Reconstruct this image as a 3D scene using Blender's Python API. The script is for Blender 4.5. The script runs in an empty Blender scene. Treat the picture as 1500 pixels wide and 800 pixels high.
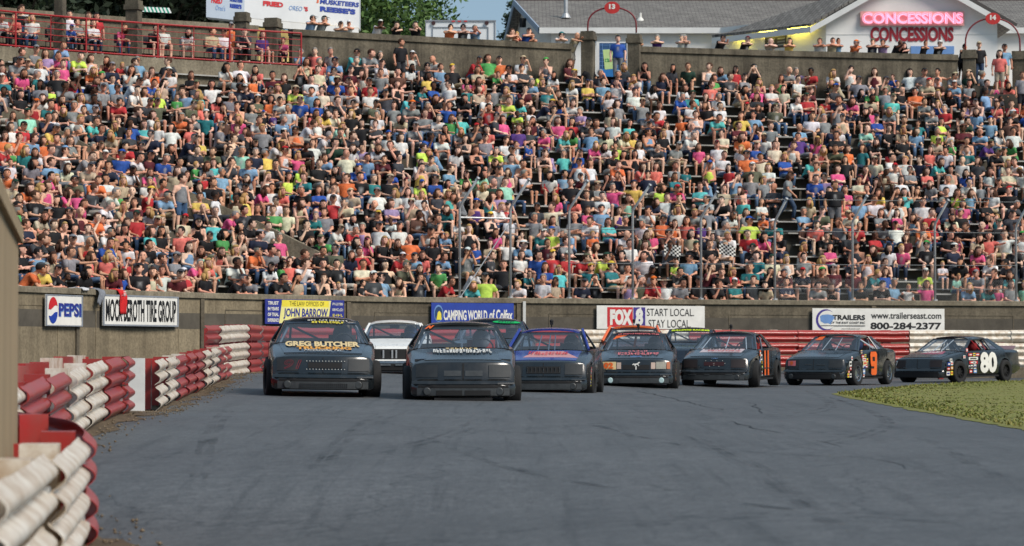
import bpy, bmesh, math, random
import numpy as np
from mathutils import Vector, Matrix
random.seed(7); RNG = np.random.default_rng(7)
S = bpy.context.scene; COL = S.collection
PI = math.pi
# ---------------------------------------------------------------- camera, sky, sun, exposure
FPX = 4200.0; CAMZ = 0.77; TH = math.atan(120 / FPX)
cam_d = bpy.data.cameras.new('camera'); cam = bpy.data.objects.new('camera', cam_d); COL.objects.link(cam)
cam.location = (0, 0, CAMZ); cam.rotation_euler = (PI / 2 + TH, 0, 0)
cam_d.sensor_width = 36; cam_d.lens = FPX * 36 / 1500; cam_d.clip_start = 0.3; cam_d.clip_end = 6000
cam_d.dof.use_dof = True; cam_d.dof.focus_distance = 52; cam_d.dof.aperture_fstop = 4.6
S.camera = cam
SUN_EL, SUN_AZ = math.radians(41), math.radians(127)     # azimuth clockwise from +Y (the view direction)
w = bpy.data.worlds.new('World'); S.world = w; w.use_nodes = True
nt = w.node_tree; bg = nt.nodes['Background']
sky = nt.nodes.new('ShaderNodeTexSky'); sky.sky_type = 'NISHITA'; sky.sun_disc = False
sky.sun_elevation = SUN_EL; sky.sun_rotation = SUN_AZ; sky.air_density = 1.0; sky.dust_density = 0.2; sky.ozone_density = 4.0
veil = nt.nodes.new('ShaderNodeMixRGB'); veil.inputs[0].default_value = 0.80; veil.inputs[2].default_value = (1.95, 2.75, 3.45, 1)   # even evening cloud over the whole sky
nt.links.new(sky.outputs[0], veil.inputs[1]); nt.links.new(veil.outputs[0], bg.inputs[0]); bg.inputs[1].default_value = 0.10
sun_d = bpy.data.lights.new('sun', 'SUN'); sun = bpy.data.objects.new('sun', sun_d); COL.objects.link(sun)
sun_d.energy = 2.7; sun_d.angle = math.radians(24); sun_d.color = (1.0, 0.92, 0.82)
sd = Vector((math.sin(SUN_AZ) * math.cos(SUN_EL), math.cos(SUN_AZ) * math.cos(SUN_EL), math.sin(SUN_EL)))
sun.rotation_euler = (-sd).to_track_quat('-Z', 'Y').to_euler(); sun.location = sd * 200
S.view_settings.view_transform = 'Standard'; S.view_settings.look = 'None'; S.view_settings.gamma = 1
S.view_settings.exposure = 0.5
S.render.engine = 'CYCLES'; S.cycles.use_denoising = True; S.cycles.max_bounces = 6; S.cycles.transparent_max_bounces = 24
S.cycles.caustics_reflective = False; S.cycles.caustics_refractive = False

# ---------------------------------------------------------------- helpers
def unproj(px, py, d):
    """world point at depth Y=d seen at photo pixel px,py (used once, to measure the place)"""
    dx = (px - 750) / FPX; du = (400 - py) / FPX
    fy = math.cos(TH) - du * math.sin(TH); fz = math.sin(TH) + du * math.cos(TH)
    return Vector((dx / fy * d, d, CAMZ + fz / fy * d))
def proj(p):
    y, z = p[1], p[2] - CAMZ
    fw = y * math.cos(TH) + z * math.sin(TH); up = -y * math.sin(TH) + z * math.cos(TH)
    return 750 + FPX * p[0] / fw, 400 - FPX * up / fw
def lin(c):
    return tuple(((v / 255) / 12.92 if v / 255 <= 0.04045 else ((v / 255 + 0.055) / 1.055) ** 2.4) for v in c)
def smooth(a, b, x):
    t = min(1, max(0, (x - a) / (b - a))); return t * t * (3 - 2 * t)
def new_mat(name):
    m = bpy.data.materials.new(name); m.use_nodes = True
    return m, m.node_tree, m.node_tree.nodes['Principled BSDF']
def pm(name, col, rough=0.6, metal=0.0, var=0.0, scale=4.0, stretch=(1, 1, 1), bump=0.0, bscale=30.0, coat=0.0, dark=0.35, emit=0, spec=None, col2=None, sharp=False):
    m, t, b = new_mat(name); N = t.nodes; L = t.links
    b.inputs['Base Color'].default_value = (*col, 1); b.inputs['Roughness'].default_value = rough; b.inputs['Metallic'].default_value = metal
    if coat: b.inputs['Coat Weight'].default_value = coat; b.inputs['Coat Roughness'].default_value = 0.12
    if spec is not None: b.inputs['Specular IOR Level'].default_value = spec
    if emit: b.inputs['Emission Color'].default_value = (*col, 1); b.inputs['Emission Strength'].default_value = emit
    if var or bump:
        tc = N.new('ShaderNodeTexCoord'); mp = N.new('ShaderNodeMapping'); mp.inputs['Scale'].default_value = stretch
        L.new(tc.outputs['Object'], mp.inputs[0])
    if var:
        n = N.new('ShaderNodeTexNoise'); n.inputs['Scale'].default_value = scale; n.inputs['Detail'].default_value = 8; n.inputs['Roughness'].default_value = 0.65
        L.new(mp.outputs[0], n.inputs[0])
        r = N.new('ShaderNodeValToRGB'); r.color_ramp.elements[0].position = 0.46 if sharp else 0.34; r.color_ramp.elements[1].position = 0.56 if sharp else 0.66
        c2 = col2 if col2 else tuple(v * dark for v in col)
        mix = tuple(a * (1 - var) + c * var for a, c in zip(col, c2))
        r.color_ramp.elements[0].color = (*mix, 1); r.color_ramp.elements[1].color = (*col, 1)
        L.new(n.outputs[0], r.inputs[0]); L.new(r.outputs[0], b.inputs['Base Color'])
    if bump:
        n2 = N.new('ShaderNodeTexNoise'); n2.inputs['Scale'].default_value = bscale; n2.inputs['Detail'].default_value = 5
        L.new(tc.outputs['Object'], n2.inputs[0])
        bp = N.new('ShaderNodeBump'); bp.inputs['Strength'].default_value = bump; bp.inputs['Distance'].default_value = 0.02
        L.new(n2.outputs[0], bp.inputs['Height']); L.new(bp.outputs[0], b.inputs['Normal'])
    return m
def mk(name, v, f, mats, parent=None, mi=None, sm=False):
    me = bpy.data.meshes.new(name); me.from_pydata([tuple(p) for p in v], [], [tuple(q) for q in f])
    for m in (mats if isinstance(mats, (list, tuple)) else [mats]): me.materials.append(m)
    if mi is not None: me.polygons.foreach_set('material_index', list(mi))
    if sm: me.polygons.foreach_set('use_smooth', [True] * len(me.polygons))
    me.update(); return link(name, me, parent)
def link(name, me, parent=None):
    o = bpy.data.objects.new(name, me); COL.objects.link(o)
    if parent: o.parent = parent
    return o
def tag(o, label, cat, group=None):
    o['label'] = label; o['category'] = cat
    if group: o['group'] = group
    return o
def thing(name, label, cat, loc=(0, 0, 0), rz=0, group=None):
    o = bpy.data.objects.new(name, None); COL.objects.link(o); o.location = loc; o.rotation_euler = (0, 0, rz); o.empty_display_size = 0.2
    return tag(o, label, cat, group)
def structure(o): o['kind'] = 'structure'; return o
def stuff(o): o['kind'] = 'stuff'; return o
def out_normals(o):
    if len(o.data.polygons) < 6000:
        b = bmesh.new(); b.from_mesh(o.data); bmesh.ops.recalc_face_normals(b, faces=b.faces); b.to_mesh(o.data); b.free()
    return o
class MB:
    """collects verts and faces of one mesh"""
    def __init__(s): s.v = []; s.f = []; s.m = []
    def add(s, v, f, m=0):
        n = len(s.v); s.v += [tuple(p) for p in v]; s.f += [tuple(i + n for i in q) for q in f]; s.m += [m] * len(f); return s
    def box(s, c, d, rz=0, m=0, rot=None):
        x, y, z = d[0] / 2, d[1] / 2, d[2] / 2
        R = rot if rot is not None else Matrix.Rotation(rz, 3, 'Z')
        vs = [R @ Vector(p) + Vector(c) for p in ((-x, -y, -z), (x, -y, -z), (x, y, -z), (-x, y, -z), (-x, -y, z), (x, -y, z), (x, y, z), (-x, y, z))]
        return s.add(vs, [(0, 3, 2, 1), (4, 5, 6, 7), (0, 1, 5, 4), (1, 2, 6, 5), (2, 3, 7, 6), (3, 0, 4, 7)], m)
    def tube(s, pts, r, n=8, m=0, caps=True, squash=None):
        pts = [Vector(p) for p in pts]; rs = r if isinstance(r, (list, tuple)) else [r] * len(pts)
        rings = []; prev = None
        for i, p in enumerate(pts):
            t = (pts[min(i + 1, len(pts) - 1)] - pts[max(i - 1, 0)]).normalized()
            if prev is None:
                a = t.cross(Vector((0, 0, 1)));
                if a.length < 1e-3: a = t.cross(Vector((1, 0, 0)))
                a.normalize()
            else: a = (prev - t * prev.dot(t)).normalized()
            prev = a; b = t.cross(a)
            rings.append([p + (a * math.cos(k * 2 * PI / n) + b * math.sin(k * 2 * PI / n)) * rs[i] for k in range(n)])
        v = [q for g in rings for q in g]; f = []
        for i in range(len(rings) - 1):
            for k in range(n):
                k2 = (k + 1) % n; f.append((i * n + k, i * n + k2, (i + 1) * n + k2, (i + 1) * n + k))
        if caps: f += [tuple(range(n - 1, -1, -1)), tuple((len(rings) - 1) * n + k for k in range(n))]
        return s.add(v, f, m)
    def prism(s, poly, depth, M=None, m=0):
        """polygon in local xz, extruded from y=0 to y=depth; M maps to place"""
        n = len(poly); vs = [Vector((x, 0, z)) for x, z in poly] + [Vector((x, depth, z)) for x, z in poly]
        if M is not None: vs = [M @ q for q in vs]
        f = [tuple(range(n)), tuple(range(2 * n - 1, n - 1, -1))] + [((i + 1) % n, i, n + i, n + (i + 1) % n) for i in range(n)]
        return s.add(vs, f, m)
    def lathe(s, prof, n=16, M=None, m=0):
        """profile (r, z) round z"""
        vs = []
        for r, z in prof:
            for k in range(n): vs.append(Vector((r * math.cos(2 * PI * k / n), r * math.sin(2 * PI * k / n), z)))
        if M is not None: vs = [M @ q for q in vs]
        f = [(i * n + k, i * n + (k + 1) % n, (i + 1) * n + (k + 1) % n, (i + 1) * n + k) for i in range(len(prof) - 1) for k in range(n)]
        f += [tuple(range(n - 1, -1, -1)), tuple((len(prof) - 1) * n + k for k in range(n))]
        return s.add(vs, f, m)
    def ball(s, c, r, nu=12, nv=8, m=0):
        c = Vector(c); r = r if isinstance(r, (tuple, list)) else (r, r, r); vs = [c + Vector((0, 0, r[2]))]
        for j in range(1, nv):
            for i in range(nu):
                a, b = PI * j / nv, 2 * PI * i / nu
                vs.append(c + Vector((r[0] * math.sin(a) * math.cos(b), r[1] * math.sin(a) * math.sin(b), r[2] * math.cos(a))))
        vs.append(c - Vector((0, 0, r[2]))); f = []
        for i in range(nu): f.append((0, 1 + i, 1 + (i + 1) % nu)); f.append((len(vs) - 1, 1 + (nv - 2) * nu + (i + 1) % nu, 1 + (nv - 2) * nu + i))
        for j in range(nv - 2):
            for i in range(nu):
                a = 1 + j * nu; f.append((a + i, a + nu + i, a + nu + (i + 1) % nu, a + (i + 1) % nu))
        return s.add(vs, f, m)
    def build(s, name, mats, parent=None, sm=False):
        return out_normals(mk(name, s.v, s.f, mats, parent, s.m, sm))
_txt = {}
def text_mesh(body, bold=0.0, shear=0.0, spacing=1.0, outline=0.0):
    """(verts Nx2 normalised to 0..1 box, faces, aspect)"""
    key = (body, bold, shear, spacing, outline)
    if key in _txt: return _txt[key]
    if body[0] == '~':                         # print too small to read: strokes without letters
        R = random.Random(len(_txt)); m = MB(); n = int(body[1:])
        for k in range(n):
            x0, x1 = (k + .12) / n, (k + .84) / n; t = .26 / n; j = R.random() * .12
            for s in R.sample(range(5), R.choice((2, 3, 3))):
                a, b, c, d = ((x0, x0 + t, j, 1 - j), (x1 - t, x1, j, 1 - j), (x0, x1, .8 - j, 1 - j), (x0, x1, .4, .58), (x0, x1, j, .2 + j))[s]; m.add([(a, c, 0), (b, c, 0), (b, d, 0), (a, d, 0)], [(0, 1, 2, 3)])
        _txt[key] = (np.array(m.v), m.f, 1.0); return _txt[key]
    cu = bpy.data.curves.new('text', 'FONT'); cu.body = body; cu.size = 1; cu.offset = bold; cu.shear = shear; cu.space_character = spacing; cu.resolution_u = 3
    if outline: cu.fill_mode = 'NONE'; cu.bevel_depth = outline; cu.bevel_resolution = 1
    o = bpy.data.objects.new('text', cu); COL.objects.link(o); dg = bpy.context.evaluated_depsgraph_get()
    me = o.evaluated_get(dg).to_mesh(); v = np.array([tuple(q.co) for q in me.vertices]); f = [tuple(p.vertices) for p in me.polygons]
    o.evaluated_get(dg).to_mesh_clear(); bpy.data.objects.remove(o); bpy.data.curves.remove(cu)
    lo, hi = v[:, :2].min(0), v[:, :2].max(0)
    v[:, :2] = (v[:, :2] - lo) / (hi - lo)
    _txt[key] = (v, f, (hi - lo)[0] / (hi - lo)[1]); return _txt[key]
def text_on(name, body, mat, parent, place, bold=0.0, shear=0.0, spacing=1.0, thick=None, outline=0.0):
    """place(u, v, z) -> point, u and v from 0 to 1; a flat print, or a raised letter when thick gives (lo, hi)"""
    v, f, _ = text_mesh(body, bold, shear, spacing, outline)
    return mk(name, [place(p[0], p[1], p[2]) for p in v], f, mat, parent)
def ngon(n, r=1.0, ry=None, a0=0):
    return [(r * math.cos(a0 + 2 * PI * k / n), (ry or r) * math.sin(a0 + 2 * PI * k / n)) for k in range(n)]

# ---------------------------------------------------------------- materials of the setting
CONC = lin((150, 142, 122)); 
def conc(name, col, dirt, streak=.7, seed=0.0):
    """cast concrete: clouds of tone, rain streaks of uneven length, fine speckle"""
    m, t, b = new_mat(name); N, L = t.nodes, t.links; geo = N.new('ShaderNodeNewGeometry')
    def noise(scale, st, det=6, rg=.6):
        mp = N.new('ShaderNodeMapping'); mp.inputs['Scale'].default_value = st; mp.inputs['Location'].default_value = (seed, seed * 2, seed); L.new(geo.outputs['Position'], mp.inputs[0]); n = N.new('ShaderNodeTexNoise'); n.inputs['Scale'].default_value = scale; n.inputs['Detail'].default_value = det; n.inputs['Roughness'].default_value = rg; L.new(mp.outputs[0], n.inputs[0]); return n
    def ramp(n, p0, c0, p1, c1): r = N.new('ShaderNodeValToRGB'); r.color_ramp.elements[0].position = p0; r.color_ramp.elements[0].color = (*c0, 1); r.color_ramp.elements[1].position = p1; r.color_ramp.elements[1].color = (*c1, 1); L.new(n.outputs[0], r.inputs[0]); return r
    def mul(a, c, f): x = N.new('ShaderNodeMixRGB'); x.blend_type = 'MULTIPLY'; x.inputs[0].default_value = f; L.new(a.outputs[0], x.inputs[1]); L.new(c.outputs[0], x.inputs[2]); return x
    c = ramp(noise(.7, (1, 1, 1.4), 8, .7), .33, lin(dirt), .68, lin(col)); s1 = noise(1.0, (2.1, 2.1, .16), 9, .72); c = mul(c, ramp(s1, .36, (.48, .47, .46), .58, (1.05,) * 3), streak)
    c = mul(c, ramp(noise(.9, (5.5, 5.5, .5), 6, .7), .35, (.7,) * 3, .6, (1.06,) * 3), streak * .6); n3 = noise(14, (1, 1, 1), 4); c = mul(c, ramp(n3, .36, (.68,) * 3, .6, (1.1,) * 3), .75)
    L.new(c.outputs[0], b.inputs['Base Color']); b.inputs['Roughness'].default_value = .93; bp = N.new('ShaderNodeBump'); bp.inputs['Strength'].default_value = .35; bp.inputs['Distance'].default_value = .02; L.new(n3.outputs[0], bp.inputs['Height']); L.new(bp.outputs[0], b.inputs['Normal']); return m
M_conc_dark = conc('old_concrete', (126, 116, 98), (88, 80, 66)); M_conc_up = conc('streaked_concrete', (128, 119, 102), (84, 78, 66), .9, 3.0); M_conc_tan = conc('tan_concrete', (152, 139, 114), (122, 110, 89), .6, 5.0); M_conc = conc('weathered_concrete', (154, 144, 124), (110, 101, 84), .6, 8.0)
M_step = pm('stand_concrete', lin((92, 86, 76)), 0.95, var=0.6, scale=2.2, bump=0.2, dark=0.4)
M_bench = pm('bench_board', lin((188, 186, 180)), 0.5, var=0.4, scale=3, metal=0.3)
M_red = pm('red_rail_paint', lin((168, 42, 40)), 0.38, var=0.6, scale=5.5, bump=0.06, bscale=9, col2=lin((138, 70, 62)), coat=0.25)
M_white = pm('white_rail_paint', lin((236, 231, 220)), 0.4, var=0.8, scale=6.0, bump=0.06, bscale=9, col2=lin((166, 138, 104)), coat=0.2)
M_galv = pm('galvanised_steel', lin((196, 198, 200)), 0.45, metal=0.45, var=0.4, scale=6)
M_wire = pm('fence_wire', lin((140, 142, 142)), 0.5, metal=0.4)
M_redpaint = pm('red_railing_paint', lin((170, 28, 34)), 0.4, var=0.4, scale=5)
M_dirt = pm('dirt', lin((96, 80, 60)), 0.98, var=0.7, scale=3.5, bump=0.6, bscale=25, dark=0.35)
M_stone = pm('gravel_stone', lin((128, 112, 90)), 0.9, var=0.8, scale=1.7)
M_black = pm('black_rubber', (0.008, 0.008, 0.009), 0.75, var=0.3, scale=12)
M_dark = pm('dark_void', (0.006, 0.006, 0.007), 0.8)

def asphalt():
    m, t, b = new_mat('asphalt'); N, L = t.nodes, t.links
    geo = N.new('ShaderNodeNewGeometry')
    def noise(scale, st=(1, 1, 1), det=6, rough=0.6):
        mp = N.new('ShaderNodeMapping'); mp.inputs['Scale'].default_value = st; L.new(geo.outputs['Position'], mp.inputs[0])
        n = N.new('ShaderNodeTexNoise'); n.inputs['Scale'].default_value = scale; n.inputs['Detail'].default_value = det; n.inputs['Roughness'].default_value = rough
        L.new(mp.outputs[0], n.inputs[0]); return n
    n1 = noise(0.35); n2 = noise(90, det=3); n3 = noise(0.9, (2.6, 0.10, 1), 6); n4 = noise(6); n6 = noise(1.0, (7.5, 0.22, 1), 4)
    def ramp(n, p0, c0, p1, c1):
        r = N.new('ShaderNodeValToRGB'); r.color_ramp.elements[0].position = p0; r.color_ramp.elements[0].color = (*c0, 1)
        r.color_ramp.elements[1].position = p1; r.color_ramp.elements[1].color = (*c1, 1); L.new(n.outputs[0], r.inputs[0]); return r
    base = ramp(n1, 0.3, (0.079, 0.082, 0.085), 0.7, (0.108, 0.112, 0.116))
    def mul(a, bn, fac):
        x = N.new('ShaderNodeMixRGB'); x.blend_type = 'MULTIPLY'; x.inputs[0].default_value = fac
        L.new(a.outputs[0], x.inputs[1]); L.new(bn.outputs[0], x.inputs[2]); return x
    c = mul(base, ramp(n2, 0.32, (0.45,) * 3, 0.68, (1.5,) * 3), 0.8)
    c = mul(c, ramp(n3, 0.36, (0.7, 0.71, 0.72), 0.56, (1.05,) * 3), 0.4)      # rubber laid along the racing line
    c = mul(c, ramp(n4, 0.3, (0.72,) * 3, 0.7, (1.2,) * 3), 0.9); c = mul(c, ramp(noise(28, (1, .6, 1), 3), 0.34, (0.7,) * 3, 0.66, (1.25,) * 3), 0.8)
    c = mul(c, ramp(n6, 0.34, (0.62,) * 3, 0.44, (1.03,) * 3), 0.6)
    # long fine cracks
    mpv = N.new('ShaderNodeMapping'); mpv.inputs['Scale'].default_value = (0.28, 0.10, 1)
    L.new(geo.outputs['Position'], mpv.inputs[0])
    wob = noise(0.8, det=4); add = N.new('ShaderNodeMixRGB'); add.blend_type = 'ADD'; add.inputs[0].default_value = 0.35
    L.new(mpv.outputs[0], add.inputs[1]); L.new(wob.outputs[1], add.inputs[2])
    vo = N.new('ShaderNodeTexVoronoi'); vo.feature = 'DISTANCE_TO_EDGE'; vo.inputs['Scale'].default_value = 1.0; L.new(add.outputs[0], vo.inputs[0])
    cr = ramp(vo, 0.0, (0.35,) * 3, 0.006, (1,) * 3); c = mul(c, cr, 0.75)
    L.new(c.outputs[0], b.inputs['Base Color']); b.inputs['Roughness'].default_value = 0.62; b.inputs['Specular IOR Level'].default_value = 0.5
    bp = N.new('ShaderNodeBump'); bp.inputs['Strength'].default_value = 0.45; bp.inputs['Distance'].default_value = 0.01
    L.new(n2.outputs[0], bp.inputs['Height']); L.new(bp.outputs[0], b.inputs['Normal'])
    return m
M_asph = asphalt()

# ---------------------------------------------------------------- plan of the place
def resample(pts, step):
    P = [np.array(p, float) for p in pts]; out = []
    for i in range(len(P) - 1):
        p0 = P[max(i - 1, 0)]; p1 = P[i]; p2 = P[i + 1]; p3 = P[min(i + 2, len(P) - 1)]
        n = max(2, int(np.linalg.norm((p2 - p1)[:2]) / step))
        for k in range(n):
            t = k / n
            out.append(0.5 * ((2 * p1) + (-p0 + p2) * t + (2 * p0 - 5 * p1 + 4 * p2 - p3) * t * t + (-p0 + 3 * p1 - 3 * p2 + p3) * t ** 3))
    out.append(P[-1]); return np.array(out)
# front wall line F and the top of the stand B, paired radially
F_PTS = [(-17.5, 62), (-15.0, 68.5), (-12.9, 75), (-10.4, 81), (-7.1, 86), (-2.4, 90), (5.5, 93.3), (12, 95.2), (18, 96.9), (26, 98.8), (36, 100.6)]
B_PTS = [(-33.5, 68), (-29.8, 76.5), (-26.6, 84.6), (-22.6, 92.4), (-17.9, 98.3), (-11.2, 103.4), (0.2, 109.3), (8.1, 112), (14.5, 113.5), (22.5, 115.3), (32, 117)]
NR = 20                                            # rows 0..20
FB = resample([(f[0], f[1], b[0], b[1]) for f, b in zip(F_PTS, B_PTS)], 0.5)
ROW_Z0, ROW_RISE = 1.98, 0.44
WALL_TOP = 2.58
def row_pt(i, k):
    t = tk(k + 0.75); a = FB[i]; return a[:2] * (1 - t) + a[2:] * t
def tk(k): return 0.032 + 0.968 * k / (NR + 1.0)
def row_z(k): return ROW_Z0 + ROW_RISE * k
def row_curve(t): return FB[:, :2] * (1 - t) + FB[:, 2:] * t
RAILS = {  # X, Y, base z
    1: [(-1.72, 7.2, -.37), (-1.98, 10.5, -.37), (-2.22, 13.2, -.36), (-2.53, 16.4, -.34), (-2.72, 17.7, -.32), (-2.98, 18.6, -.28), (-3.5, 19.3, -.24), (-4.1, 19.4, -.22)],
    2: [(-3.72, 20.4, -.16), (-3.94, 24, -.06), (-4.24, 28.5, .04), (-4.36, 31, .09), (-4.42, 32.6, .10), (-4.62, 33.6, .10)],
    3: [(-4.56, 36, .05), (-4.82, 40, .09), (-5.13, 46, .16), (-5.39, 51, .23), (-5.63, 56.5, .29)],
    4: [(-6.30, 58, .17), (-6.24, 60.5, .2), (-6.08, 65, .27), (-6.0, 72, .30), (-4.6, 77, .31), (-1.5, 82.5, .33), (2.5, 86.3, .35), (6.5, 88.5, .36), (12, 90.2, .36), (19, 91.6, .36), (28, 93, .36), (36, 94, .36)]}
INNER = [(4.2, 0), (4.7, 12), (5.0, 20), (5.2, 29), (5.75, 45), (6.2, 55), (6.45, 57.2), (6.9, 59), (8.3, 64.7), (10.3, 72), (12.6, 78.5), (15.7, 85), (20, 90), (27, 92.3), (40, 93)]
railY = np.array([0, 17.5, 20.6, 28.5, 31.8, 36, 46, 56, 60, 65, 73, 90, 140]); railZ = np.array([-.38, -.36, -.16, .03, .08, .05, .15, .27, .22, .27, .3, .36, .36])
railX = np.array([-1.5, -2.6, -3.7, -4.24, -4.4, -4.56, -5.13, -5.63, -6.2, -6.1, -6.0, -6, -6])
inY = np.array([p[1] for p in INNER]); inX = np.array([p[0] for p in INNER])
def ground_z(X, Y):
    xi = np.interp(Y, inY, inX); xr = np.interp(Y, railY, railX); zr = np.interp(Y, railY, railZ)
    t = np.clip((xi - X) / (xi - xr), 0, 1.0); za = zr * t ** 1.6
    D = np.clip((6.3 - X) * 0.952 + (Y - 57) * 0.306 - 4.2, 0, None); zb = np.minimum(0.36, D * 0.052)
    s = np.clip((Y - 52) / 10, 0, 1); s = s * s * (3 - 2 * s)
    return za * (1 - s) + zb * s
def gz(x, y): return float(ground_z(np.array([x]), np.array([y]))[0])

# ---------------------------------------------------------------- ground, infield, shoulder
xs = np.concatenate([[-400, -120, -60, -40], np.arange(-30, 45.1, 0.6), [60, 120, 400]]); ys = np.concatenate([[-300, -60, -15], np.arange(-2, 104, 0.6), [130, 200, 900]])
gx, gy = np.meshgrid(xs, ys); g = ground_z(gx, gy); nx = len(xs)
vs = np.stack([gx.ravel(), gy.ravel(), g.ravel()], 1)
fs = [(j * nx + i, j * nx + i + 1, (j + 1) * nx + i + 1, (j + 1) * nx + i) for j in range(len(ys) - 1) for i in range(nx - 1)]
structure(mk('race_track', vs, fs, M_asph, sm=True))
M_turf = pm('infield_soil', lin((112, 117, 49)), 0.98, var=0.75, scale=1.1, bump=0.1, bscale=40, col2=lin((124, 114, 62)))
ip = resample(INNER, 0.4); v = []; f = []
for i, p in enumerate(ip):
    row = []
    for j in range(24):
        x = p[0] + (j / 23.0) ** 2 * 45 + (RNG.normal() * 0.035 if j == 0 else 0); y = p[1] - 0.0
        row.append((x, y, gz(x, y) + (0.006 if j == 0 else 0.012 + 0.02 * min(1, j / 8) + 0.02 * min(1, j / 6) * math.sin(x * 1.3 + y * 0.7) ** 2)))
    v += row
for i in range(len(ip) - 1):
    for j in range(23): f.append((i * 24 + j, i * 24 + j + 1, (i + 1) * 24 + j + 1, (i + 1) * 24 + j))
structure(mk('infield_ground', v, f, M_turf, sm=True))
def grass():
    n = 46000
    t = RNG.random(n); Y = 22 + 66 * t ** 1.25; xi = np.interp(Y, inY, inX)
    X = xi + np.abs(RNG.normal(0, 0.12, n)) * (RNG.random(n) < 0.12) + 0.05 + RNG.random(n) ** 1.35 * 12
    keep = (X / Y) < 0.19; X, Y = X[keep], Y[keep]; n = len(X)
    clump = np.sin(X * 2.1 + 1.7 * np.sin(Y * .9)) * np.sin(Y * 1.3 + X * .6)
    keep = RNG.random(n) < 0.72 + 0.28 * clump; X, Y, clump = X[keep], Y[keep], clump[keep]; n = len(X)
    xi = np.interp(Y, inY, inX); edge = np.exp(-((X - xi) / 0.7) ** 2)
    Z = ground_z(X, Y) + 0.03
    h = (0.007 + 0.012 * RNG.random(n) + 0.03 * edge * RNG.random(n) ** 3) * (1 + Y / 260); wd = 0.010 + Y * 0.00018; a = RNG.random(n) * 2 * PI; ln = RNG.normal(0, 0.05, (n, 2)) * (1 - .6 * edge[:, None])
    dx, dy = np.cos(a) * wd, np.sin(a) * wd
    V = np.empty((n, 3, 3)); V[:, 0] = np.stack([X - dx, Y - dy, Z - .008], 1); V[:, 1] = np.stack([X + dx, Y + dy, Z - .008], 1)
    V[:, 2] = np.stack([X + ln[:, 0], Y + ln[:, 1], Z + h], 1)
    me = bpy.data.meshes.new('grass'); me.vertices.add(3 * n); me.vertices.foreach_set('co', V.ravel()); me.loops.add(3 * n); me.loops.foreach_set('vertex_index', np.arange(3 * n))
    me.polygons.add(n); me.polygons.foreach_set('loop_start', np.arange(n) * 3); me.polygons.foreach_set('loop_total', np.full(n, 3))
    g1, g2, g3 = np.array(lin((116, 121, 50))), np.array(lin((126, 120, 60))), np.array(lin((108, 115, 47)))
    r = RNG.random((n, 1)); lf = np.sin(X * .9 + 2.2 * np.sin(Y * .31)) * np.sin(Y * .5 + X * .35) + .5 * np.sin(X * 2.7 + Y * 1.1); dry = (RNG.random((n, 1)) < np.clip(.22 + .3 * lf[:, None], .04, .65) + .25 * edge[:, None]); c = np.where(dry, g2, np.where(r < .5, g1, g3)) * (0.9 + 0.2 * RNG.random((n, 1)))
    ca = me.color_attributes.new('Col', 'FLOAT_COLOR', 'POINT'); ca.data.foreach_set('color', np.repeat(np.concatenate([c, np.ones((n, 1))], 1), 3, 0).ravel())
    m, t2, b = new_mat('grass_blade'); at = t2.nodes.new('ShaderNodeVertexColor'); at.layer_name = 'Col'; t2.links.new(at.outputs[0], b.inputs['Base Color']); b.inputs['Roughness'].default_value = 0.7
    me.materials.append(m); me.validate(); me.update(); stuff(link('grass', me))
grass()
# cracks and rubber marks on the asphalt
def ground_px(px, py):
    lo, hi = 5.0, 100.0
    for _ in range(50):
        mid = (lo + hi) / 2; p = unproj(px, py, mid); lo, hi = (lo, mid) if p.z < gz(p.x, mid) else (mid, hi)
    p = unproj(px, py, lo); return Vector((p.x, lo, gz(p.x, lo)))
M_crack = pm('tar_filled_crack', (.026, .027, .029), .7)
def ground_strip(name, pts, wd, mat, wob=0.0, lift=.004):
    P_ = resample([tuple(ground_px(*p)) for p in pts], .5); v = []
    for i, p in enumerate(P_):
        t = P_[min(i + 1, len(P_) - 1)] - P_[max(i - 1, 0)]; t = t[:2] / (np.linalg.norm(t[:2]) + 1e-9); n_ = np.array([-t[1], t[0]]); o = n_ * RNG.normal() * wob; w_ = wd * (.6 + .8 * RNG.random()) * min(1, .25 + min(i, len(P_) - 1 - i) * .3)
        for s in (-1, 1): q = p[:2] + o + n_ * s * w_ / 2; v.append((q[0], q[1], gz(q[0], q[1]) + lift))
    structure(mk(name, v, [(2 * i, 2 * i + 1, 2 * i + 3, 2 * i + 2) for i in range(len(P_) - 1)], mat))
for pts in (((936, 573), (962, 579), (990, 585), (1036, 596), (1062, 601)), ((1066, 616), (1110, 628), (1150, 635)), ((1100, 590), (1112, 600), (1110, 606)), ((1190, 645), (1230, 655)), ((1280, 672), (1330, 687))): ground_strip('crack', pts, .022, M_crack, .03)
def mark_mat():
    m = bpy.data.materials.new('tyre_mark'); m.use_nodes = True; t = m.node_tree; N, L = t.nodes, t.links; b = N['Principled BSDF']; b.inputs['Base Color'].default_value = (.02, .02, .022, 1); b.inputs['Roughness'].default_value = .6
    g = N.new('ShaderNodeNewGeometry'); mp = N.new('ShaderNodeMapping'); mp.inputs['Scale'].default_value = (3, .5, 1); L.new(g.outputs['Position'], mp.inputs[0]); n = N.new('ShaderNodeTexNoise'); n.inputs['Scale'].default_value = 1.5; n.inputs['Detail'].default_value = 6; L.new(mp.outputs[0], n.inputs[0]); r = N.new('ShaderNodeMapRange'); r.inputs['From Min'].default_value = .42; r.inputs['From Max'].default_value = .75; r.inputs['To Max'].default_value = .30; L.new(n.outputs[0], r.inputs[0]); L.new(r.outputs[0], b.inputs['Alpha']); return m
M_mark = mark_mat()
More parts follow.
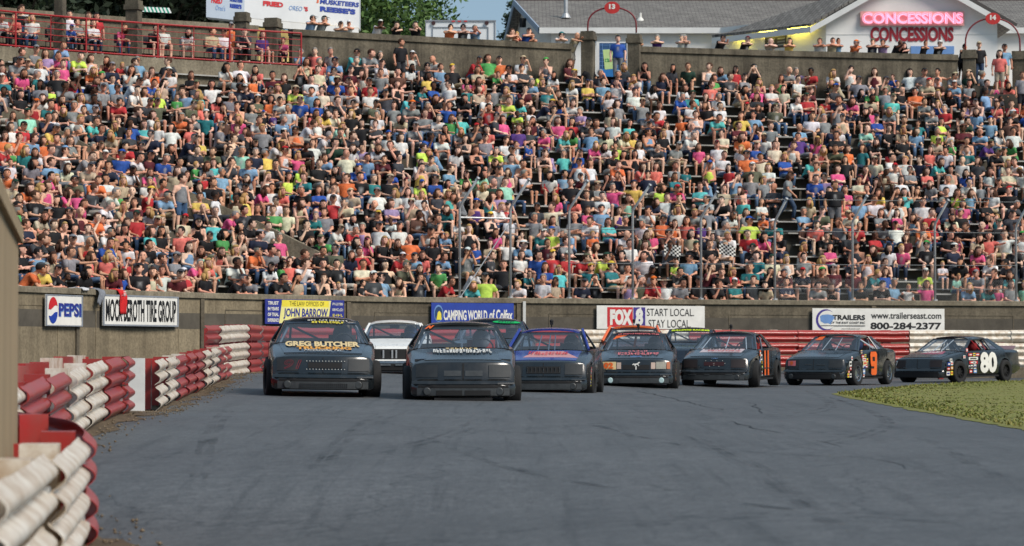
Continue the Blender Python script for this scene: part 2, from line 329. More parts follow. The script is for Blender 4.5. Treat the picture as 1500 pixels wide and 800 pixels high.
for pts in (((1180, 572), (1212, 592), (1160, 606), (1010, 612)), ((1215, 582), (1290, 612), (1250, 640), (1100, 660)), ((700, 615), (640, 640), (520, 665), (380, 680)), ((860, 620), (980, 650), (1200, 668), (1420, 672)), ((330, 600), (300, 640), (280, 700)), ((900, 700), (1060, 735), (1290, 760), (1490, 770)), ((1010, 640), (1110, 690), (1230, 780)), ((560, 610), (500, 640), (455, 690)), ((620, 640), (760, 690), (960, 720)), ((1340, 640), (1400, 670), (1480, 720))): 
    for o_ in (0, 9): ground_strip('tyre_mark', [(a + o_ * (1 + (b - 570) / 120), b + o_ * .25) for a, b in pts], .075, M_mark, .004, .005)
# dirt shoulder and stones along the guardrails
v = []; f = []; stones = MB()
path = resample([p for k in (1, 2, 3) for p in RAILS[k]][:5] + [(-3.3, 19.5, -.22), (-3.75, 21.5, -.12)] + RAILS[2][1:5] + RAILS[3] + [(-6.05, 62, .25), (-5.85, 66, .28), (-5.7, 71, .3)], 0.4)
for i, p in enumerate(path):
    tg = path[min(i + 1, len(path) - 1)] - path[max(i - 1, 0)]; nn = np.array([tg[1], -tg[0]]) / (np.linalg.norm(tg[:2]) + 1e-9)
    if nn[0] < 0: nn = -nn
    we = 0.27 + 0.08 * math.sin(i * 0.9) + RNG.normal() * 0.04
    for o, dz in ((-3.5, .05), (-1.6, .04), (-0.3, .05), (0.12, .035), (we * 0.6, .012), (we, .004)):
        q = p[:2] + nn * o; v.append((q[0], q[1], (p[2] - .02 + dz) if o < 0.2 else gz(q[0], q[1]) + dz))
for i in range(len(path) - 1):
    for j in range(5): f.append((i * 6 + j, i * 6 + j + 1, (i + 1) * 6 + j + 1, (i + 1) * 6 + j))
structure(mk('dirt_shoulder', v, f, M_dirt, sm=True))
for i in range(2600):
    k = random.randrange(3, len(path) - 1); p = path[k]; tg = path[k + 1] - path[k]; nn = np.array([tg[1], -tg[0]]) / (np.linalg.norm(tg[:2]) + 1e-9)
    if nn[0] < 0: nn = -nn
    o = random.triangular(-0.45, 0.62, 0.1); q = p[:2] + nn * o + tg[:2] * random.random(); r = random.uniform(.005, .018) * (1.3 if random.random() < .1 else 1)
    z = max(gz(q[0], q[1]), p[2] if o < .2 else -9) + .012
    vv = [Vector((q[0], q[1], z)) + Vector(d) * r * random.uniform(.6, 1.3) for d in ((1, 0, 0), (0, 1, 0), (-1, 0, 0), (0, -1, 0), (0, 0, .8), (0, 0, -.8))]
    stones.add(vv, [(0, 1, 4), (1, 2, 4), (2, 3, 4), (3, 0, 4), (1, 0, 5), (2, 1, 5), (3, 2, 5), (0, 3, 5)])
stuff(stones.build('gravel', M_stone))

# ---------------------------------------------------------------- guardrails
PROF = [(0.01, 0.0), (0.026, 0.018), (0.07, 0.044), (0.096, 0.068), (0.102, 0.088), (0.094, 0.11), (0.06, 0.134), (0.022, 0.154), (0.012, 0.165), (0.022, 0.176), (0.06, 0.196), (0.094, 0.22), (0.102, 0.242), (0.096, 0.262), (0.07, 0.286), (0.026, 0.312), (0.01, 0.33)]
def beam(name, pts, h0, scale, lip, mat, parent):
    """one W-beam panel along pts (x, y, z); track side is to the right of travel"""
    v = []; f = []; n = len(PROF)
    for side in (0, 1):
        for i, p in enumerate(pts):
            a, b = pts[max(i - 1, 0)], pts[min(i + 1, len(pts) - 1)]; t = (b - a)[:2]; t = t / (np.linalg.norm(t) + 1e-9); nrm = np.array([t[1], -t[0]])
            ext = lip * (1 - i / (len(pts) - 1)) + 0.0
            for d, z in PROF:
                q = p[:2] + nrm * (d * .78 + ext + 0.04 - side * 0.006); v.append((q[0], q[1], p[2] + h0 + z * scale))
    m = len(pts); 
    for i in range(m - 1):
        for j in range(n - 1):
            a = i * n + j; f.append((a, a + n, a + n + 1, a + 1)); a += m * n; f.append((a, a + 1, a + n + 1, a + n))
        a = i * n; c = m * n; f.append((a, a + c, a + n + c, a + n)); a += n - 1; f.append((a, a + n, a + n + c, a + c))
    for i in (0, m - 1):
        for j in range(n - 1):
            a = i * n + j; c = m * n; f.append((a, a + 1, a + 1 + c, a + c))
    o = mk(name, v, f, mat, parent, sm=True); o.data.set_sharp_from_angle(angle=math.radians(40)); return o
def guardrail(idx, label, nb, gap, segs, plen):
    R = resample(RAILS[idx], 0.12); d = np.concatenate([[0], np.cumsum(np.linalg.norm(np.diff(R[:, :2], axis=0), axis=1))])
    root = thing('guardrail', label, 'guardrail', tuple(R[0][:3]), 0, 'guardrail runs along the track wall'); inv = Matrix.Translation(-Vector(R[0][:3]))
    def at(s0): return np.array([np.interp(s0, d, R[:, k]) for k in range(3)])
    objs = []
    bolts = MB()
    for s0, s1, col in segs(d[-1], lambda px: float(np.interp(px, [proj(p)[0] for p in R[::8]], d[::8]))):
        L = s1 - s0; n = max(1, round(L / plen))
        for q in range(n):
            a, b = s0 + L * q / n, s0 + L * (q + 1) / n
            for k in range(nb):
                jit = RNG.normal() * 0.008; pp = [at(x) + np.array([0, 0, jit + RNG.normal() * .003]) for x in np.linspace(a - 0.03, b + 0.05, max(3, int((b - a) / .25)))]
                objs.append(beam('rail_panel', pp, 0.02 + k * gap, (gap - 0.02) / 0.33 if gap < .36 else 1.1, 0.03 + abs(RNG.normal()) * .012, M_red if col == 'r' else M_white, root))
            for k in range(nb):
                for bz in (.16,):
                    c = at(b - .12); t = at(b) - at(a); t = t[:2] / np.linalg.norm(t[:2]); nr = np.array([t[1], -t[0]])
                    bolts.box((c[0] + nr[0] * .075, c[1] + nr[1] * .075, c[2] + .02 + k * gap + bz), (.03, .03, .03))
    top = nb * gap
    for x in np.arange(0.35 if idx != 4 else 3.2, d[-1], 1.9):
        c = at(x); t = at(min(x + .3, d[-1])) - at(max(x - .3, 0)); an = math.atan2(t[1], t[0]); nr = np.array([t[1], -t[0]]) / np.linalg.norm(t[:2])
        m = MB(); m.box((c[0] - nr[0] * .28, c[1] - nr[1] * .28, c[2] + (top - .03 - 1.0) / 2 + 0.28), (.14, .14, top + .33), an)
        o = m.build('post', M_red if int(x * 3) % 2 else M_white, root); objs.append(o)
        m = MB(); m.box((c[0] - nr[0] * .085, c[1] - nr[1] * .085, c[2] + top * .5 + .015), (.26, .2, top * .96), an); o = m.build('spacer_block', M_red if int(x * 5) % 3 else M_white, root); objs.append(o)
    objs.append(bolts.build('bolts', M_galv, root)); stuff(objs[-1]); objs[-1].name = 'bolt'
    if idx in (1, 2):      # back rail, seen over the front one
        for a in np.arange(.2, d[-1] - .6, 1.1):
            pp = []
            for x in (a, a + .5, a + 1.0):
                c = at(x); t = at(min(x + .2, d[-1])) - at(max(x - .2, 0)); nr = np.array([t[1], -t[0]]) / np.linalg.norm(t[:2]); pp.append(np.array([c[0] - nr[0] * .48, c[1] - nr[1] * .48, c[2] + .02]))
            u = pp[2] - pp[0]; mb_ = MB(); mb_.box(tuple(pp[1] + np.array([0, 0, nb * gap - .14 + RNG.normal() * .012])), (float(np.linalg.norm(u[:2])) + .1, .09, .26), math.atan2(u[1], u[0]) + RNG.normal() * .03); objs.append(mb_.build('back_board', M_red if random.random() < .85 else M_white, root))
    for o in objs: o.matrix_parent_inverse = inv
    return root, objs, inv
def seg_px(lst):
    def g(total, s_of):
        out = []; s = 0
        for px, c in lst:
            e = total if px is None else s_of(px); out.append((s, e, c)); s = e
        return out
    return g
guardrail(1, 'short white guardrail curling back into red beside the concrete pillar', 2, .325, lambda T, s: [(0, 9.35, 'w'), (9.35, T, 'r')], 3.0)
guardrail(2, 'dented red and white guardrail that ends short of the white end board', 2, .325, lambda T, s: [(0, 1.3, 'w'), (1.3, 5.2, 'r'), (5.2, 9.4, 'w'), (9.4, T, 'r')], 2.3)
r3, o3, inv3 = guardrail(3, 'red and white striped guardrail starting at a flat white end board', 2, .325, lambda T, s: [(0, 4.9, 'w'), (4.9, 11.6, 'r'), (11.6, 16.4, 'w'), (16.4, T, 'r')], 2.6)
guardrail(4, 'tall triple guardrail curving behind the race cars to the white stretch', 3, .40, lambda T, s: [(0, 2.4, 'r'), (2.4, 7.2, 'w'), (7.2, s(845), 'r'), (s(845), s(1008), 'w'), (s(1008), s(1332), 'r'), (s(1332), T, 'w')], 3.6)
m = MB(); m.box((-4.67, 35.7, .05 + .33), (.2, .06, .70)); o = m.build('end_board', pm('white_board', lin((228, 226, 222)), .5, var=.3, scale=4), r3); o.matrix_parent_inverse = inv3

# ---------------------------------------------------------------- the stand: front wall, steps, benches, upper wall
def strip_curve(name, t0, profile, mat, parent=None, i0=0, i1=None, step=1, curve=None, off=0.0):
    """extrude profile [(outward offset from curve, z)] along the stand's curve"""
    C = curve if curve is not None else row_curve(t0); i1 = len(C) if i1 is None else i1
    idx = list(range(i0, i1, step));
    if idx[-1] != i1 - 1: idx.append(i1 - 1)
    v = []; n = len(profile); f = []
    for i in idx:
        t = C[min(i + 1, len(C) - 1)] - C[max(i - 1, 0)]; t = t / np.linalg.norm(t); nr = np.array([t[1], -t[0]])   # towards the track
        for o, z in profile: q = C[i] + nr * o; v.append((q[0], q[1], z))
    for a in range(len(idx) - 1):
        for j in range(n):
            j2 = (j + 1) % n; f.append((a * n + j, (a + 1) * n + j, (a + 1) * n + j2, a * n + j2))
    f += [tuple(range(n)), tuple(range(len(v) - 1, len(v) - 1 - n, -1))]
    return out_normals(mk(name, v, f, mat, parent))
i_left = 20
fw = thing('track_wall', 'long stained concrete wall under the grandstand carrying the advertising signs', 'wall')
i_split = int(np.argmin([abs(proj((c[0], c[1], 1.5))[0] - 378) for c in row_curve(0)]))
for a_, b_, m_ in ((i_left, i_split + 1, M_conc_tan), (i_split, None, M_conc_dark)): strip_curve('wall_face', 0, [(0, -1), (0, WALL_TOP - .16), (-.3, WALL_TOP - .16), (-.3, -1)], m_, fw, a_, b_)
# coping in separate lengths, panels cast into the face
C0 = row_curve(0); seg = 6
for i in range(i_left, len(C0) - seg, seg):
    strip_curve('coping_block', 0, [(.07, WALL_TOP - .159), (.07, WALL_TOP - .02), (.05, WALL_TOP + RNG.normal() * .004), (-.42, WALL_TOP), (-.42, WALL_TOP - .159)], M_conc, fw, i, i + seg + 1)
def wall_frame(i):
    t = C0[min(i + 1, len(C0) - 1)] - C0[max(i - 1, 0)]; t = t / np.linalg.norm(t); return C0[i], t, np.array([t[1], -t[0]])
for i in range(i_left, len(C0) - 14, 12):
    p, t, nr = wall_frame(i); an = math.atan2(t[1], t[0])
    m = MB(); m.box((p[0] + nr[0] * .02, p[1] + nr[1] * .02, 1.0), (.16, .06, 2.8), an); m.build('wall_rib', M_conc_dark, fw)
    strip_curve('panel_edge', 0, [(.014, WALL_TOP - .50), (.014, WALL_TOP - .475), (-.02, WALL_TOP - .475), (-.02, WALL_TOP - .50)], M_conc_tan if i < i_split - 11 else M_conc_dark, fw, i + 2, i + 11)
    for q_ in (i + 2, i + 10):
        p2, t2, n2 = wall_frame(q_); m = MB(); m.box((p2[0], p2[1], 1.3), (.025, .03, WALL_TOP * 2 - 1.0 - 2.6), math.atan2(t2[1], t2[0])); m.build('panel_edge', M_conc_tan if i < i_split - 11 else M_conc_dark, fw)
gs = thing('grandstand', 'packed concrete grandstand rising in steps behind the track wall', 'grandstand')
for k in range(NR + 1):
    z = row_z(k); t0 = tk(k) if k else 0.0
    C = row_curve(t0); C2 = row_curve(tk(k + 1)); idx = list(range(0, len(C), 2))
    v = []; f = []
    for i in idx: v += [(C[i][0], C[i][1], z - ROW_RISE - .02), (C[i][0], C[i][1], z), (C2[i][0], C2[i][1], z)]
    for a in range(len(idx) - 1): f += [(a * 3, (a + 1) * 3, (a + 1) * 3 + 1, a * 3 + 1), (a * 3 + 1, (a + 1) * 3 + 1, (a + 1) * 3 + 2, a * 3 + 2)]
    mk('step', v, f, M_step, gs)
    Cb = row_curve(tk(k + .78))
    for i in range(0, len(Cb) - 10, 10):
        e = min(i + 10, len(Cb) - 1)
        strip_curve('bench', 0, [(.16, z + .40), (.16, z + .445), (-.14, z + .445), (-.14, z + .40)], M_bench, gs, i, e + (1 if random.random() < .5 else 0), 2, Cb)
        p = Cb[i + 3]; m = MB(); m.box((p[0], p[1], z + .2), (.08, .2, .39)); m.build('bench_leg', M_conc_dark, gs)
TOPZ = row_z(NR) ; CB = row_curve(1.0)
def i_at_px(C, px, z=11.0):
    xs_ = [proj((q[0], q[1], z))[0] for q in C]; return int(np.argmin(np.abs(np.array(xs_) - px)))
iT0, iG1, iG2, iG3, iG4 = i_at_px(CB, 424), i_at_px(CB, 860), i_at_px(CB, 937), i_at_px(CB, 1414), i_at_px(CB, 1484)
UPZ = 12.78
uw = thing('upper_wall', 'streaked concrete wall with coping along the top of the grandstand', 'wall')
for a, b in ((iT0, iG1), (iG2, iG3), (iG4, len(CB))):
    strip_curve('wall_face', 1, [(0, TOPZ - 1), (0, UPZ - .25), (-.3, UPZ - .25), (-.3, TOPZ - 1)], M_conc_up, uw, a, b)
    for i in range(a, b - 1, 8):
        strip_curve('coping_block', 1, [(.08, UPZ - .249), (.08, UPZ - .03), (-.38, UPZ), (-.38, UPZ - .249)], M_conc_up, uw, i, min(i + 9, b))
def pillar(px, zt, w, label, z0=TOPZ - 1, d=None, rz=-.25):
    if d is None: i = i_at_px(CB, px); p = CB[i]; x, y = p[0], p[1]
    else: q = unproj(px, 50, d); x, y = q.x, q.y
    r = thing('pillar', label, 'pillar', (x, y, z0), rz, 'concrete gate pillars of the upper wall'); m = MB()
    h = zt - z0; m.box((0, 0, (h - .34) / 2), (w * .8, w * .8, h - .34)); m.build('shaft', M_conc_up, r)
    m = MB(); m.box((0, 0, h - .25), (w, w, .18)); m.box((0, 0, h - .08), (w * .86, w * .86, .16)); m.build('coping', M_conc_up, r); return x, y
P13a = pillar(868, 13.25, .58, 'concrete pillar at the near end of the sign thirteen gate')
P13b = pillar(926, 13.2, .58, 'concrete pillar just past the man in the blue hoodie')
P14a = pillar(1423, 12.95, .62, 'concrete pillar under the start of the sign fourteen arch')
P14b = pillar(1491, 12.95, .62, 'concrete pillar beside the two people under the sign fourteen arch')
pillar(410, 13.1, .58, 'concrete pillar at the end of the red railing')
pillar(355, 13.28, .52, 'concrete pillar in front of the food sign', d=104.5)
pillar(196, 13.35, .56, 'tall concrete pillar beside the green striped awning', d=101.5)
pillar(88, 14.2, .40, 'tall concrete pillar above the people behind the railing', d=99.5)
# concourse ground behind
structure(mk('concourse', [(CB[0][0] - 60, CB[0][1] + 10, 11.56), *[(q[0], q[1] + .25, 11.56) for q in CB[::4]], (120, 118, 11.56), (200, 118, 11.56), (200, 500, 11.56), (-200, 500, 11.56), (-200, 60, 11.56)],
          [tuple(range(len(CB[::4]) + 6))], pm('concourse_paving', lin((150, 146, 138)), .9, var=.4, scale=1.2)))
# left terrace on its own wall, red railing
TER_Z = 11.3
tw = thing('terrace_wall', 'pale concrete parapet below the red railing terrace', 'wall')
strip_curve('wall_face', 1, [(.9, 10.0), (.9, TER_Z), (-6, TER_Z), (-6, 10.0)], M_conc, tw, 0, iT0 + 1)
bw = thing('terrace_back_wall', 'low concrete wall behind the seated terrace spectators', 'wall')
strip_curve('wall_face', 1, [(-3.2, TER_Z - .2), (-3.2, 13.0), (-3.45, 13.0), (-3.45, TER_Z - .2)], M_conc_dark, bw, 0, iT0 + 1)
strip_curve('coping', 1, [(-3.1, 13.001), (-3.1, 13.2), (-3.55, 13.2), (-3.55, 13.001)], M_conc, bw, 0, iT0 + 1)
rl = thing('red_railing', 'red steel pipe railing along the terrace edge', 'railing'); CR = []
for i in range(0, iT0 + 1):
    t = CB[min(i + 1, len(CB) - 1)] - CB[max(i - 1, 0)]; t /= np.linalg.norm(t); CR.append((CB[i][0] + t[1] * .8, CB[i][1] - t[0] * .8))
for z, r in ((TER_Z + 1.22, .035), (TER_Z + .98, .014), (TER_Z + .76, .014), (TER_Z + .54, .014), (TER_Z + .32, .014), (TER_Z + .06, .03)):
    MB().tube([(x, y, z) for x, y in CR[::3] + [CR[-1]]], r, 6).build('rail', M_redpaint, rl)
pp = np.array(CR); dd = np.concatenate([[0], np.cumsum(np.linalg.norm(np.diff(pp, axis=0), axis=1))])
for kk, s_ in enumerate(np.arange(dd[-1], 0, -1.42)):
    x, y = np.interp(s_, dd, pp[:, 0]), np.interp(s_, dd, pp[:, 1]); MB().tube([(x, y, TER_Z - .02), (x, y, TER_Z + 1.22)], .036 if kk % 2 == 0 else .018, 6).build('post', M_redpaint, rl)
# ---------------------------------------------------------------- near wall end, stair parapet
nw = thing('pit_wall', 'blurred end of a tan concrete wall beside the near white guardrail', 'wall'); m = MB()
a, b = Vector((-1.98, 10.6, 0)), Vector((-3.1, 18.0, 0)); t = (b - a).normalized(); nl = Vector((-t.y, t.x, 0))
q = [a, b, b + nl * .32, a + nl * .32]
m.add([(p.x, p.y, z) for z in (-.6, 1.47) for p in q], [(0, 1, 5, 4), (1, 2, 6, 5), (2, 3, 7, 6), (3, 0, 4, 7), (4, 5, 6, 7)]); m.build('wall_face', pm('sunlit_concrete', lin((158, 138, 108)), .9, var=.5, scale=1.2, stretch=(2, 2, .4), bump=.2, dark=.5), nw)  # tan concrete of this wall, mottled darker in upright streaks
m = MB(); q2 = [a - nl * .03, b - nl * .03 + t * .03, b + nl * .35 + t * .03, a + nl * .35]
m.add([(p.x, p.y, z) for z in (1.471, 1.56) for p in q2], [(3, 2, 1, 0), (0, 1, 5, 4), (1, 2, 6, 5), (2, 3, 7, 6), (3, 0, 4, 7), (4, 5, 6, 7)]); m.build('coping', bpy.data.materials['sunlit_concrete'], nw)
_rowcache = {}
def row_at_px(k, px, z=None):
    """point of row k (seat line) seen at pixel column px: (x, y, tangent)"""
    key = round(k, 3)
    if key not in _rowcache:
        C = row_curve(tk(k + .75)); z_ = row_z(k) + .9; _rowcache[key] = (C, np.array([proj((c[0], c[1], z_))[0] for c in C]))
    C, P = _rowcache[key]; x = np.interp(px, P, C[:, 0]); y = np.interp(px, P, C[:, 1]); i = min(max(int(np.searchsorted(P, px)), 1), len(C) - 1); tt = C[i] - C[i - 1]
    return x, y, tt / np.linalg.norm(tt)
sp = thing('stair_parapet', 'sloping concrete parapet cutting diagonally up through the packed crowd', 'parapet'); m = MB(); ring = []
def y_row(k, px): x, y, _ = row_at_px(k, px); return proj((x, y, row_z(k) + .95))[1]
for px, py in ((500, 384), (440, 355), (380, 327), (300, 292), (182, 240), (90, 193), (0, 152), (-70, 118)):
    k = min(np.linspace(0, NR, 81), key=lambda kk: abs(y_row(kk, px) - py)); x, y, _ = row_at_px(k, px); ring.append((Vector((x, y, 0)), row_z(k) + .95))
v = []
for i, (p, z) in enumerate(ring):
    t = (ring[min(i + 1, len(ring) - 1)][0] - ring[max(i - 1, 0)][0]).normalized(); nl = Vector((-t.y, t.x, 0))
    v += [p + nl * .14 + Vector((0, 0, z)), p - nl * .14 + Vector((0, 0, z)), p - nl * .14 + Vector((0, 0, z - 1.6)), p + nl * .14 + Vector((0, 0, z - 1.6))]
f = []
for i in range(len(ring) - 1):
    for j in range(4): f.append((i * 4 + j, i * 4 + 4 + j, i * 4 + 4 + (j + 1) % 4, i * 4 + (j + 1) % 4))
f += [(0, 1, 2, 3), (len(v) - 1, len(v) - 2, len(v) - 3, len(v) - 4)]
mk('parapet_wall', v, f, M_conc, sp)

# ---------------------------------------------------------------- catch fence
cf = thing('catch_fence', 'galvanised catch fence poles with bent tops along the track wall', 'fence')
PX0 = np.array([proj((c[0], c[1], WALL_TOP))[0] for c in C0])
def wall_px(px): 
    i = float(np.interp(px, PX0, np.arange(len(PX0)))); i0 = int(i); fr = i - i0; i1 = min(i0 + 1, len(C0) - 1)
    p = C0[i0] * (1 - fr) + C0[i1] * fr; t = C0[i1] - C0[max(i0 - 1, 0)]; t = t / np.linalg.norm(t); return p, t, np.array([t[1], -t[0]])
fpx = [(677, 301, 27, 38), (751, 303, 27, 38), (837, 305, 26, 38), (930, 307, 24, 34), (1030, 317, 22, 34), (1138, 323, 15, 30), (1252, 323, 18, 34), (1373, 327, 16, 32), (1492, 330, 14, 30)]
poles = []
for px, yt, lx, ly in fpx:
    p, t, nr = wall_px(px); x, y = p - nr * .18; s_ = FPX / y; ztop = CAMZ + (520 - yt) / s_
    tip = Vector((x + lx / s_, y - .55, ztop + ly / s_)); poles.append((x, y, ztop, tip))
    MB().tube([(x, y, WALL_TOP - .1), (x, y, ztop - .12), (x + .02, y - .02, ztop), tip], .041, 8).tube([tip, tip + Vector((.02, -.02, .03))], .06, 8).build('fence_post', M_galv, cf, sm=True)
    MB().tube([(x, y, WALL_TOP - .02), (x, y, WALL_TOP + .05)], .09, 8).build('post_collar', M_galv, cf)
z_ = CAMZ + (520 - 318.5) / (FPX / poles[0][1])
MB().tube([(poles[0][0], poles[0][1], z_), (poles[1][0], poles[1][1], z_)], .03, 6).build('cross_pipe', M_galv, cf)
MB().tube([(poles[0][0] + .05, poles[0][1] - .02, WALL_TOP + .05), (poles[1][0], poles[1][1], z_ - .1)], .018, 6).build('brace', M_galv, cf)
for zz, i0 in ((4.85, 1), (3.75, 2), (2.95, 2), (5.9, 4)):
    MB().tube([(poles[i][0], poles[i][1] - .05, zz + (i - 5) * .01) for i in range(i0, len(poles))], .010, 4).build('cable', M_wire, cf)
m = MB()
for i in range(5, len(poles) - 1):
    A, B = Vector(poles[i][:2] + (0,)), Vector(poles[i + 1][:2] + (0,)); L = (B - A).length; H = .72; n = int(L / .085)
    for j in range(-int(H / .085), n):
        for sgn in (1, -1):
            s0, s1 = j * .085, j * .085 + H; z0, z1 = (0, H) if sgn > 0 else (H, 0)
            if s0 < 0: z0 += (z1 - z0) * (-s0 / H); s0 = 0
            if s1 > L: z1 = z0 + (z1 - z0) * ((L - s0) / (s1 - s0)); s1 = L
            p0 = A + (B - A) * (s0 / L); p1 = A + (B - A) * (s1 / L); q = .003
            m.add([(p0.x, p0.y, WALL_TOP + z0 - q), (p0.x, p0.y, WALL_TOP + z0 + q), (p1.x, p1.y, WALL_TOP + z1 + q), (p1.x, p1.y, WALL_TOP + z1 - q)], [(0, 1, 2, 3)])
o = m.build('mesh_panel', M_wire, cf); stuff(o)

# ---------------------------------------------------------------- signs on the wall
def flat(name, rgb, rough=.5, var=.26): return pm(name, lin(rgb), rough, var=var, scale=3)
K_white, K_black, K_blue, K_red, K_yel, K_navy = flat('sign_white', (235, 233, 226)), flat('sign_black', (18, 18, 20)), flat('sign_blue', (28, 62, 160)), flat('sign_red', (205, 36, 44)), flat('sign_yellow', (240, 222, 70)), flat('sign_navy', (42, 52, 140))
K_grey, K_orange, K_green, K_sky, K_purple = flat('sign_grey', (140, 146, 155)), flat('print_orange', (240, 105, 35)), flat('print_green', (20, 175, 95)), flat('sign_sky', (110, 150, 205)), flat('sign_purple', (66, 50, 140))
K_neon, K_pink, K_cream, K_gold = flat('print_neon', (205, 230, 40)), flat('print_pink', (225, 120, 125)), flat('print_cream', (232, 205, 150)), flat('print_gold', (235, 165, 60))
def sign(px0, px1, y0, y1, label, board, name='wall_sign', off=.1):
    """a board hung on the wall; returns root and place(u, v, lift) over its face, u 0..1, v 0..1 up"""
    pa, ta, na = wall_px(px0); pb, tb, nb_ = wall_px(px1); A = pa + na * off; B = pb + nb_ * off
    sA, sB = FPX / A[1], FPX / B[1]; zt = CAMZ + (520 - y0) / ((sA + sB) / 2); zb = CAMZ + (520 - y1) / ((sA + sB) / 2)
    d = Vector((B[0] - A[0], B[1] - A[1], 0)); L = d.length; d.normalize(); nr = Vector((d.y, -d.x, 0)); O = Vector((A[0], A[1], zb))
    r = thing(name, label, 'sign', tuple(O)); inv = Matrix.Translation(-O)
    def place(u, v, lift=0.0): return d * (u * L) + Vector((0, 0, 1)) * (v * (zt - zb)) + nr * (.03 + lift)
    m = MB(); m.add([place(u, v, l) for l in (-.03, 0) for u, v in ((0, 0), (1, 0), (1, 1), (0, 1))], [(0, 3, 2, 1), (4, 5, 6, 7), (0, 1, 5, 4), (1, 2, 6, 5), (2, 3, 7, 6), (3, 0, 4, 7)])
    m.build('board', board, r)
    def rect(nm, u0, u1, v0, v1, mat, lift=.004, sk=0): return mk(nm, [place(u0, v0, lift), place(u1, v0, lift), place(u1 + sk, v1, lift), place(u0 + sk, v1, lift)], [(0, 1, 2, 3)], mat, r)
    def txt(body, u0, u1, v0, v1, mat, lift=.008, **k): return text_on('lettering', body, mat, r, lambda u, v, z: place(u0 + (u1 - u0) * u, v0 + (v1 - v0) * v, lift), **k)
    def poly(nm, pts, mat, lift=.006): return mk(nm, [place(u, v, lift) for u, v in pts], [tuple(range(len(pts)))], mat, r)
    return r, place, rect, txt, poly
r, P, rect, txt, poly = sign(61, 115, 432, 478, 'white soda sign with a red, white and blue ball emblem', K_white)
for a_, b_, c_, d_ in ((0, 1, 0, .035), (0, 1, .965, 1), (0, .03, .035, .965), (.97, 1, .035, .965)): rect('frame_edge', a_, b_, c_, d_, K_grey, .012)
def ball(u, v, ru, rv, parts):
    for lo, hi, mat in parts:
        top, bot = [], []
        for i in range(25):
            x = -1 + 2 * i / 24; h = math.sqrt(max(0, 1 - x * x)); wv = .16 * math.sin(x * 2.6)
            b0 = max(-h, min(h, lo + wv)) if lo > -1 else -h; t0 = max(-h, min(h, hi + wv)) if hi < 1 else h
            bot.append((u + ru * x, v + rv * b0)); top.append((u + ru * x, v + rv * max(t0, b0)))
        poly('emblem', bot + top[::-1], mat, .01)
ball(.19, .5, .125, .42, ((-1, -.28, K_blue), (.22, 1, K_red))); 
txt('PEPSI', .355, .965, .29, .72, K_sky, .007, bold=.05); txt('PEPSI', .34, .95, .31, .74, K_navy, .011, bold=.035)
r, P, rect, txt, poly = sign(145, 256, 433, 478, 'white tire shop sign with tall narrow black lettering', K_white)
for a_, b_, c_, d_ in ((0, 1, 0, .05), (0, 1, .95, 1), (0, .018, .05, .95), (.982, 1, .05, .95)): rect('frame_edge', a_, b_, c_, d_, K_grey, .012)
txt('MOCK BEROTH TIRE GROUP', .035, .965, .14, .86, K_black, bold=.03)
r, P, rect, txt, poly = sign(384, 500, 439, 475, 'yellow law office banner with blue ends', K_navy)
rect('yellow_field', .17, .79, .03, .97, flat('pale_yellow', (240, 232, 150)), sk=.04); rect('yellow_band', .205, .80, .70, .97, K_yel, .006)
txt('THE LAW OFFICES OF', .30, .74, .74, .92, K_black, bold=.0); txt('JOHN BARROW', .225, .79, .2, .64, K_navy, .01, bold=.03, shear=.1)
for i, s_ in enumerate(('TRUST', '84 YEARS', 'OF TRIAL', 'EXPERIENCE')): txt(s_, .03, .165, .77 - i * .23, .91 - i * .23, K_white, bold=.03)
for i, s_ in enumerate(('~11', '~10', '~4', '~9')): txt(s_, .845, .985, .78 - i * .23, .90 - i * .23, K_yel if i > 1 else K_white, bold=.03)
r, P, rect, txt, poly = sign(629, 750, 444, 475, 'blue camping dealer banner with white lettering', K_blue)
poly('emblem', [(.085 + .055 * x, .5 + .4 * y) for x, y in ngon(20)], K_sky); poly('emblem', [(.085 + .047 * x, .48 + .34 * y) for x, y in ngon(20)], flat('deep_teal', (20, 60, 110)), .009); poly('emblem', [(.06, .2), (.12, .2), (.115, .5), (.095, .62), (.075, .55)], K_yel, .012)
txt('CAMPING WORLD', .145, .675, .18, .66, K_white, bold=.035); txt('of Colfax', .70, .985, .18, .7, K_white, bold=.03)
r, P, rect, txt, poly = sign(872, 1030, 448, 482, 'white television station sign with a red and purple logo', K_white)
rect('red_field', .095, .33, .08, .93, K_red); rect('purple_field', .335, .445, .08, .93, K_purple)
txt('FOX', .12, .325, .16, .84, K_white, bold=.07); txt('8', .355, .425, .14, .88, K_white, bold=.05)
poly('slash', [(.337, .1), (.35, .1), (.41, .92), (.397, .92)], K_white, .006)
txt('START LOCAL.', .46, .90, .56, .88, K_black, bold=.0); txt('STAY LOCAL.', .475, .87, .06, .40, K_black, bold=.0)
r, P, rect, txt, poly = sign(1188, 1381, 452, 486, 'white trailer dealer sign with web address and phone number', K_white)
poly('ring', [(.10 + .075 * x, .5 + .46 * y) for x, y in ngon(28)], K_purple, .005); poly('ring_gap', [(.112 + .070 * x, .5 + .40 * y) for x, y in ngon(28)], K_white, .008)
poly('map_shape', [(.055, .66), (.075, .72), (.115, .74), (.15, .70), (.165, .60), (.15, .46), (.135, .30), (.115, .36), (.09, .34), (.06, .44)], K_sky, .011)
txt('TRAILERS', .15, .395, .50, .72, K_black, .014, bold=.03); txt('OF THE EAST COAST INC', .135, .395, .34, .43, K_black, .014, bold=.02, shear=.15); rect('rule_line', .06, .395, .235, .265, K_black, .014); txt('www.trailerseast.com', .215, .355, .10, .16, K_black, .014)
txt('www.trailerseast.com', .44, .975, .56, .84, K_black, bold=.015); txt('800-284-2377', .435, .975, .10, .40, K_black, bold=.035)
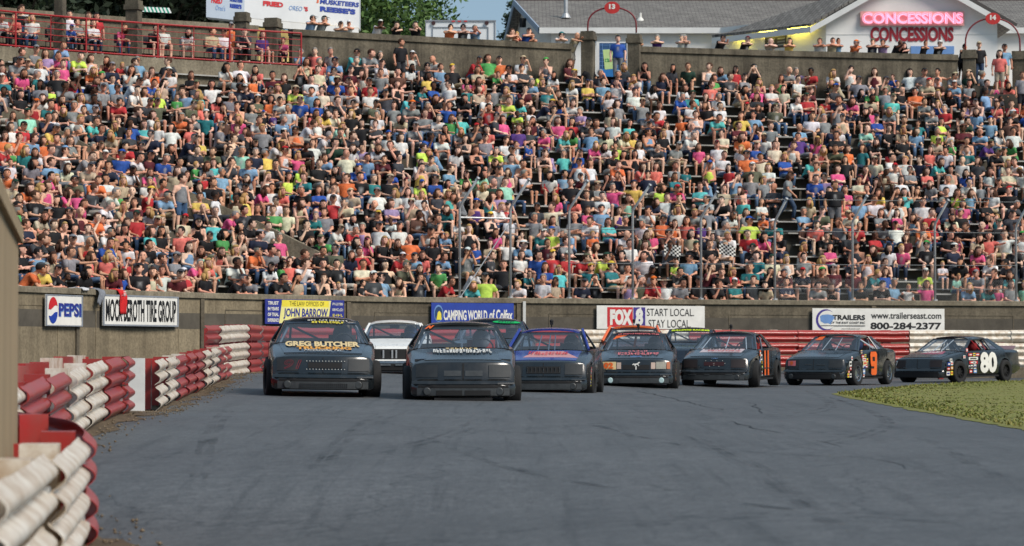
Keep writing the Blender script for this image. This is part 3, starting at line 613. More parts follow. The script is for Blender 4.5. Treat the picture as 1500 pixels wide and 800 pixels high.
p, t, nr = wall_px(766); m = MB(); m.box((p[0] + nr[0] * .12, p[1] + nr[1] * .12, 1.6), (.09, .06, 1.75)); tag(m.build('marker_post', K_white), 'narrow white post on the wall beside the blue camping banner', 'post')

# ---------------------------------------------------------------- cloths hung over the wall
def drape(name, label, px0, px1, y0, y1, mat, cat, ragged=0.0, top=.3):
    pa, t, nr = wall_px((px0 + px1) / 2); s_ = FPX / pa[1]; wd = (px1 - px0) / s_; ht = (y1 - y0) / s_; v = []; f = []; nu, nv = 9, 12
    for j in range(nv + 1):
        vv = j / nv; 
        for i in range(nu + 1):
            u = i / nu - .5; wob = .018 * math.sin(u * 16 + vv * 2.0) * min(1, vv * 3) + .012 * math.sin(vv * 9 + u * 5)
            dist = -top + vv * (ht + top)
            lat = u * wd * (1 - .18 * vv * ragged) + ragged * .10 * math.sin(vv * 4)
            if dist < 0: out, z = dist - .02, WALL_TOP + .03 + wob * .5
            else: out, z = .105 + min(1, dist * 6) * .09 + wob + .01, WALL_TOP + .012 - dist * (1 - ragged * .35 * abs(math.sin(u * 5)))
            q = pa + t * lat + nr * out; v.append((q[0], q[1], z))
    for j in range(nv):
        for i in range(nu): f.append((j * (nu + 1) + i, j * (nu + 1) + i + 1, (j + 1) * (nu + 1) + i + 1, (j + 1) * (nu + 1) + i))
    o = mk(name, v, f, mat, sm=True); md = o.modifiers.new('thickness', 'SOLIDIFY'); md.thickness = .012; md.offset = 1
    return tag(o, label, cat), pa, t, nr
o, pa, t, nr = drape('shirt', 'red T-shirt hung over the wall in front of the tire shop sign', 163, 181, 417, 453, pm('red_cloth', lin((205, 30, 34)), .9, var=.3, scale=6), 'shirt')
for k in range(3):
    mk('print', [tuple((pa + t * (x + .02) + nr * .235).tolist()) + (WALL_TOP - .06 - k * .045 + y,) for x, y in ((-.07, 0), (.07, 0), (.07, .02), (-.07, .02))], [(0, 1, 2, 3)], K_white, o)
drape('jacket', 'crumpled grey jacket hanging over the wall between the soda and tire signs', 129, 148, 416, 445, pm('grey_cloth', lin((128, 132, 140)), .95, var=.5, scale=7), 'jacket', 1.0)
drape('towel', 'white cloth lying on the wall coping above the soda sign', 110, 131, 415, 419, pm('white_cloth', lin((205, 205, 208)), .95, var=.3, scale=7), 'cloth', .6)
# ---------------------------------------------------------------- buildings beyond the upper wall
def shingle_mat():
    m, t, b = new_mat('roof_shingle'); N, L = t.nodes, t.links; tc = N.new('ShaderNodeTexCoord')
    br = N.new('ShaderNodeTexBrick'); br.inputs['Scale'].default_value = 1; br.inputs['Brick Width'].default_value = .35; br.inputs['Row Height'].default_value = .2; br.inputs['Mortar Size'].default_value = .018
    br.inputs['Color1'].default_value = (*lin((150, 146, 140)), 1); br.inputs['Color2'].default_value = (*lin((124, 120, 116)), 1); br.inputs['Mortar'].default_value = (*lin((84, 80, 78)), 1)
    n = N.new('ShaderNodeTexNoise'); n.inputs['Scale'].default_value = 1.4; n.inputs['Detail'].default_value = 6; x = N.new('ShaderNodeMixRGB'); x.blend_type = 'MULTIPLY'; x.inputs[0].default_value = .5
    L.new(tc.outputs['UV'], br.inputs[0]); L.new(tc.outputs['Object'], n.inputs[0]); L.new(br.outputs[0], x.inputs[1]); L.new(n.outputs[0], x.inputs[2]); L.new(x.outputs[0], b.inputs[0]); b.inputs['Roughness'].default_value = .95; return m
M_shin = shingle_mat()
M_bwall = pm('painted_block', lin((232, 231, 228)), .8, var=.2, scale=.9, bump=.1)
M_fascia = pm('white_fascia', lin((222, 222, 220)), .6, var=.2, scale=1.5)
M_trimd = pm('dark_trim', lin((60, 30, 32)), .6)
def quad_uv(name, pts, mat, parent, thick=.12):
    """a slab with metric UVs on it"""
    P = [Vector(p) for p in pts]; n = (P[1] - P[0]).cross(P[-1] - P[0]).normalized(); e = (P[1] - P[0]).normalized(); g = n.cross(e)
    v = P + [p - n * thick for p in P]; k = len(P)
    o = mk(name, v, [tuple(range(k)), tuple(range(2 * k - 1, k - 1, -1))] + [((i + 1) % k, i, k + i, k + (i + 1) % k) for i in range(k)], mat, parent)
    uv = o.data.uv_layers.new(name='UV')
    for lp in o.data.loops:
        p = Vector(v[lp.vertex_index]) - P[0]; uv.data[lp.index].uv = (p.dot(e), p.dot(g))
    return o
def at(px, py, d): return unproj(px, py, d)
GZ = 11.56
cb = thing('concession_building', 'white block building with grey shingle roofs and a pink neon sign on its gable', 'building')
FL, FR = at(1210, 75, 126), at(1461, 75, 126)         # gable front corners
ax = Vector((FR.x - FL.x, FR.y - FL.y, 0)).normalized(); back = Vector((-ax.y, ax.x, 0)); WID = (Vector((FR.x, FR.y, 0)) - Vector((FL.x, FL.y, 0))).length
EV = at(1210, 30, 126).z; PK = EV + 2.15
def gp(u, dpt, z): p = Vector((FL.x, FL.y, 0)) + ax * u + back * dpt; return Vector((p.x, p.y, z))
mk('gable_wall', [gp(0, 0, GZ - .5), gp(WID, 0, GZ - .5), gp(WID, 0, EV + .1), gp(WID / 2, 0, PK + .1), gp(0, 0, EV + .1)], [(0, 1, 2, 3, 4)], M_bwall, cb)
SD = Vector((-4.1, 4.3, 0)).normalized(); SN = Vector((-SD.y, SD.x, 0)) * 1.0     # the canted side wall with the serving hatch
def sw(dpt, z, out=0.0): p = Vector((FL.x, FL.y, 0)) + SD * dpt + SN * out; return Vector((p.x, p.y, z))
if SN.y > 0: SN = -SN
mk('side_wall', [sw(0, GZ - .5), sw(7, GZ - .5), sw(7, EV + .2), sw(0, EV + .2)], [(0, 1, 2, 3)], M_bwall, cb)
mk('side_wall', [gp(WID, 0, GZ - .5), gp(WID, 13, GZ - .5), gp(WID, 13, EV + .2), gp(WID, 0, EV + .2)], [(3, 2, 1, 0)], M_bwall, cb)
OV = .75; sl = (PK - EV) / (WID / 2)
ZE = EV - OV * sl; E0 = gp(-OV, -.5, ZE + .12); E1 = sw(6.2, ZE + .12, .62); PF = gp(WID / 2, -.5, PK + .12); PB = gp(WID / 2, 12, PK + .12)
quad_uv('roof', [E0, PF, PB, E1][::-1], M_shin, cb)
quad_uv('roof', [gp(WID + OV, -.5, EV - OV * sl + .12), gp(WID / 2, -.5, PK + .12), gp(WID / 2, 16, PK + .12), gp(WID + OV, 16, EV - OV * sl + .12)], M_shin, cb)
for a_, b_ in ((-OV, WID / 2), (WID + OV, WID / 2)):
    za, zb_ = EV - OV * sl, PK; m = MB(); o_ = [gp(a_, -.56, za - .2), gp(b_, -.56, zb_ - .2), gp(b_, -.56, zb_ + .07), gp(a_, -.56, za + .07)]; m.add(o_ + [p + back * .06 for p in o_], [(0, 1, 2, 3), (7, 6, 5, 4), (0, 4, 5, 1), (1, 5, 6, 2), (2, 6, 7, 3), (3, 7, 4, 0)]); m.build('rake_board', M_fascia, cb)
    m = MB(); o_ = [gp(a_, -.5, za - .02), gp(b_, -.5, zb_ - .02), gp(b_, 0, zb_ - .02), gp(a_, 0, za - .02)]; m.add(o_, [(0, 1, 2, 3)]); m.build('soffit', M_fascia, cb)
m = MB(); o_ = [E0 + Vector((-.03, -.02, -.28)), E1 + Vector((-.03, -.02, -.28)), E1 + Vector((-.03, -.02, -.02)), E0 + Vector((-.03, -.02, -.02))]
m.add(o_ + [p - SN * .04 for p in o_], [(0, 1, 2, 3), (7, 6, 5, 4), (0, 4, 5, 1), (2, 6, 7, 3)]); m.build('fascia_board', M_fascia, cb)
mk('soffit', [E0 + Vector((0, 0, -.14)), gp(0, -.5, ZE + .02), sw(6.2, ZE + .02), E1 + Vector((0, 0, -.14))], [(0, 1, 2, 3)], M_fascia, cb)
# thin panel joints on the gable
for zz in (EV - .62, EV + .95): m = MB(); c = gp(WID / 2, -.012, zz); m.box(c, (WID if zz < EV else WID * .45, .02, .02), math.atan2(ax.y, ax.x)); m.build('trim_strip', M_fascia, cb)
# long wing behind
z_e, d_e = at(900, 43, 137).z, 137.0
def wing(px0, px1, py_e, py_r, de, dr, label_mat=M_shin):
    A, B = at(px0, py_e, de), at(px1, py_e, de); R0, R1 = at(px0 - 38, py_r, dr), at(px1 - 10, py_r, dr)
    return A, B, R0, R1
A, B = at(790, 41, 130.6), at(1500, 41, 130.6); B.z = A.z; B = B + Vector((9, 0, 0)); R0, R1 = at(753, 0.5, 137), at(1500, 3, 137); R1.z = R0.z; R1 = R1 + Vector((10, 0, 0))
quad_uv('roof', [A, B, R1, R0], M_shin, cb)
mk('wall_face', [(A.x + .55, A.y + .35, GZ - .5), (B.x, B.y + .35, GZ - .5), (B.x, B.y + .35, A.z), (A.x + .55, A.y + .35, A.z)], [(0, 1, 2, 3)], M_bwall, cb)
m = MB(); m.box(((A.x + B.x) / 2, A.y - .04, A.z - .12), (B.x - A.x, .06, .26)); m.build('fascia_board', M_fascia, cb)
m = MB(); m.box(((R0.x + R1.x) / 2, R0.y, R0.z + .05), (R1.x - R0.x, .12, .16)); m.build('ridge_cap', M_trimd, cb)
# left gable end of the wing, turned away
GE = at(733, 40, 143); E2 = Vector((GE.x, GE.y, A.z)); a0 = Vector((A.x + .55, A.y + .35, 0)); e0 = Vector((E2.x + .5, E2.y, 0)); rr = (a0 + e0) / 2
M_shade = M_bwall
mk('gable_wall', [(a0.x, a0.y, GZ - .5), (e0.x, e0.y, GZ - .5), (e0.x, e0.y, A.z), (R0.x + .45, R0.y + .2, R0.z - .1), (a0.x, a0.y, A.z)], [(0, 1, 2, 3, 4)], M_bwall, cb)
quad_uv('roof', [R0, R1, R1 + Vector((0, 7, -2.2)), E2 + Vector((0, 0, -.05))], M_shin, cb)
for p, q in ((A, R0), (R0, E2)):
    m = MB(); d_ = (q - p).normalized(); o_ = [p + Vector((-.04, -.04, -.26)), q + Vector((-.04, -.04, -.26)), q + Vector((-.04, -.04, .04)), p + Vector((-.04, -.04, .04))]; m.add(o_ + [k + Vector((.06, .03, 0)) for k in o_], [(0, 1, 2, 3), (7, 6, 5, 4), (0, 4, 5, 1), (2, 6, 7, 3)]); m.build('rake_board', pm('grey_blue_fascia', lin((150, 165, 185)), .6), cb)
vq = at(769, 32, 133.2); m = MB(); m.box((vq.x - .1, vq.y + .4, vq.z), (.22, .25, .42), .5); m.build('gable_vent', M_dark, cb)
# roof vents
for px, y0, y1, r_, dd, mt in ((829, 0, 24, .1, 132.8, M_galv), (938, 19, 30, .06, 132.4, K_white)):
    a_, b_ = at(px, y0, dd), at(px, y1 + 2, dd); m = MB(); m.tube([b_, Vector((b_.x, b_.y, a_.z))], r_, 10); m.lathe([(.24, 0), (r_ + .02, .22)], 12, Matrix.Translation((b_.x, b_.y, b_.z - .02))); m.build('vent_pipe', mt, cb)
# fluorescent tubes on the side wall
M_tube = pm('lit_tube', (1.0, .84, .10), .4, emit=11)
for px0, px1, py in ((1074, 1098, 50), (1115, 1140, 43.5), (1157, 1184, 36)):
    def side(px):   # point of the side wall plane seen at px
        lo, hi = 0.0, 7.0
        for _ in range(40):
            mid = (lo + hi) / 2; x, _y = proj(sw(mid, 15, .14)); lo, hi = (mid, hi) if x > px else (lo, mid)
        return lo
    dn, df = side(px1), side(px0); zz = sw((dn + df) / 2, 0); zz = CAMZ + (520 - py) / (FPX / zz.y)
    zz -= .12; a_, b_ = sw(dn, zz, .24), sw(df, zz, .24); m = MB(); m.tube([a_, b_], .075, 8); m.build('lamp_tube', M_tube, cb); m = MB(); m.tube([a_ - SN * .09 + Vector((0, 0, .09)), b_ - SN * .09 + Vector((0, 0, .09))], .05, 4); m.build('lamp_housing', M_trimd, cb)
# menu board and serving window on the side wall
dn, df = side(1150), side(1118); M_menu = flat('menu_board', (60, 56, 56))
def side_rect(nm, d0, d1, z0, z1, mat, o=-.03): return mk(nm, [sw(d0, z0, -o), sw(d1, z0, -o), sw(d1, z1, -o), sw(d0, z1, -o)], [(0, 1, 2, 3)], mat, cb)
zm = CAMZ + (520 - 68) / (FPX / sw(dn, 0).y); side_rect('menu_board', dn, df, zm, zm + .85, M_menu)
for k in range(5):
    for c in range(2): side_rect('menu_line', dn + (df - dn) * (.08 + .46 * c), dn + (df - dn) * (.42 + .46 * c), zm + .1 + k * .14, zm + .16 + k * .14, K_grey, -.036)
dn, df = side(1200), side(1165); side_rect('serving_window', dn, df, GZ + .9, GZ + 1.95, M_dark); side_rect('window_light', dn + (df - dn) * .3, dn + (df - dn) * .75, GZ + 1.6, GZ + 1.75, pm('lit_window', (1, .86, .45), .4, emit=2.5), -.04)
# neon and painted lettering on the gable
gs_ = lambda px: (gp(0, 0, 0) - Vector((0, 0, 0))).length * 0 + float(np.interp(px, [proj(gp(u, -.05, 15))[0] for u in np.linspace(0, WID, 40)], np.linspace(0, WID, 40)))
zpx = lambda px, py: CAMZ + (520 - py) / (FPX / gp(gs_(px), 0, 0).y)
def gtext(nm, body, px0, px1, y0, y1, mat, out, parent, **k):
    u0, u1 = gs_(px0), gs_(px1); zt, zb = zpx((px0 + px1) / 2, y0), zpx((px0 + px1) / 2, y1)
    return text_on(nm, body, mat, parent, lambda u, v, z: gp(u0 + (u1 - u0) * u, -out - z * 3.0, zb + (zt - zb) * v), **k)
M_neon = pm('neon_pink', (1.0, .46, .62), .4, emit=.42); M_neon2 = pm('neon_white_pink', (1.0, .58, .72), .4, emit=.42)
ns = thing('neon_sign', 'glowing pink neon lettering mounted on the white gable', 'neon sign')
u0, u1 = gs_(1260), gs_(1412); zt, zb = zpx(1330, 16), zpx(1330, 37)
c = gp((u0 + u1) / 2, -.1, (zt + zb) / 2); m = MB(); m.box(c, (u1 - u0, .1, zt - zb), math.atan2(ax.y, ax.x)); m.build('backing_board', pm('pink_board', lin((232, 172, 168)), .7, var=.2, scale=3), ns)
gtext('neon_tube', 'CONCESSIONS', 1262, 1410, 18, 35, M_neon, .24, ns, bold=.02, outline=.024); gtext('neon_tube', 'CONCESSIONS', 1264, 1408, 20, 33.5, M_neon2, .22, ns, bold=-.03, outline=.014)
gtext('painted_lettering', 'CONCESSIONS', 1275, 1397, 38.5, 60, flat('dull_red', (150, 22, 38)), .03, cb, bold=.045)
m = MB(); c = gp(gs_(1366), -.03, zpx(1366, 72.5)); m.box(c, ((gs_(1398) - gs_(1335)), .05, .34), math.atan2(ax.y, ax.x)); m.build('blue_panel', K_sky, cb)
for px in (1194, 1203):
    c = gp(gs_(1210) - .35 + (px - 1194) * .03, -.3, zpx(1210, 33)); m = MB(); m.ball(c, (.07, .09, .07), 8, 6); m.build('flood_lamp', K_white, cb)
# beer banner behind the first gate
bp = thing('drink_banner', 'blue banner with a big pale green drink cup behind the gate', 'banner'); D_ = 116.5
def br(nm, x0, x1, y0, y1, mat, o=0.0, n=None):
    a_, b_ = at(x0, y1, D_), at(x1, y0, D_); return mk(nm, [(a_.x, D_ - o, a_.z), (b_.x, D_ - o, a_.z), (b_.x, D_ - o, b_.z), (a_.x, D_ - o, b_.z)], [(0, 1, 2, 3)], mat, bp)
a_, b_ = at(878, 118, D_), at(918, 63, D_); m = MB(); m.box(((a_.x + b_.x) / 2, D_ + .06, (a_.z + b_.z) / 2), (b_.x - a_.x, .1, b_.z - a_.z)); m.build('board', flat('banner_blue', (45, 85, 130)), bp)
br('lower_band', 878, 918, 101, 118, flat('bright_blue', (40, 120, 190)), .006)
for k in range(6): br('tile_line', 878, 918, 66 + k * 6, 66.5 + k * 6, K_sky, .007)
for k in range(4): br('tile_line', 882 + k * 11, 882.6 + k * 11, 64, 100, K_sky, .008)
pts = [(883, 73), (900, 72), (898, 101), (886, 102)]; vv = [at(x, y, D_) for x, y in pts]; mk('cup', [(p.x, D_ - .012, p.z) for p in vv][::-1], [(0, 1, 2, 3)], flat('pale_green', (196, 222, 150)), bp)
a_, b_ = at(886, 91, D_), at(898, 86, D_); text_on('lettering', '~5', K_green, bp, lambda u, v, z: (a_.x + (b_.x - a_.x) * u, D_ - .02, a_.z + (b_.z - a_.z) * v), bold=.03)
# white structure edge behind first gate
a_, b_ = at(874, 118, 117.2), at(936, 60, 117.2); m = MB(); m.box(((a_.x + b_.x) / 2, 117.6, (GZ + b_.z) / 2), (b_.x - a_.x, .2, b_.z - GZ)); tag(m.build('gate_screen', M_bwall), 'white painted screen behind the drink banner in the gate', 'screen')
# red arches with numbered discs
def arch(px0, px1, pt, d, num, label, z0):
    r = thing('gate_arch', label, 'arch', group='numbered arches over the stand gates'); a_, b_ = at(px0, 50, d), at(px1, 50, d); ct = at((px0 + px1) / 2, pt, d); x0, x1, zt = a_.x, b_.x, ct.z
    pts = [(x0, d, z0)] + [((x0 + x1) / 2 - (x1 - x0) / 2 * math.cos(PI * k / 20), d, z0 + .25 + (zt - z0 - .25) * math.sin(PI * k / 20) ** .8) for k in range(21)] + [(x1, d, z0)]
    MB().tube(pts, .035, 6).build('arch_pipe', pm('dark_red_paint', lin((125, 30, 38)), .5, var=.3), r, sm=True)
    m = MB(); M = Matrix.Translation(((x0 + x1) / 2, d - .06, zt - .02)) @ Matrix.Rotation(PI / 2, 4, 'X'); m.lathe([(.3, 0), (.3, .06)], 24, M); o = m.build('number_disc', flat('disc_red', (195, 45, 42)), r)
    for v_ in o.data.vertices: v_.co.z = zt - .02 + (v_.co.z - zt + .02) * .78
    cx = (x0 + x1) / 2; text_on('number', num, K_white, r, lambda u, v, z: (cx - .12 + .24 * u, d - .13, zt - .08 + .2 * v), bold=.06)
arch(861, 932, 11, P13a[1], '13', 'dark red pipe arch carrying a red disc numbered thirteen', 13.2)
arch(1414, 1494, 27, P14a[1] - .1, '14', 'dark red pipe arch carrying a red disc numbered fourteen', 12.9)
# food stand with lit sign
fs_ = thing('food_sign', 'long white illuminated food sign with red and blue lettering', 'sign'); D_ = 121.0
a_, b_ = at(358, 26, D_), at(526, -34, D_ + 2.5)
def fp(u, v, o=0): return Vector((a_.x + (b_.x - a_.x) * u, D_ + 2.5 * u - o, a_.z - .15 * u + (b_.z - a_.z) * v))
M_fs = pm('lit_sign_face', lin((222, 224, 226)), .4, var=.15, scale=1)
m = MB(); m.add([fp(0, 0), fp(1, 0), fp(1, 1), fp(0, 1), fp(0, 0, -1.2), fp(1, 0, -1.2), fp(1, 1, -1.2), fp(0, 1, -1.2)], [(0, 1, 2, 3), (1, 5, 6, 2), (4, 0, 3, 7), (3, 2, 6, 7), (0, 4, 5, 1)]); m.build('sign_box', M_fs, fs_)
def ft(body, u0, u1, v0, v1, mat, **k): return text_on('lettering', body, mat, fs_, lambda u, v, z: fp(u0 + (u1 - u0) * u, v0 + (v1 - v0) * v, .02), **k)
ft('FRIED', .16, .335, .28, .385, K_red, bold=.06); ft("OREO", .385, .50, .24, .335, K_sky, bold=-.0, shear=.2, outline=0); ft("'S", .515, .55, .245, .34, K_red, bold=.05); ft("REESE'S", .655, .97, .27, .385, K_blue, bold=.06); ft('MUSKETEERS', .655, 1.0, .43, .53, K_blue, bold=.04, shear=.1); ft('~4', .075, .125, .42, .5, K_grey, shear=.3)
ft('3', .625, .645, .44, .53, K_orange, bold=.05)
l0 = at(302, 25, D_ - 1.5)
def lp(u, v, o=0): return Vector((l0.x + (a_.x - l0.x) * u, D_ - 1.5 + 1.5 * u - o, l0.z - .15 * (1 - u) * 0 + (b_.z - a_.z) * v))
m = MB(); m.add([lp(0, 0), lp(1, 0), lp(1, 1), lp(0, 1)] + [lp(0, 0, -.8), lp(1, 0, -.8), lp(1, 1, -.8), lp(0, 1, -.8)], [(0, 1, 2, 3), (1, 5, 6, 2), (4, 0, 3, 7), (3, 2, 6, 7), (0, 4, 5, 1)]); m.build('sign_wing', pm('shaded_sign_face', lin((178, 190, 205)), .5, var=.15, scale=1), fs_)  # blue-grey shade of the angled wing is put into its base colour
def lt(body, u0, u1, v0, v1, mat, **k): return text_on('lettering', body, mat, fs_, lambda u, v, z: lp(u0 + (u1 - u0) * u, v0 + (v1 - v0) * v, .02), **k)
lt('FRIED', .13, .42, .3, .42, K_red, bold=.05, shear=.2); lt("Oreo's", .25, .5, .16, .27, K_sky, shear=.2); lt("REESE'S", .62, .93, .24, .33, K_blue, bold=.06); lt('MUSKETEERS', .62, .95, .37, .45, K_blue, bold=.05)
m = MB(); p0, p1 = at(360, 36, D_ + .3), at(526, 42, D_ + 2.2); m.add([fp(0, -.02, .25), fp(1, -.02, .25), fp(1, -.16, .25), fp(0, -.16, .25)], [(3, 2, 1, 0)]); m.build('lower_awning', M_fascia, fs_)
m = MB(); m.add([fp(.02, -.16, -.4), fp(1, -.16, -.4), Vector((fp(1, 0).x, fp(1, 0).y + .4, GZ)), Vector((fp(.02, 0).x, fp(.02, 0).y + .4, GZ))], [(3, 2, 1, 0)]); m.build('stand_front', pm('warm_lit_front', lin((215, 190, 120)), .7, var=.5, scale=.8), fs_)  # yellow lamp light is put into the base colour of the front
m = MB(); m.tube([fp(.52, -.3, -.3), fp(.96, -.3, -.3)], .05, 6); m.build('lamp_tube', pm('warm_tube', (1.0, .78, .35), .4, emit=9), fs_)
# white trailer
tr = thing('box_trailer', 'plain white box trailer parked behind the upper wall', 'trailer'); D_ = 124; a_, b_ = at(623, 52, D_), at(726, 30, D_); m = MB(); m.box(((a_.x + b_.x) / 2, D_ + 1.3, (GZ + .5 + b_.z) / 2), (b_.x - a_.x, 2.6, b_.z - GZ - .5)); m.build('body', pm('trailer_white', lin((225, 228, 230)), .4, var=.12, scale=2), tr)
for z in (b_.z - .02, GZ + .55): m = MB(); m.box(((a_.x + b_.x) / 2, D_ - .02, z), (b_.x - a_.x + .04, .06, .06)); m.build('edge_trim', K_grey, tr)
for x in (a_.x + .02, b_.x - .02, a_.x + .32, b_.x - .32): m = MB(); m.box((x, D_ - .02, (GZ + .5 + b_.z) / 2 - (.15 if abs(x - a_.x) > .1 and abs(x - b_.x) > .1 else 0)), (.03, .05, b_.z - GZ - .5 - (.3 if abs(x - a_.x) > .1 and abs(x - b_.x) > .1 else 0))); m.build('door_seam', K_grey, tr)
m = MB(); m.box(((a_.x + b_.x) / 2, D_ - .02, b_.z - .3), (b_.x - a_.x - .64, .05, .03)); m.build('door_seam', K_grey, tr)
for px in (635, 713): c = at(px, 34, D_ - .05); m = MB(); m.lathe([(.09, 0), (.09, .05)], 12, Matrix.Translation(c) @ Matrix.Rotation(PI / 2, 4, 'X')); m.build('marker_lamp', M_trimd, tr)
for px in (664, 673, 682): c = at(px, 31.2, D_ - .05); m = MB(); m.box(c, (.14, .04, .05)); m.build('clearance_lamp', K_red, tr)
for x in (a_.x + .6, b_.x - .6): m = MB(); m.lathe([(.34, -.1), (.34, .1)], 14, Matrix.Translation((x, D_ + 1.3, GZ + .34)) @ Matrix.Rotation(PI / 2, 4, 'Y')); m.build('wheel', M_black, tr)
# green striped awning
aw = thing('awning', 'green and white striped awning beside the tall pillar', 'awning'); D_ = 108; n = 9
for k in range(n):
    x0, x1 = at(205 + k * 5.6, 20, D_).x, at(205 + (k + 1) * 5.6, 20, D_).x; za, zb_ = at(205, 9.5 + k * .25, D_).z, at(205, 21 + k * .3, D_).z
    for h in (0, 1): xm = (x0 + x1) / 2; u0_, u1_ = (x0, xm) if h == 0 else (xm, x1); mk('stripe', [(u0_, D_ - .9, zb_), (u1_, D_ - .9, zb_), (u1_ - .2, D_, za), (u0_ - .2, D_, za)], [(0, 1, 2, 3)], flat('awning_green', (20, 140, 105)) if h == 0 else K_white, aw)

# ---------------------------------------------------------------- trees
def leaf_mat(name, c1, c2):
    m, t, b = new_mat(name); N, L = t.nodes, t.links; g = N.new('ShaderNodeNewGeometry'); r = N.new('ShaderNodeValToRGB'); r.color_ramp.elements[0].color = (*c1, 1); r.color_ramp.elements[1].color = (*c2, 1)
    L.new(g.outputs['Random Per Island'], r.inputs[0]); L.new(r.outputs[0], b.inputs[0]); b.inputs['Roughness'].default_value = .7; return m
M_bark = pm('bark', lin((62, 52, 42)), .95, var=.6, scale=4, stretch=(3, 3, .5), bump=.4)
def tree(name, x, y, z0, h, rad, label, mat, nclump=70, leaf=.22, per=70, low=.35, conifer=False):
    rt = thing(name, label, 'tree', (x, y, z0), 0, 'trees behind the concession stands'); R = np.random.default_rng(int(abs(x * 31 + y)))
    m = MB(); m.tube([(0, 0, 0), (.05, 0, h * .3), (-.05, .05, h * .6), (0, 0, h * .97)], [h * .022, h * .017, h * .011, .02], 7); cen = []
    if conifer:
        for k in range(nclump):
            t = .15 + .85 * R.random() ** .85; rr = rad * (1.05 - t) * (.75 + .35 * R.random()); an = R.random() * 2 * PI; e = np.array([math.cos(an) * rr, math.sin(an) * rr, h * t + .12 * rr])
            m.tube([(0, 0, h * t - .1), tuple(e)], [.03, .008], 4)
            for q in np.linspace(.25, 1, 5): cen.append((np.array([0, 0, h * t - .1]) * (1 - q) + e * q, .25 + .25 * rr * .3))
    else:
        for k in range(nclump):
            u = R.normal(size=3); u /= np.linalg.norm(u); rr = R.random() ** .45
            c = np.array([u[0] * rad * rr, u[1] * rad * rr, h * (low + (1 - low) * .5) + u[2] * h * (1 - low) * .5 * rr]); c[:2] *= 1.15 - .35 * max(0, (c[2] / h - .6))
            cen.append((c, rad * (.14 + .16 * R.random())))
            if k % 4 == 0: m.tube([(0, 0, h * low * .8), tuple(c * .55 + np.array([0, 0, h * .18])), tuple(c)], [h * .008, h * .005, .01], 4)
    m.build('trunk', M_bark, rt)
    C = np.concatenate([np.repeat(c[None], per, 0) + R.normal(size=(per, 3)) * np.array([1, 1, .55 if conifer else .8]) * r_ * .62 for c, r_ in cen]); n = len(C)
    a = R.normal(size=(n, 3)); a /= np.linalg.norm(a, axis=1)[:, None]; b = np.cross(a, R.normal(size=(n, 3))); b /= np.linalg.norm(b, axis=1)[:, None]; s_ = leaf * (.6 + .8 * R.random((n, 1)))
    V = np.stack([C - a * s_, C + b * s_ * .45, C + a * s_, C - b * s_ * .45], 1).reshape(-1, 3)
    me = bpy.data.meshes.new('crown'); me.vertices.add(len(V)); me.vertices.foreach_set('co', V.ravel()); me.loops.add(len(V)); me.loops.foreach_set('vertex_index', np.arange(len(V)))
    me.polygons.add(n); me.polygons.foreach_set('loop_start', np.arange(n) * 4); me.polygons.foreach_set('loop_total', np.full(n, 4)); me.materials.append(mat); me.update(); me.validate(); link('crown', me, rt)
LM1, LM2, LM3 = leaf_mat('leaf_mid', lin((52, 82, 34)), lin((96, 124, 54))), leaf_mat('leaf_dark', lin((22, 34, 20)), lin((40, 56, 30))), leaf_mat('leaf_pine', lin((34, 52, 38)), lin((66, 86, 58)))
def tp(px, d): return at(px, 100, d).x
tree('broadleaf_tree', tp(578, 150), 150, GZ, 9.4, 3.6, 'broad mid green tree between the food sign and the white trailer', LM1, 110, .16, 90, .15)
tree('broadleaf_tree', tp(545, 156), 156, GZ, 10.8, 3.6, 'green tree half hidden behind the end of the food sign', LM1, 70, .16, 80, .2)
tree('pine_tree', tp(622, 158), 158, GZ, 8.6, 3.0, 'sparse pine with drooping boughs beside the sky gap', LM3, 46, .12, 40, conifer=True)
tree('pine_tree', tp(752, 165), 165, GZ, 9.5, 2.4, 'dark pine rising behind the end of the long shingle roof', LM3, 60, .12, 40, conifer=True)
for px, d, h, rd in ((60, 128, 10, 4.2), (130, 130, 11, 4.5), (215, 128, 10.5, 4.5), (285, 131, 11, 4.2), (5, 124, 10, 4), (330, 136, 11.5, 4)):
    tree('broadleaf_tree', tp(px, d), d, GZ - .5, h, rd, {60: 'dark tree above the standing spectators behind the railing', 130: 'dark tree behind the man in the white shirt', 215: 'dark tree over the green striped awning', 285: 'dark tree beside the shaded end of the food sign', 5: 'dark tree at the edge of the terrace', 330: 'dark tree rising behind the food sign wing'}[px], LM2, 90, .22, 90, .08)
tree('broadleaf_tree', tp(1040, 175), 175, GZ, 10.3, 3.4, 'tree top showing over the ridge of the long shingle roof', LM1, 60, .2, 70, .3)
tree('broadleaf_tree', tp(985, 178), 178, GZ, 10.2, 3.0, 'second tree top just clearing the shingle roof ridge', LM1, 50, .2, 70, .3)
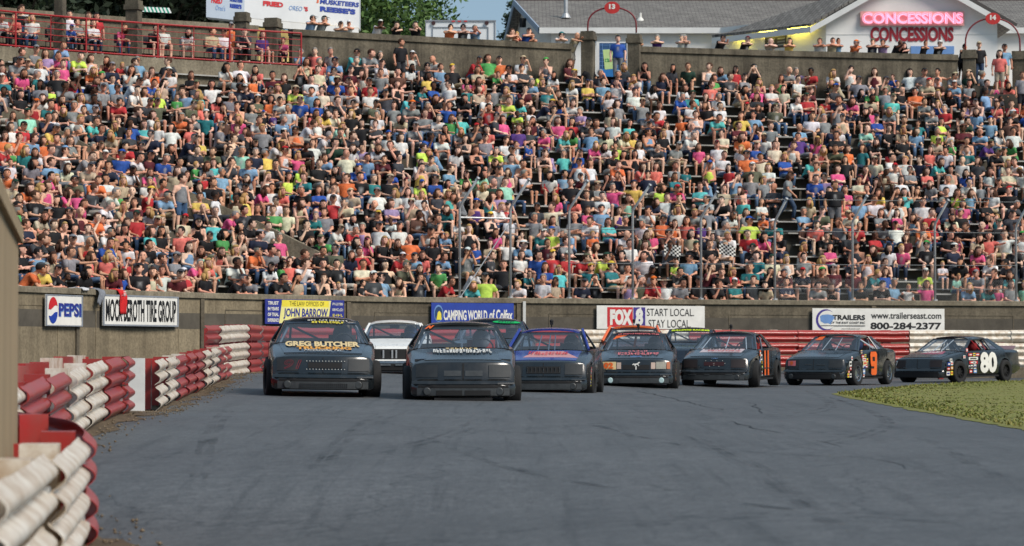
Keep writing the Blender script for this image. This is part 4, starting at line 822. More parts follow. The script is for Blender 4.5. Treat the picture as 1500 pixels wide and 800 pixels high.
# ---------------------------------------------------------------- people: pose templates
SH = {'k': ('black', (26, 26, 30)), 'w': ('white', (226, 226, 224)), 'g': ('grey', (138, 140, 144)), 'c': ('charcoal', (62, 65, 72)), 'n': ('navy', (30, 38, 64)), 'b': ('blue', (32, 84, 176)), 'l': ('light blue', (122, 166, 204)),
      't': ('teal', (18, 124, 130)), 'a': ('aqua', (74, 198, 196)), 'r': ('red', (196, 32, 40)), 'm': ('maroon', (98, 28, 40)), 'p': ('pink', (236, 78, 140)), 's': ('coral', (238, 110, 96)), 'o': ('orange', (240, 112, 34)), 'y': ('yellow', (232, 196, 66)),
      'e': ('neon yellow', (204, 236, 52)), 'G': ('green', (74, 168, 80)), 'd': ('dark green', (30, 64, 50)), 'i': ('mint', (152, 222, 192)), 'u': ('purple', (88, 54, 134)), 'v': ('lavender', (172, 144, 194)), 'B': ('brown', (98, 64, 50)),
      'N': ('beige', (196, 176, 146)), 'O': ('olive', (98, 102, 78)), 'C': ('cream', (226, 216, 182))}
HAIR = {'k': ('dark', (26, 20, 18)), 'b': ('brown', (74, 48, 34)), 'y': ('blond', (186, 148, 94)), 'g': ('grey', (150, 146, 140)), '0': ('bald', None)}
def person_material():
    m, t, b = new_mat('person_surface'); N, L = t.nodes, t.links
    oi = N.new('ShaderNodeObjectInfo'); at_ = N.new('ShaderNodeVertexColor'); at_.layer_name = 'Col'; mx = N.new('ShaderNodeMixRGB'); tc = N.new('ShaderNodeTexCoord'); n = N.new('ShaderNodeTexNoise'); n.inputs['Scale'].default_value = 9; n.inputs['Detail'].default_value = 3
    L.new(oi.outputs['Color'], mx.inputs[1]); L.new(at_.outputs[0], mx.inputs[2]); L.new(at_.outputs[1], mx.inputs[0])
    r = N.new('ShaderNodeValToRGB'); r.color_ramp.elements[0].position = .35; r.color_ramp.elements[0].color = (.72, .72, .72, 1); r.color_ramp.elements[1].position = .65; r.color_ramp.elements[1].color = (1.05, 1.05, 1.05, 1)
    L.new(tc.outputs['Object'], n.inputs[0]); L.new(n.outputs[0], r.inputs[0]); m2 = N.new('ShaderNodeMixRGB'); m2.blend_type = 'MULTIPLY'; m2.inputs[0].default_value = 1
    L.new(mx.outputs[0], m2.inputs[1]); L.new(r.outputs[0], m2.inputs[2]); L.new(m2.outputs[0], b.inputs[0]); b.inputs['Roughness'].default_value = .75; b.inputs['Specular IOR Level'].default_value = .3
    return m
M_person = person_material()
def loft(mb, rings):
    """rings: (centre, rx, ry, axis tilt about x) closed elliptical loft"""
    n = 12; v = []
    for c, rx, ry, tilt in rings:
        for k in range(n):
            a = 2 * PI * k / n; x, y = rx * math.cos(a), ry * math.sin(a); v.append((c[0] + x, c[1] + y * math.cos(tilt), c[2] + y * math.sin(tilt)))
    f = [(i * n + k, i * n + (k + 1) % n, (i + 1) * n + (k + 1) % n, (i + 1) * n + k) for i in range(len(rings) - 1) for k in range(n)]
    f += [tuple(range(n - 1, -1, -1)), tuple((len(rings) - 1) * n + k for k in range(n))]; mb.add(v, f)
def remesh(mb, voxel, targets):
    me = bpy.data.meshes.new('t'); me.from_pydata(mb.v, [], mb.f); me.update(); o = bpy.data.objects.new('t', me); COL.objects.link(o)
    rm = o.modifiers.new('r', 'REMESH'); rm.mode = 'VOXEL'; rm.voxel_size = voxel; sm = o.modifiers.new('s', 'SMOOTH'); sm.iterations = 2; sm.factor = .4
    dc = o.modifiers.new('d', 'DECIMATE'); out = []
    dg = bpy.context.evaluated_depsgraph_get(); dc.show_viewport = dc.show_render = False; dg.update(); n = len(o.evaluated_get(dg).data.polygons) * 2
    dc.show_viewport = dc.show_render = True; dc.use_collapse_triangulate = True
    for tg in targets:
        dc.ratio = min(1, tg / max(n, 1)); dg.update(); ev = o.evaluated_get(dg).data; ev.calc_loop_triangles()
        V = np.empty(len(ev.vertices) * 3); ev.vertices.foreach_get('co', V); T = np.empty(len(ev.loop_triangles) * 3, dtype=np.int64); ev.loop_triangles.foreach_get('vertices', T); out.append((V.reshape(-1, 3), T.reshape(-1, 3)))
    bpy.data.objects.remove(o); bpy.data.meshes.remove(me); return out
def tri_fan(f):
    return [(q[0], q[i], q[i + 1]) for q in f for i in range(1, len(q) - 1)]
POSES = {}; HS = 1.13
def pose_joints(name):
    J = {}; V3 = Vector; lean = {'upright': .03, 'twist': .12, 'point': .05, 'phone': .2, 'knees': .4, 'forward': .55, 'crossed': -.08, 'chin': .38, 'back': -.2, 'raised': .12, 'stand': .0, 'walk': .12, 'lean': .52, 'elbows': .56, 'drive': -.22}[name]
    standing = name in ('stand', 'walk', 'lean', 'elbows'); H = .90 if standing else .49; J['H'] = H
    for s in (-1, 1):
        if name == 'stand': hk = [(s * .09, 0, H), (s * .10, -.01, .48), (s * .10, .02, .08), (s * .12, -.12, .035)]
        elif name == 'walk': hk = [(s * .09, 0, H), (s * .09, -.22 * (s > 0) + .06 * (s < 0), .50), (s * .09, -.16 * (s > 0) + .36 * (s < 0), .09), (s * .10, -.3 * (s > 0) + .24 * (s < 0), .035)]
        elif name in ('lean', 'elbows'): hk = [(s * .09, 0.02, H), (s * .10, -.04, .48), (s * .10, .06, .08), (s * .11, -.08, .035)]
        elif name == 'drive': hk = [(s * .09, 0, H), (s * .12, -.46, .56), (s * .11, -.86, .36), (s * .11, -.93, .45)]
        else:
            sp = {'back': .2, 'forward': .17, 'crossed': .11, 'raised': .12}.get(name, .13); hk = [(s * .09, -.02, H), (s * sp, -.42, .51), (s * sp * .95, -.40 - .02 * s, .09), (s * sp * 1.1, -.55 - .02 * s, .04)]
        J['leg', s] = [V3(p) for p in hk]
    c, sn = math.cos(lean), math.sin(lean)
    tw = {'twist': .5, 'point': .35, 'phone': -.2}.get(name, 0.0); ct, st_ = math.cos(tw), math.sin(tw)
    def up(x, y, z): x, y = x * ct - y * st_, x * st_ + y * ct; return V3((x, y * c - z * sn, z * c + H + y * sn))      # z measured from the hip
    J['up'] = up; J['lean'] = lean
    arms = {}
    for s in (-1, 1):
        sh = up(s * .168, 0.0, .455)
        if name == 'upright': e, h = up(s * .215, -.04, .19), V3((s * .11, -.33, .61))
        elif name == 'forward': e, h = V3((s * .20, -.36, .60)), V3((s * .03, -.55, .62))
        elif name == 'crossed': e, h = up(s * .20, -.10, .19), up(-s * .09, -.20, .22 + .03 * s)
        elif name == 'chin': e, h = (V3((s * .16, -.34, .66)), up(.03, -.16, .56)) if s > 0 else (V3((s * .2, -.28, .62)), V3((s * .02, -.42, .60)))
        elif name == 'back': e, h = up(s * .30, .05, .22), V3((s * .30, .06, .48))
        elif name == 'raised': e, h = up(s * .21, -.20, .34), up(s * .08, -.2, .64)
        elif name == 'twist': e, h = up(s * .21, -.03, .18), V3((s * .09 + .10, -.33, .61))
        elif name == 'knees': e, h = up(s * .22, -.10, .20), V3((s * .15, -.42, .60))
        elif name == 'point': e, h = (up(s * .30, -.18, .40), up(s * .36, -.42, .44)) if s > 0 else (up(s * .21, -.04, .19), V3((s * .11, -.33, .61)))
        elif name == 'phone': e, h = (up(s * .25, -.12, .33), up(s * .13, -.10, .64)) if s > 0 else (up(s * .20, -.06, .18), V3((s * .02, -.30, .62)))
        elif name == 'stand': e, h = up(s * .25, .02, .18), up(s * .24, -.06, -.06)
        elif name == 'walk': e, h = up(s * .25, .10 * s, .20), up(s * .22, -.12 + .2 * s, .02)
        elif name == 'lean': e, h = V3((s * .225, -.31, 1.27)), V3((-s * .06, -.40 - .02 * s, 1.285 + .02 * s))
        elif name == 'elbows': e, h = V3((s * .19, -.36, 1.26)), (V3((s * .10, -.50, 1.34)) if s > 0 else V3((s * .02, -.52, 1.22)))
        elif name == 'drive': e, h = up(s * .25, -.16, .28), V3((s * .13, -.42, .86))
        arms[s] = [sh, e, h]
    J['arm'] = arms; J['neck'] = up(0, 0.0, .50); J['head'] = up(0, -.035, .69) + V3((0, -.02, -.0)) if name not in ('lean', 'elbows') else up(0, -.02, .64)
    return J
HI, LO = {}, {}
def rot_head(v, c, yaw, pitch=0):
    R = Matrix.Rotation(yaw, 3, 'Z') @ Matrix.Rotation(pitch, 3, 'X'); return [tuple(R @ (Vector(p) - c) + c) for p in v]
def torso(mb, J, d, z0, z1, thin=False):
    up = J['up']; pr = [(-.05, .165, .115), (.02, .178, .128), (.13, .158, .115), (.27, .160, .12), (.38, .170, .122), (.45, .148, .10), (.49, .10, .075), (.515, .06, .055)]
    if thin: pr = [(a, b * (.98 if a < .38 else .78), c_) for a, b, c_ in pr]
    loft(mb, [(up(0, 0, a), b + d, c_ + d, J['lean']) for a, b, c_ in pr if z0 <= a <= z1])
def make_pose(name):
    J = pose_joints(name); parts = {}
    mb = MB(); torso(mb, J, .015, -.06, .5)
    for s in (-1, 1):
        a = J['arm'][s]; mid = a[0].lerp(a[1], .72); mb.tube([J['up'](s * .10, 0, .44), a[0], mid], [.066, .066, .064], 8)
    parts['tee'] = remesh(mb, .024, (340, 190))
    mb = MB(); torso(mb, J, .012, -.06, .47, True); parts['tank'] = remesh(mb, .024, (260, 150))
    for nm, reach in (('shorts', .95), ('jeans', 1.9)):
        mb = MB(); torso(mb, J, .010, -.06, .05)
        for s in (-1, 1):
            l = J['leg', s]; pts = [l[0], l[0].lerp(l[1], min(1, reach))]; rs = [.098, .078]
            if reach > 1: pts.append(l[1].lerp(l[2], reach - 1)); rs = [.098, .074, .056]
            mb.tube(pts, rs, 9); mb.ball(l[0], .1, 8, 6)
        parts[nm] = remesh(mb, .024, (320, 190))
    POSES[name] = J; parts['J'] = J
    return parts
def make_body(name, yaw):
    J = POSES[name]; mb = MB(); torso(mb, J, 0, -.1, .6)
    for s in (-1, 1):
        l = J['leg', s]; mb.tube(l[:3], [.088, .058, .040], 9); mb.ball(l[1], .060, 8, 6); mb.tube([l[2] + Vector((0, .03, -.03)), l[2].lerp(l[3], .5) + Vector((0, 0, -.01)), l[3]], [.042, .042, .034], 8)
        a = J['arm'][s]; d = (a[2] - a[1]).normalized(); mb.tube([J['up'](s * .11, 0, .44), a[0], a[0].lerp(a[1], .5), a[1]], [.055, .056, .047, .040], 8); mb.tube([a[1], a[1].lerp(a[2], .4), a[2]], [.041, .040, .028], 8); mb.ball(a[1], .041, 8, 6)
        mb.tube([a[2] - d * .01, a[2] + d * .045, a[2] + d * .075], [.028, .037, .030], 8)
    hc = J['head']; nk = J['neck']; mb.tube([nk - Vector((0, 0, .03)), nk.lerp(hc, .75)], [.058, .050], 9)
    h2 = MB(); h2.ball((0, .012, .015), (.078, .096, .105), 14, 10); h2.ball((0, -.022, -.055), (.058, .068, .062), 12, 8); h2.tube([(0, -.085, .03), (0, -.108, -.018)], [.010, .018], 6)
    for s in (-1, 1): h2.ball((s * .078, .01, -.008), (.014, .025, .034), 6, 5)
    mb.add(rot_head([Vector(p) * HS + hc for p in h2.v], hc, yaw), h2.f)
    outs = remesh(mb, .0165, (1150, 480)); res = []
    for q, (V, T) in enumerate(outs):
        C = np.zeros((len(V), 4)); foot = V[:, 2] < .085 if name != 'drive' else V[:, 1] < -.8
        C[foot] = (*(lin((70, 68, 70)) if name in ('forward', 'back', 'stand') else lin((190, 190, 190))), 1)
        ex = MB(); cols = []
        def addp(v, f, col, rot=True):
            n = len(ex.v); ex.add(rot_head([Vector(p) * HS + hc for p in v], hc, yaw) if rot else v, f); cols.extend([col] * (len(ex.v) - n))
        for s in (-1, 1):
            addp([(s * .030 + .014 * math.cos(a), -.0915 - .004 * (abs(math.cos(a)) < .5), .022 + .008 * math.sin(a)) for a in np.linspace(0, 2 * PI, 6, endpoint=False)], [tuple(range(6))], (*lin((34, 26, 24)), 1))
            addp([(s * .012, -.094, .040), (s * .048, -.084, .042), (s * .046, -.082, .050), (s * .014, -.093, .050)], [(0, 1, 2, 3)], (*lin((60, 42, 32)), 1))
        addp([(-.024, -.0905, -.068), (0, -.0945, -.074), (.024, -.0905, -.068), (0, -.0945, -.062)], [(0, 1, 2, 3)], (*lin((150, 74, 70)), 1))
        if q == 0:
            for s in (-1, 1):
                a = J['arm'][s]; d = (a[2] - a[1]).normalized(); lat = d.cross(Vector((0, 0, 1)));
                if lat.length < .2: lat = Vector((1, 0, 0))
                lat.normalize(); curl = lat.cross(d); curl = curl if curl.z < 0 else -curl; base = a[2] + d * .06
                for k, ln in enumerate((.062, .072, .068, .052)):
                    b0 = base + lat * (k - 1.5) * .019; t_ = MB(); t_.tube([b0, b0 + d * ln * .55 + curl * .008, b0 + d * ln * .9 + curl * .026], [.010, .0095, .007], 4); addp(t_.v, t_.f, (0, 0, 0, 0), False)
                b0 = a[2] + d * .02 - lat * s * .024; t_ = MB(); t_.tube([b0, b0 - lat * s * .028 + d * .026, b0 - lat * s * .030 + d * .052 + curl * .01], [.012, .011, .008], 4); addp(t_.v, t_.f, (0, 0, 0, 0), False)
        T2 = np.array(tri_fan(ex.f)) + len(V); res.append((np.concatenate([V, np.array(ex.v)]), np.concatenate([T, T2]), np.concatenate([C, np.array(cols)])))
    heads = {}
    def hd(mb_):
        T = np.array(tri_fan(mb_.f)); use, inv = np.unique(T, return_inverse=True); V = np.array(rot_head([Vector(p) * HS + hc for p in mb_.v], hc, yaw)); return V[use], inv.reshape(-1, 3)
    def dome(r, cut, n=14, m_=9):
        b = MB(); b.ball((0, .012, .02), r, n, m_); V = b.v; keep = [f for f in b.f if all(cut(V[i]) for i in f)]; b.f = keep; return b
    b = dome((.086, .104, .114), lambda p: p[2] > .060 or (p[1] > .0 and p[2] > -.055) or (abs(p[0]) > .06 and p[2] > .0)); heads['short'] = hd(b)
    b = dome((.092, .112, .120), lambda p: p[2] > .062 or (p[1] > -.01)); b.tube([(0, .07, .0), (0, .095, -.09), (0, .09, -.20)], [.085, .088, .05], 8); b.tube([(.072, .02, .02), (.082, .02, -.08), (.078, .01, -.17)], [.03, .034, .016], 5); b.tube([(-.072, .02, .02), (-.082, .02, -.08), (-.078, .01, -.17)], [.03, .034, .016], 5); heads['long'] = hd(b)
    b = dome((.090, .108, .116), lambda p: p[2] > .055); b.add([(-.07, -.07, .062), (-.06, -.165, .05), (0, -.185, .048), (.06, -.165, .05), (.07, -.07, .062), (0, -.08, .08)], [(0, 1, 2, 5), (5, 2, 3, 4), (2, 1, 0, 5), (4, 3, 2, 5)]); heads['cap'] = hd(b)
    b = dome((.086, .104, .112), lambda p: p[2] > .062); n0 = 18
    b.add([(.21 * math.cos(2 * PI * k / n0), .23 * math.sin(2 * PI * k / n0) + .01, .055 + .012 * math.cos(4 * PI * k / n0)) for k in range(n0)] + [(.08 * math.cos(2 * PI * k / n0), .1 * math.sin(2 * PI * k / n0) + .01, .07) for k in range(n0)], [(k, (k + 1) % n0, n0 + (k + 1) % n0, n0 + k) for k in range(n0)]); heads['hat'] = hd(b)
    b = MB(); b.ball((0, 0, .0), (.135, .155, .155), 16, 10); b.add([(s * .09, -.145 + .02 * (abs(s) > .5), z) for z in (-.02, .055) for s in (-1, 0, 1)], [(0, 1, 4, 3), (1, 2, 5, 4)]); heads['helmet'] = hd(b)
    return res, heads
_tpl = {}
def parts_of(name):
    if name not in _tpl: _tpl[name] = make_pose(name)
    return _tpl[name]
_bod = {}
def body_of(name, yaw):
    key = (name, round(yaw, 2))
    if key not in _bod: parts_of(name); _bod[key] = make_body(name, yaw)
    return _bod[key]
_dat = {}
def data_of(key, V, T, C=None):
    if key not in _dat:
        me = bpy.data.meshes.new(str(key[0])); me.from_pydata(V.tolist(), [], T.tolist()); ca = me.color_attributes.new('Col', 'FLOAT_COLOR', 'POINT')
        ca.data.foreach_set('color', (C if C is not None else np.zeros((len(V), 4))).ravel()); me.polygons.foreach_set('use_smooth', [True] * len(me.polygons)); me.materials.append(M_person); me.update(); _dat[key] = me
    return _dat[key]
def print_cols(V, T, J):
    """a pale print on the chest of the shirt"""
    C = np.zeros((len(V), 4)); up = J['up']; c = np.array(up(0, -.13, .30)); d = V - c; C[(np.abs(d[:, 0]) < .085) & (np.abs(d[:, 2]) < .065) & (d[:, 1] < .05)] = (.5, .5, .5, .8); return C
SKINS = [lin((234, 182, 156)), lin((226, 168, 140)), lin((212, 152, 124)), lin((240, 194, 170))]; DARK = lin((104, 70, 54))
PANTS = [('jeans', (58, 80, 112)), ('jeans', (44, 56, 78)), ('jeans', (90, 116, 148)), ('shorts', (176, 158, 126)), ('shorts', (60, 62, 68)), ('shorts', (28, 28, 32)), ('shorts', (84, 108, 140)), ('jeans', (30, 30, 34)), ('shorts', (196, 190, 178)), ('shorts', (130, 132, 136))]
class P:      # one spectator
    pass
def person_obj(p, name='person'):
    """a person as body + shirt + trousers + hair or cap"""
    (hi, lo), heads = body_of(p.pose, p.yaw); tp_ = parts_of(p.pose)
    o = link(name, data_of(('body', p.pose, p.yaw), *hi)); o.color = (*p.skin, 1); o.location = p.loc; o.rotation_euler = (0, 0, p.rz); o.scale = (p.sc * p.wd * p.mir, p.sc * p.wd, p.sc)
    def child(nm, key, V, T, col, C=None):
        c = link(nm, data_of(key, V, T, C), o); c.color = (*col, 1); return c
    V, T = tp_[p.top][0]; pr = p.printed and p.top == 'tee'
    p.shirt_obj = child('shirt', ('shirt', p.pose, p.top, pr), V, T, p.shirt, print_cols(V, T, tp_['J']) if pr else None)
    V, T = tp_[p.legs[0]][0]; child('trousers' if p.legs[0] == 'jeans' else 'shorts', (p.legs[0], p.pose), V, T, lin(p.legs[1]))
    if p.hair is not None and p.hat != 'helmet': k = 'long' if p.long else 'short'; V, T = heads[k]; child('hair', ('hair', p.pose, p.yaw, k), V, T, p.hair)
    if p.hat: V, T = heads[p.hat]; child(p.hat if p.hat != 'hat' else 'sun_hat', (p.hat, p.pose, p.yaw), V, T, p.hatcol)
    return o
def person_arrays(p, out):
    (hi, lo), heads = body_of(p.pose, p.yaw); tp_ = parts_of(p.pose); R = np.array(Matrix.Rotation(p.rz, 3, 'Z')); sc = np.array([p.sc * p.wd * p.mir, p.sc * p.wd, p.sc])
    def put(V, T, col, C=None):
        X = (V * sc) @ R.T + np.array(p.loc); c = np.tile(np.array([*col, 1.0]), (len(V), 1))
        if C is not None: a = C[:, 3:4]; c[:, :3] = c[:, :3] * (1 - a) + C[:, :3] * a
        out[0].append(X); out[1].append((T if p.mir > 0 else T[:, ::-1]) + out[3][0]); out[2].append(c); out[3][0] += len(V)
    put(lo[0], lo[1], p.skin, lo[2]); V, T = tp_[p.top][1]; put(V, T, p.shirt, print_cols(V, T, tp_['J']) if p.printed and p.top == 'tee' else None); V, T = tp_[p.legs[0]][1]; put(V, T, lin(p.legs[1]))
    if p.hair is not None: V, T = heads['long' if p.long else 'short']; put(V, T, p.hair)
    if p.hat: V, T = heads[p.hat]; put(V, T, p.hatcol)
YAWS = (-.6, 0.0, .6)
SIT = ['upright', 'forward', 'crossed', 'chin', 'back', 'upright', 'forward', 'chin', 'forward', 'twist', 'back', 'crossed', 'upright', 'forward', 'forward', 'knees', 'twist', 'phone', 'knees', 'point']
def jitter(col, s=.12): k = 1 + random.uniform(-s, s); return tuple(min(.9, c * k * (1 + random.uniform(-.05, .05))) for c in col)
def mute(c, f=.13): g = .3 * c[0] + .6 * c[1] + .1 * c[2]; return tuple(v * (1 - f) + g * f for v in c)
def new_person(sex, shirt, head, flags, rnd=random):
    p = P(); p.sex = sex; p.code = shirt; p.shirt = jitter(mute(lin(SH[shirt][1]))); p.flags = flags; p.top = 'tank' if 'T' in flags else 'tee'; p.skin = jitter(DARK if 'D' in flags else rnd.choice(SKINS)); p.printed = rnd.random() < .55 and sex != 'F'
    p.hat = None; p.hatcol = None; p.hatcode = None; p.haircode = rnd.choice('kbbbg' if sex == 'M' else 'kbbyyb') if 'D' not in flags else 'k'
    if head[0] == 'c': p.hat = 'cap'; p.hatcode = head[1]; p.hatcol = jitter(lin(SH[head[1]][1]))
    elif head[0] == 'h': p.haircode = head[1]
    elif head[0] == 'x': p.hat = 'hat'; p.hatcode = head[1]; p.hatcol = jitter(lin(SH[head[1]][1]))
    hc = HAIR[p.haircode][1]; p.hair = jitter(lin(hc)) if hc else None; p.long = sex == 'F' and p.haircode != 'g' and p.haircode != '0'
    p.sc = {'M': 1.06, 'F': 1.01, 'K': .80}[sex] * rnd.uniform(.96, 1.05); p.wd = {'M': 1.06, 'F': .98, 'K': 1.0}[sex] * rnd.uniform(.94, 1.2); p.mir = rnd.choice((-1, 1))
    p.pose = 'raised' if 'A' in flags else 'forward' if 'L' in flags else 'stand' if 'S' in flags else 'walk' if 'W' in flags else rnd.choice(SIT); p.yaw = rnd.choice(YAWS); p.legs = rnd.choice(PANTS); return p
def facing(p, x, y, tangent):
    nr = Vector((tangent[1], -tangent[0])); tg = (Vector((0, 55)) - Vector((x, y))).normalized(); d = (nr.normalized() * .75 + tg * .4).normalized(); p.rz = math.atan2(d.x, -d.y) + random.gauss(0, .38)
# ---------------------------------------------------------------- race cars (forward = local +x, the driver's side = +y)
def paint(name, rgb, rough=.12, dirt=.2):
    m, t, b = new_mat(name); N, L = t.nodes, t.links; tc = N.new('ShaderNodeTexCoord'); n = N.new('ShaderNodeTexNoise'); n.inputs['Scale'].default_value = 3.2; n.inputs['Detail'].default_value = 9; n.inputs['Roughness'].default_value = .7
    L.new(tc.outputs['Object'], n.inputs[0]); r = N.new('ShaderNodeValToRGB'); c = lin(rgb); d = tuple(a * (1 - dirt) + q * dirt for a, q in zip(c, lin((74, 72, 68))))
    r.color_ramp.elements[0].position = .42; r.color_ramp.elements[0].color = (*c, 1); r.color_ramp.elements[1].position = .8; r.color_ramp.elements[1].color = (*d, 1); L.new(n.outputs[0], r.inputs[0]); L.new(r.outputs[0], b.inputs['Base Color'])
    r2 = N.new('ShaderNodeMapRange'); r2.inputs['To Min'].default_value = rough; r2.inputs['To Max'].default_value = rough + .32; L.new(n.outputs[0], r2.inputs[0]); L.new(r2.outputs[0], b.inputs['Roughness']); b.inputs['Coat Weight'].default_value = .7; b.inputs['Coat Roughness'].default_value = .12
    n2 = N.new('ShaderNodeTexNoise'); n2.inputs['Scale'].default_value = 2.2; L.new(tc.outputs['Object'], n2.inputs[0]); bp = N.new('ShaderNodeBump'); bp.inputs['Strength'].default_value = .2; bp.inputs['Distance'].default_value = .03; L.new(n2.outputs[0], bp.inputs['Height']); L.new(bp.outputs[0], b.inputs['Normal'])
    return m
def glass_mat(name, tint, refl=.02, tr=.75):
    m = bpy.data.materials.new(name); m.use_nodes = True; t = m.node_tree; N, L = t.nodes, t.links; N.remove(N['Principled BSDF']); o = N['Material Output']; a = N.new('ShaderNodeBsdfTransparent'); a.inputs[0].default_value = (*tint, 1); g = N.new('ShaderNodeBsdfGlossy'); g.inputs[0].default_value = (.9, .95, 1, 1); g.inputs[1].default_value = .06
    f = N.new('ShaderNodeLayerWeight'); f.inputs[0].default_value = .5; pw = N.new('ShaderNodeMath'); pw.operation = 'POWER'; pw.inputs[1].default_value = 4.0; L.new(f.outputs['Facing'], pw.inputs[0]); ad = N.new('ShaderNodeMath'); ad.operation = 'MULTIPLY_ADD'; ad.inputs[1].default_value = .75; ad.inputs[2].default_value = .045 + refl; L.new(pw.outputs[0], ad.inputs[0]); d = N.new('ShaderNodeBsdfDiffuse'); d.inputs[0].default_value = (.45, .50, .56, 1)
    mx = N.new('ShaderNodeMixShader'); L.new(ad.outputs[0], mx.inputs[0]); L.new(a.outputs[0], mx.inputs[1]); L.new(g.outputs[0], mx.inputs[2]); m2 = N.new('ShaderNodeMixShader'); m2.inputs[0].default_value = .045; L.new(mx.outputs[0], m2.inputs[1]); L.new(d.outputs[0], m2.inputs[2]); L.new(m2.outputs[0], o.inputs[0]); return m
PT = {'black': paint('black_teal_paint', (18, 25, 30), .10), 'blue': paint('blue_paint', (26, 50, 140)), 'white': paint('scuffed_white_paint', (238, 237, 233), .3, .15), 'orange': paint('orange_paint', (236, 104, 40)), 'dark': paint('dark_blue_paint', (24, 34, 48)), 'soot': paint('soot_black_paint', (18, 20, 22), .14, .25), 'brown': pm('brown_cover', lin((44, 34, 34)), .5, var=.5, scale=5)}
M_glass = glass_mat('windshield_glass', (.86, .91, .95)); M_rear = glass_mat('rear_glass', (.93, .95, .97), .0); M_glass_dark = glass_mat('tinted_glass', (.42, .48, .56), .1)
M_plast = pm('worn_grey_plastic', lin((66, 69, 71)), .42, var=.6, scale=7, bump=.1); M_chrome = pm('chrome', lin((205, 205, 205)), .18, metal=1.0, var=.3, scale=10); M_int = pm('car_interior', lin((34, 34, 38)), .8); M_cage = pm('cage_tube', lin((96, 108, 122)), .45, var=.3, scale=4); M_cage_w = pm('pale_tube', lin((190, 196, 204)), .4)
M_tyre = pm('tyre_rubber', (.009, .009, .010), .85, var=.5, scale=14, bump=.3, col2=(.022, .021, .020)); M_lamp = pm('lamp_lens', lin((190, 215, 215)), .15, coat=.6); M_headl = pm('headlight_lens', lin((170, 165, 150)), .2, var=.4, scale=20, coat=.5); M_seat = pm('seat_red', lin((150, 40, 40)), .8)
NL = .05
ST = [(2.27, .72, .19, .345, .345), (2.225, .80, .17, .405, .405), (2.17, .82, .165, .425, .425), (2.155, .805, .165, .44, .44), (2.10, .81, .165, .685, .69), (2.03, .81, .165, .705, .72), (1.55, .845, .17, .785, .805), (1.0, .865, .19, .875, .895), (.92, .868, .2, .885, .905), (.90, .868, .2, .895, None), (0, .872, .2, .91, None), (-1.25, .868, .2, .93, None), (-1.27, .868, .2, .935, .955), (-1.9, .845, .22, .93, .95), (-2.12, .81, .26, .91, .925), (-2.17, .80, .28, .62, .62), (-2.24, .79, .32, .57, .57), (-2.27, .70, .34, .5, .5)]
def nose_shift(x, y): return x - .13 * (abs(y) / .8) ** 3 * max(0, min(1, (x - 1.5) / .7))
FZ = [(.2, 2.205), (.27, 2.27), (.46, 2.27), (.52, 2.225), (.545, 2.17), (.565, 2.155), (.755, 2.10), (.785, 2.03)]
Z_OLD, Z_NEW = [.2, .27, .46, .52, .545, .565, .755, .785, .9], [.165, .185, .345, .405, .425, .44, .685, .705, .79]
M_cover = pm('matte_black_cover', lin((34, 38, 42)), .5, var=.4, scale=6, col2=lin((60, 62, 62)))
def front(y, z, out=0.0): return (nose_shift(float(np.interp(z, [a for a, _ in FZ], [b for _, b in FZ])), y) + out, y, float(np.interp(z, Z_OLD, Z_NEW)))
HX = [s[0] for s in ST if s[4] is not None and s[0] > .9][::-1]; HZ = [(s[3], s[4]) for s in ST if s[4] is not None and s[0] > .9][::-1]; HW = [s[1] for s in ST if s[4] is not None and s[0] > .9][::-1]
def hood(x, y, out=0.0):
    zt = float(np.interp(x, HX, [a for a, _ in HZ])); zc = float(np.interp(x, HX, [b for _, b in HZ])); wd = float(np.interp(x, HX, HW)); u = abs(y) / wd; return (nose_shift(x, y), y, zc - (zc - zt) * min(1, max(0, (u - .35) / .55)) ** 1.3 + out)
def side_y(z, x=0): return .004 + float(np.interp(z, [.2, .26, .5, .845, .915], [.80, .859, .872, .859, .832]))
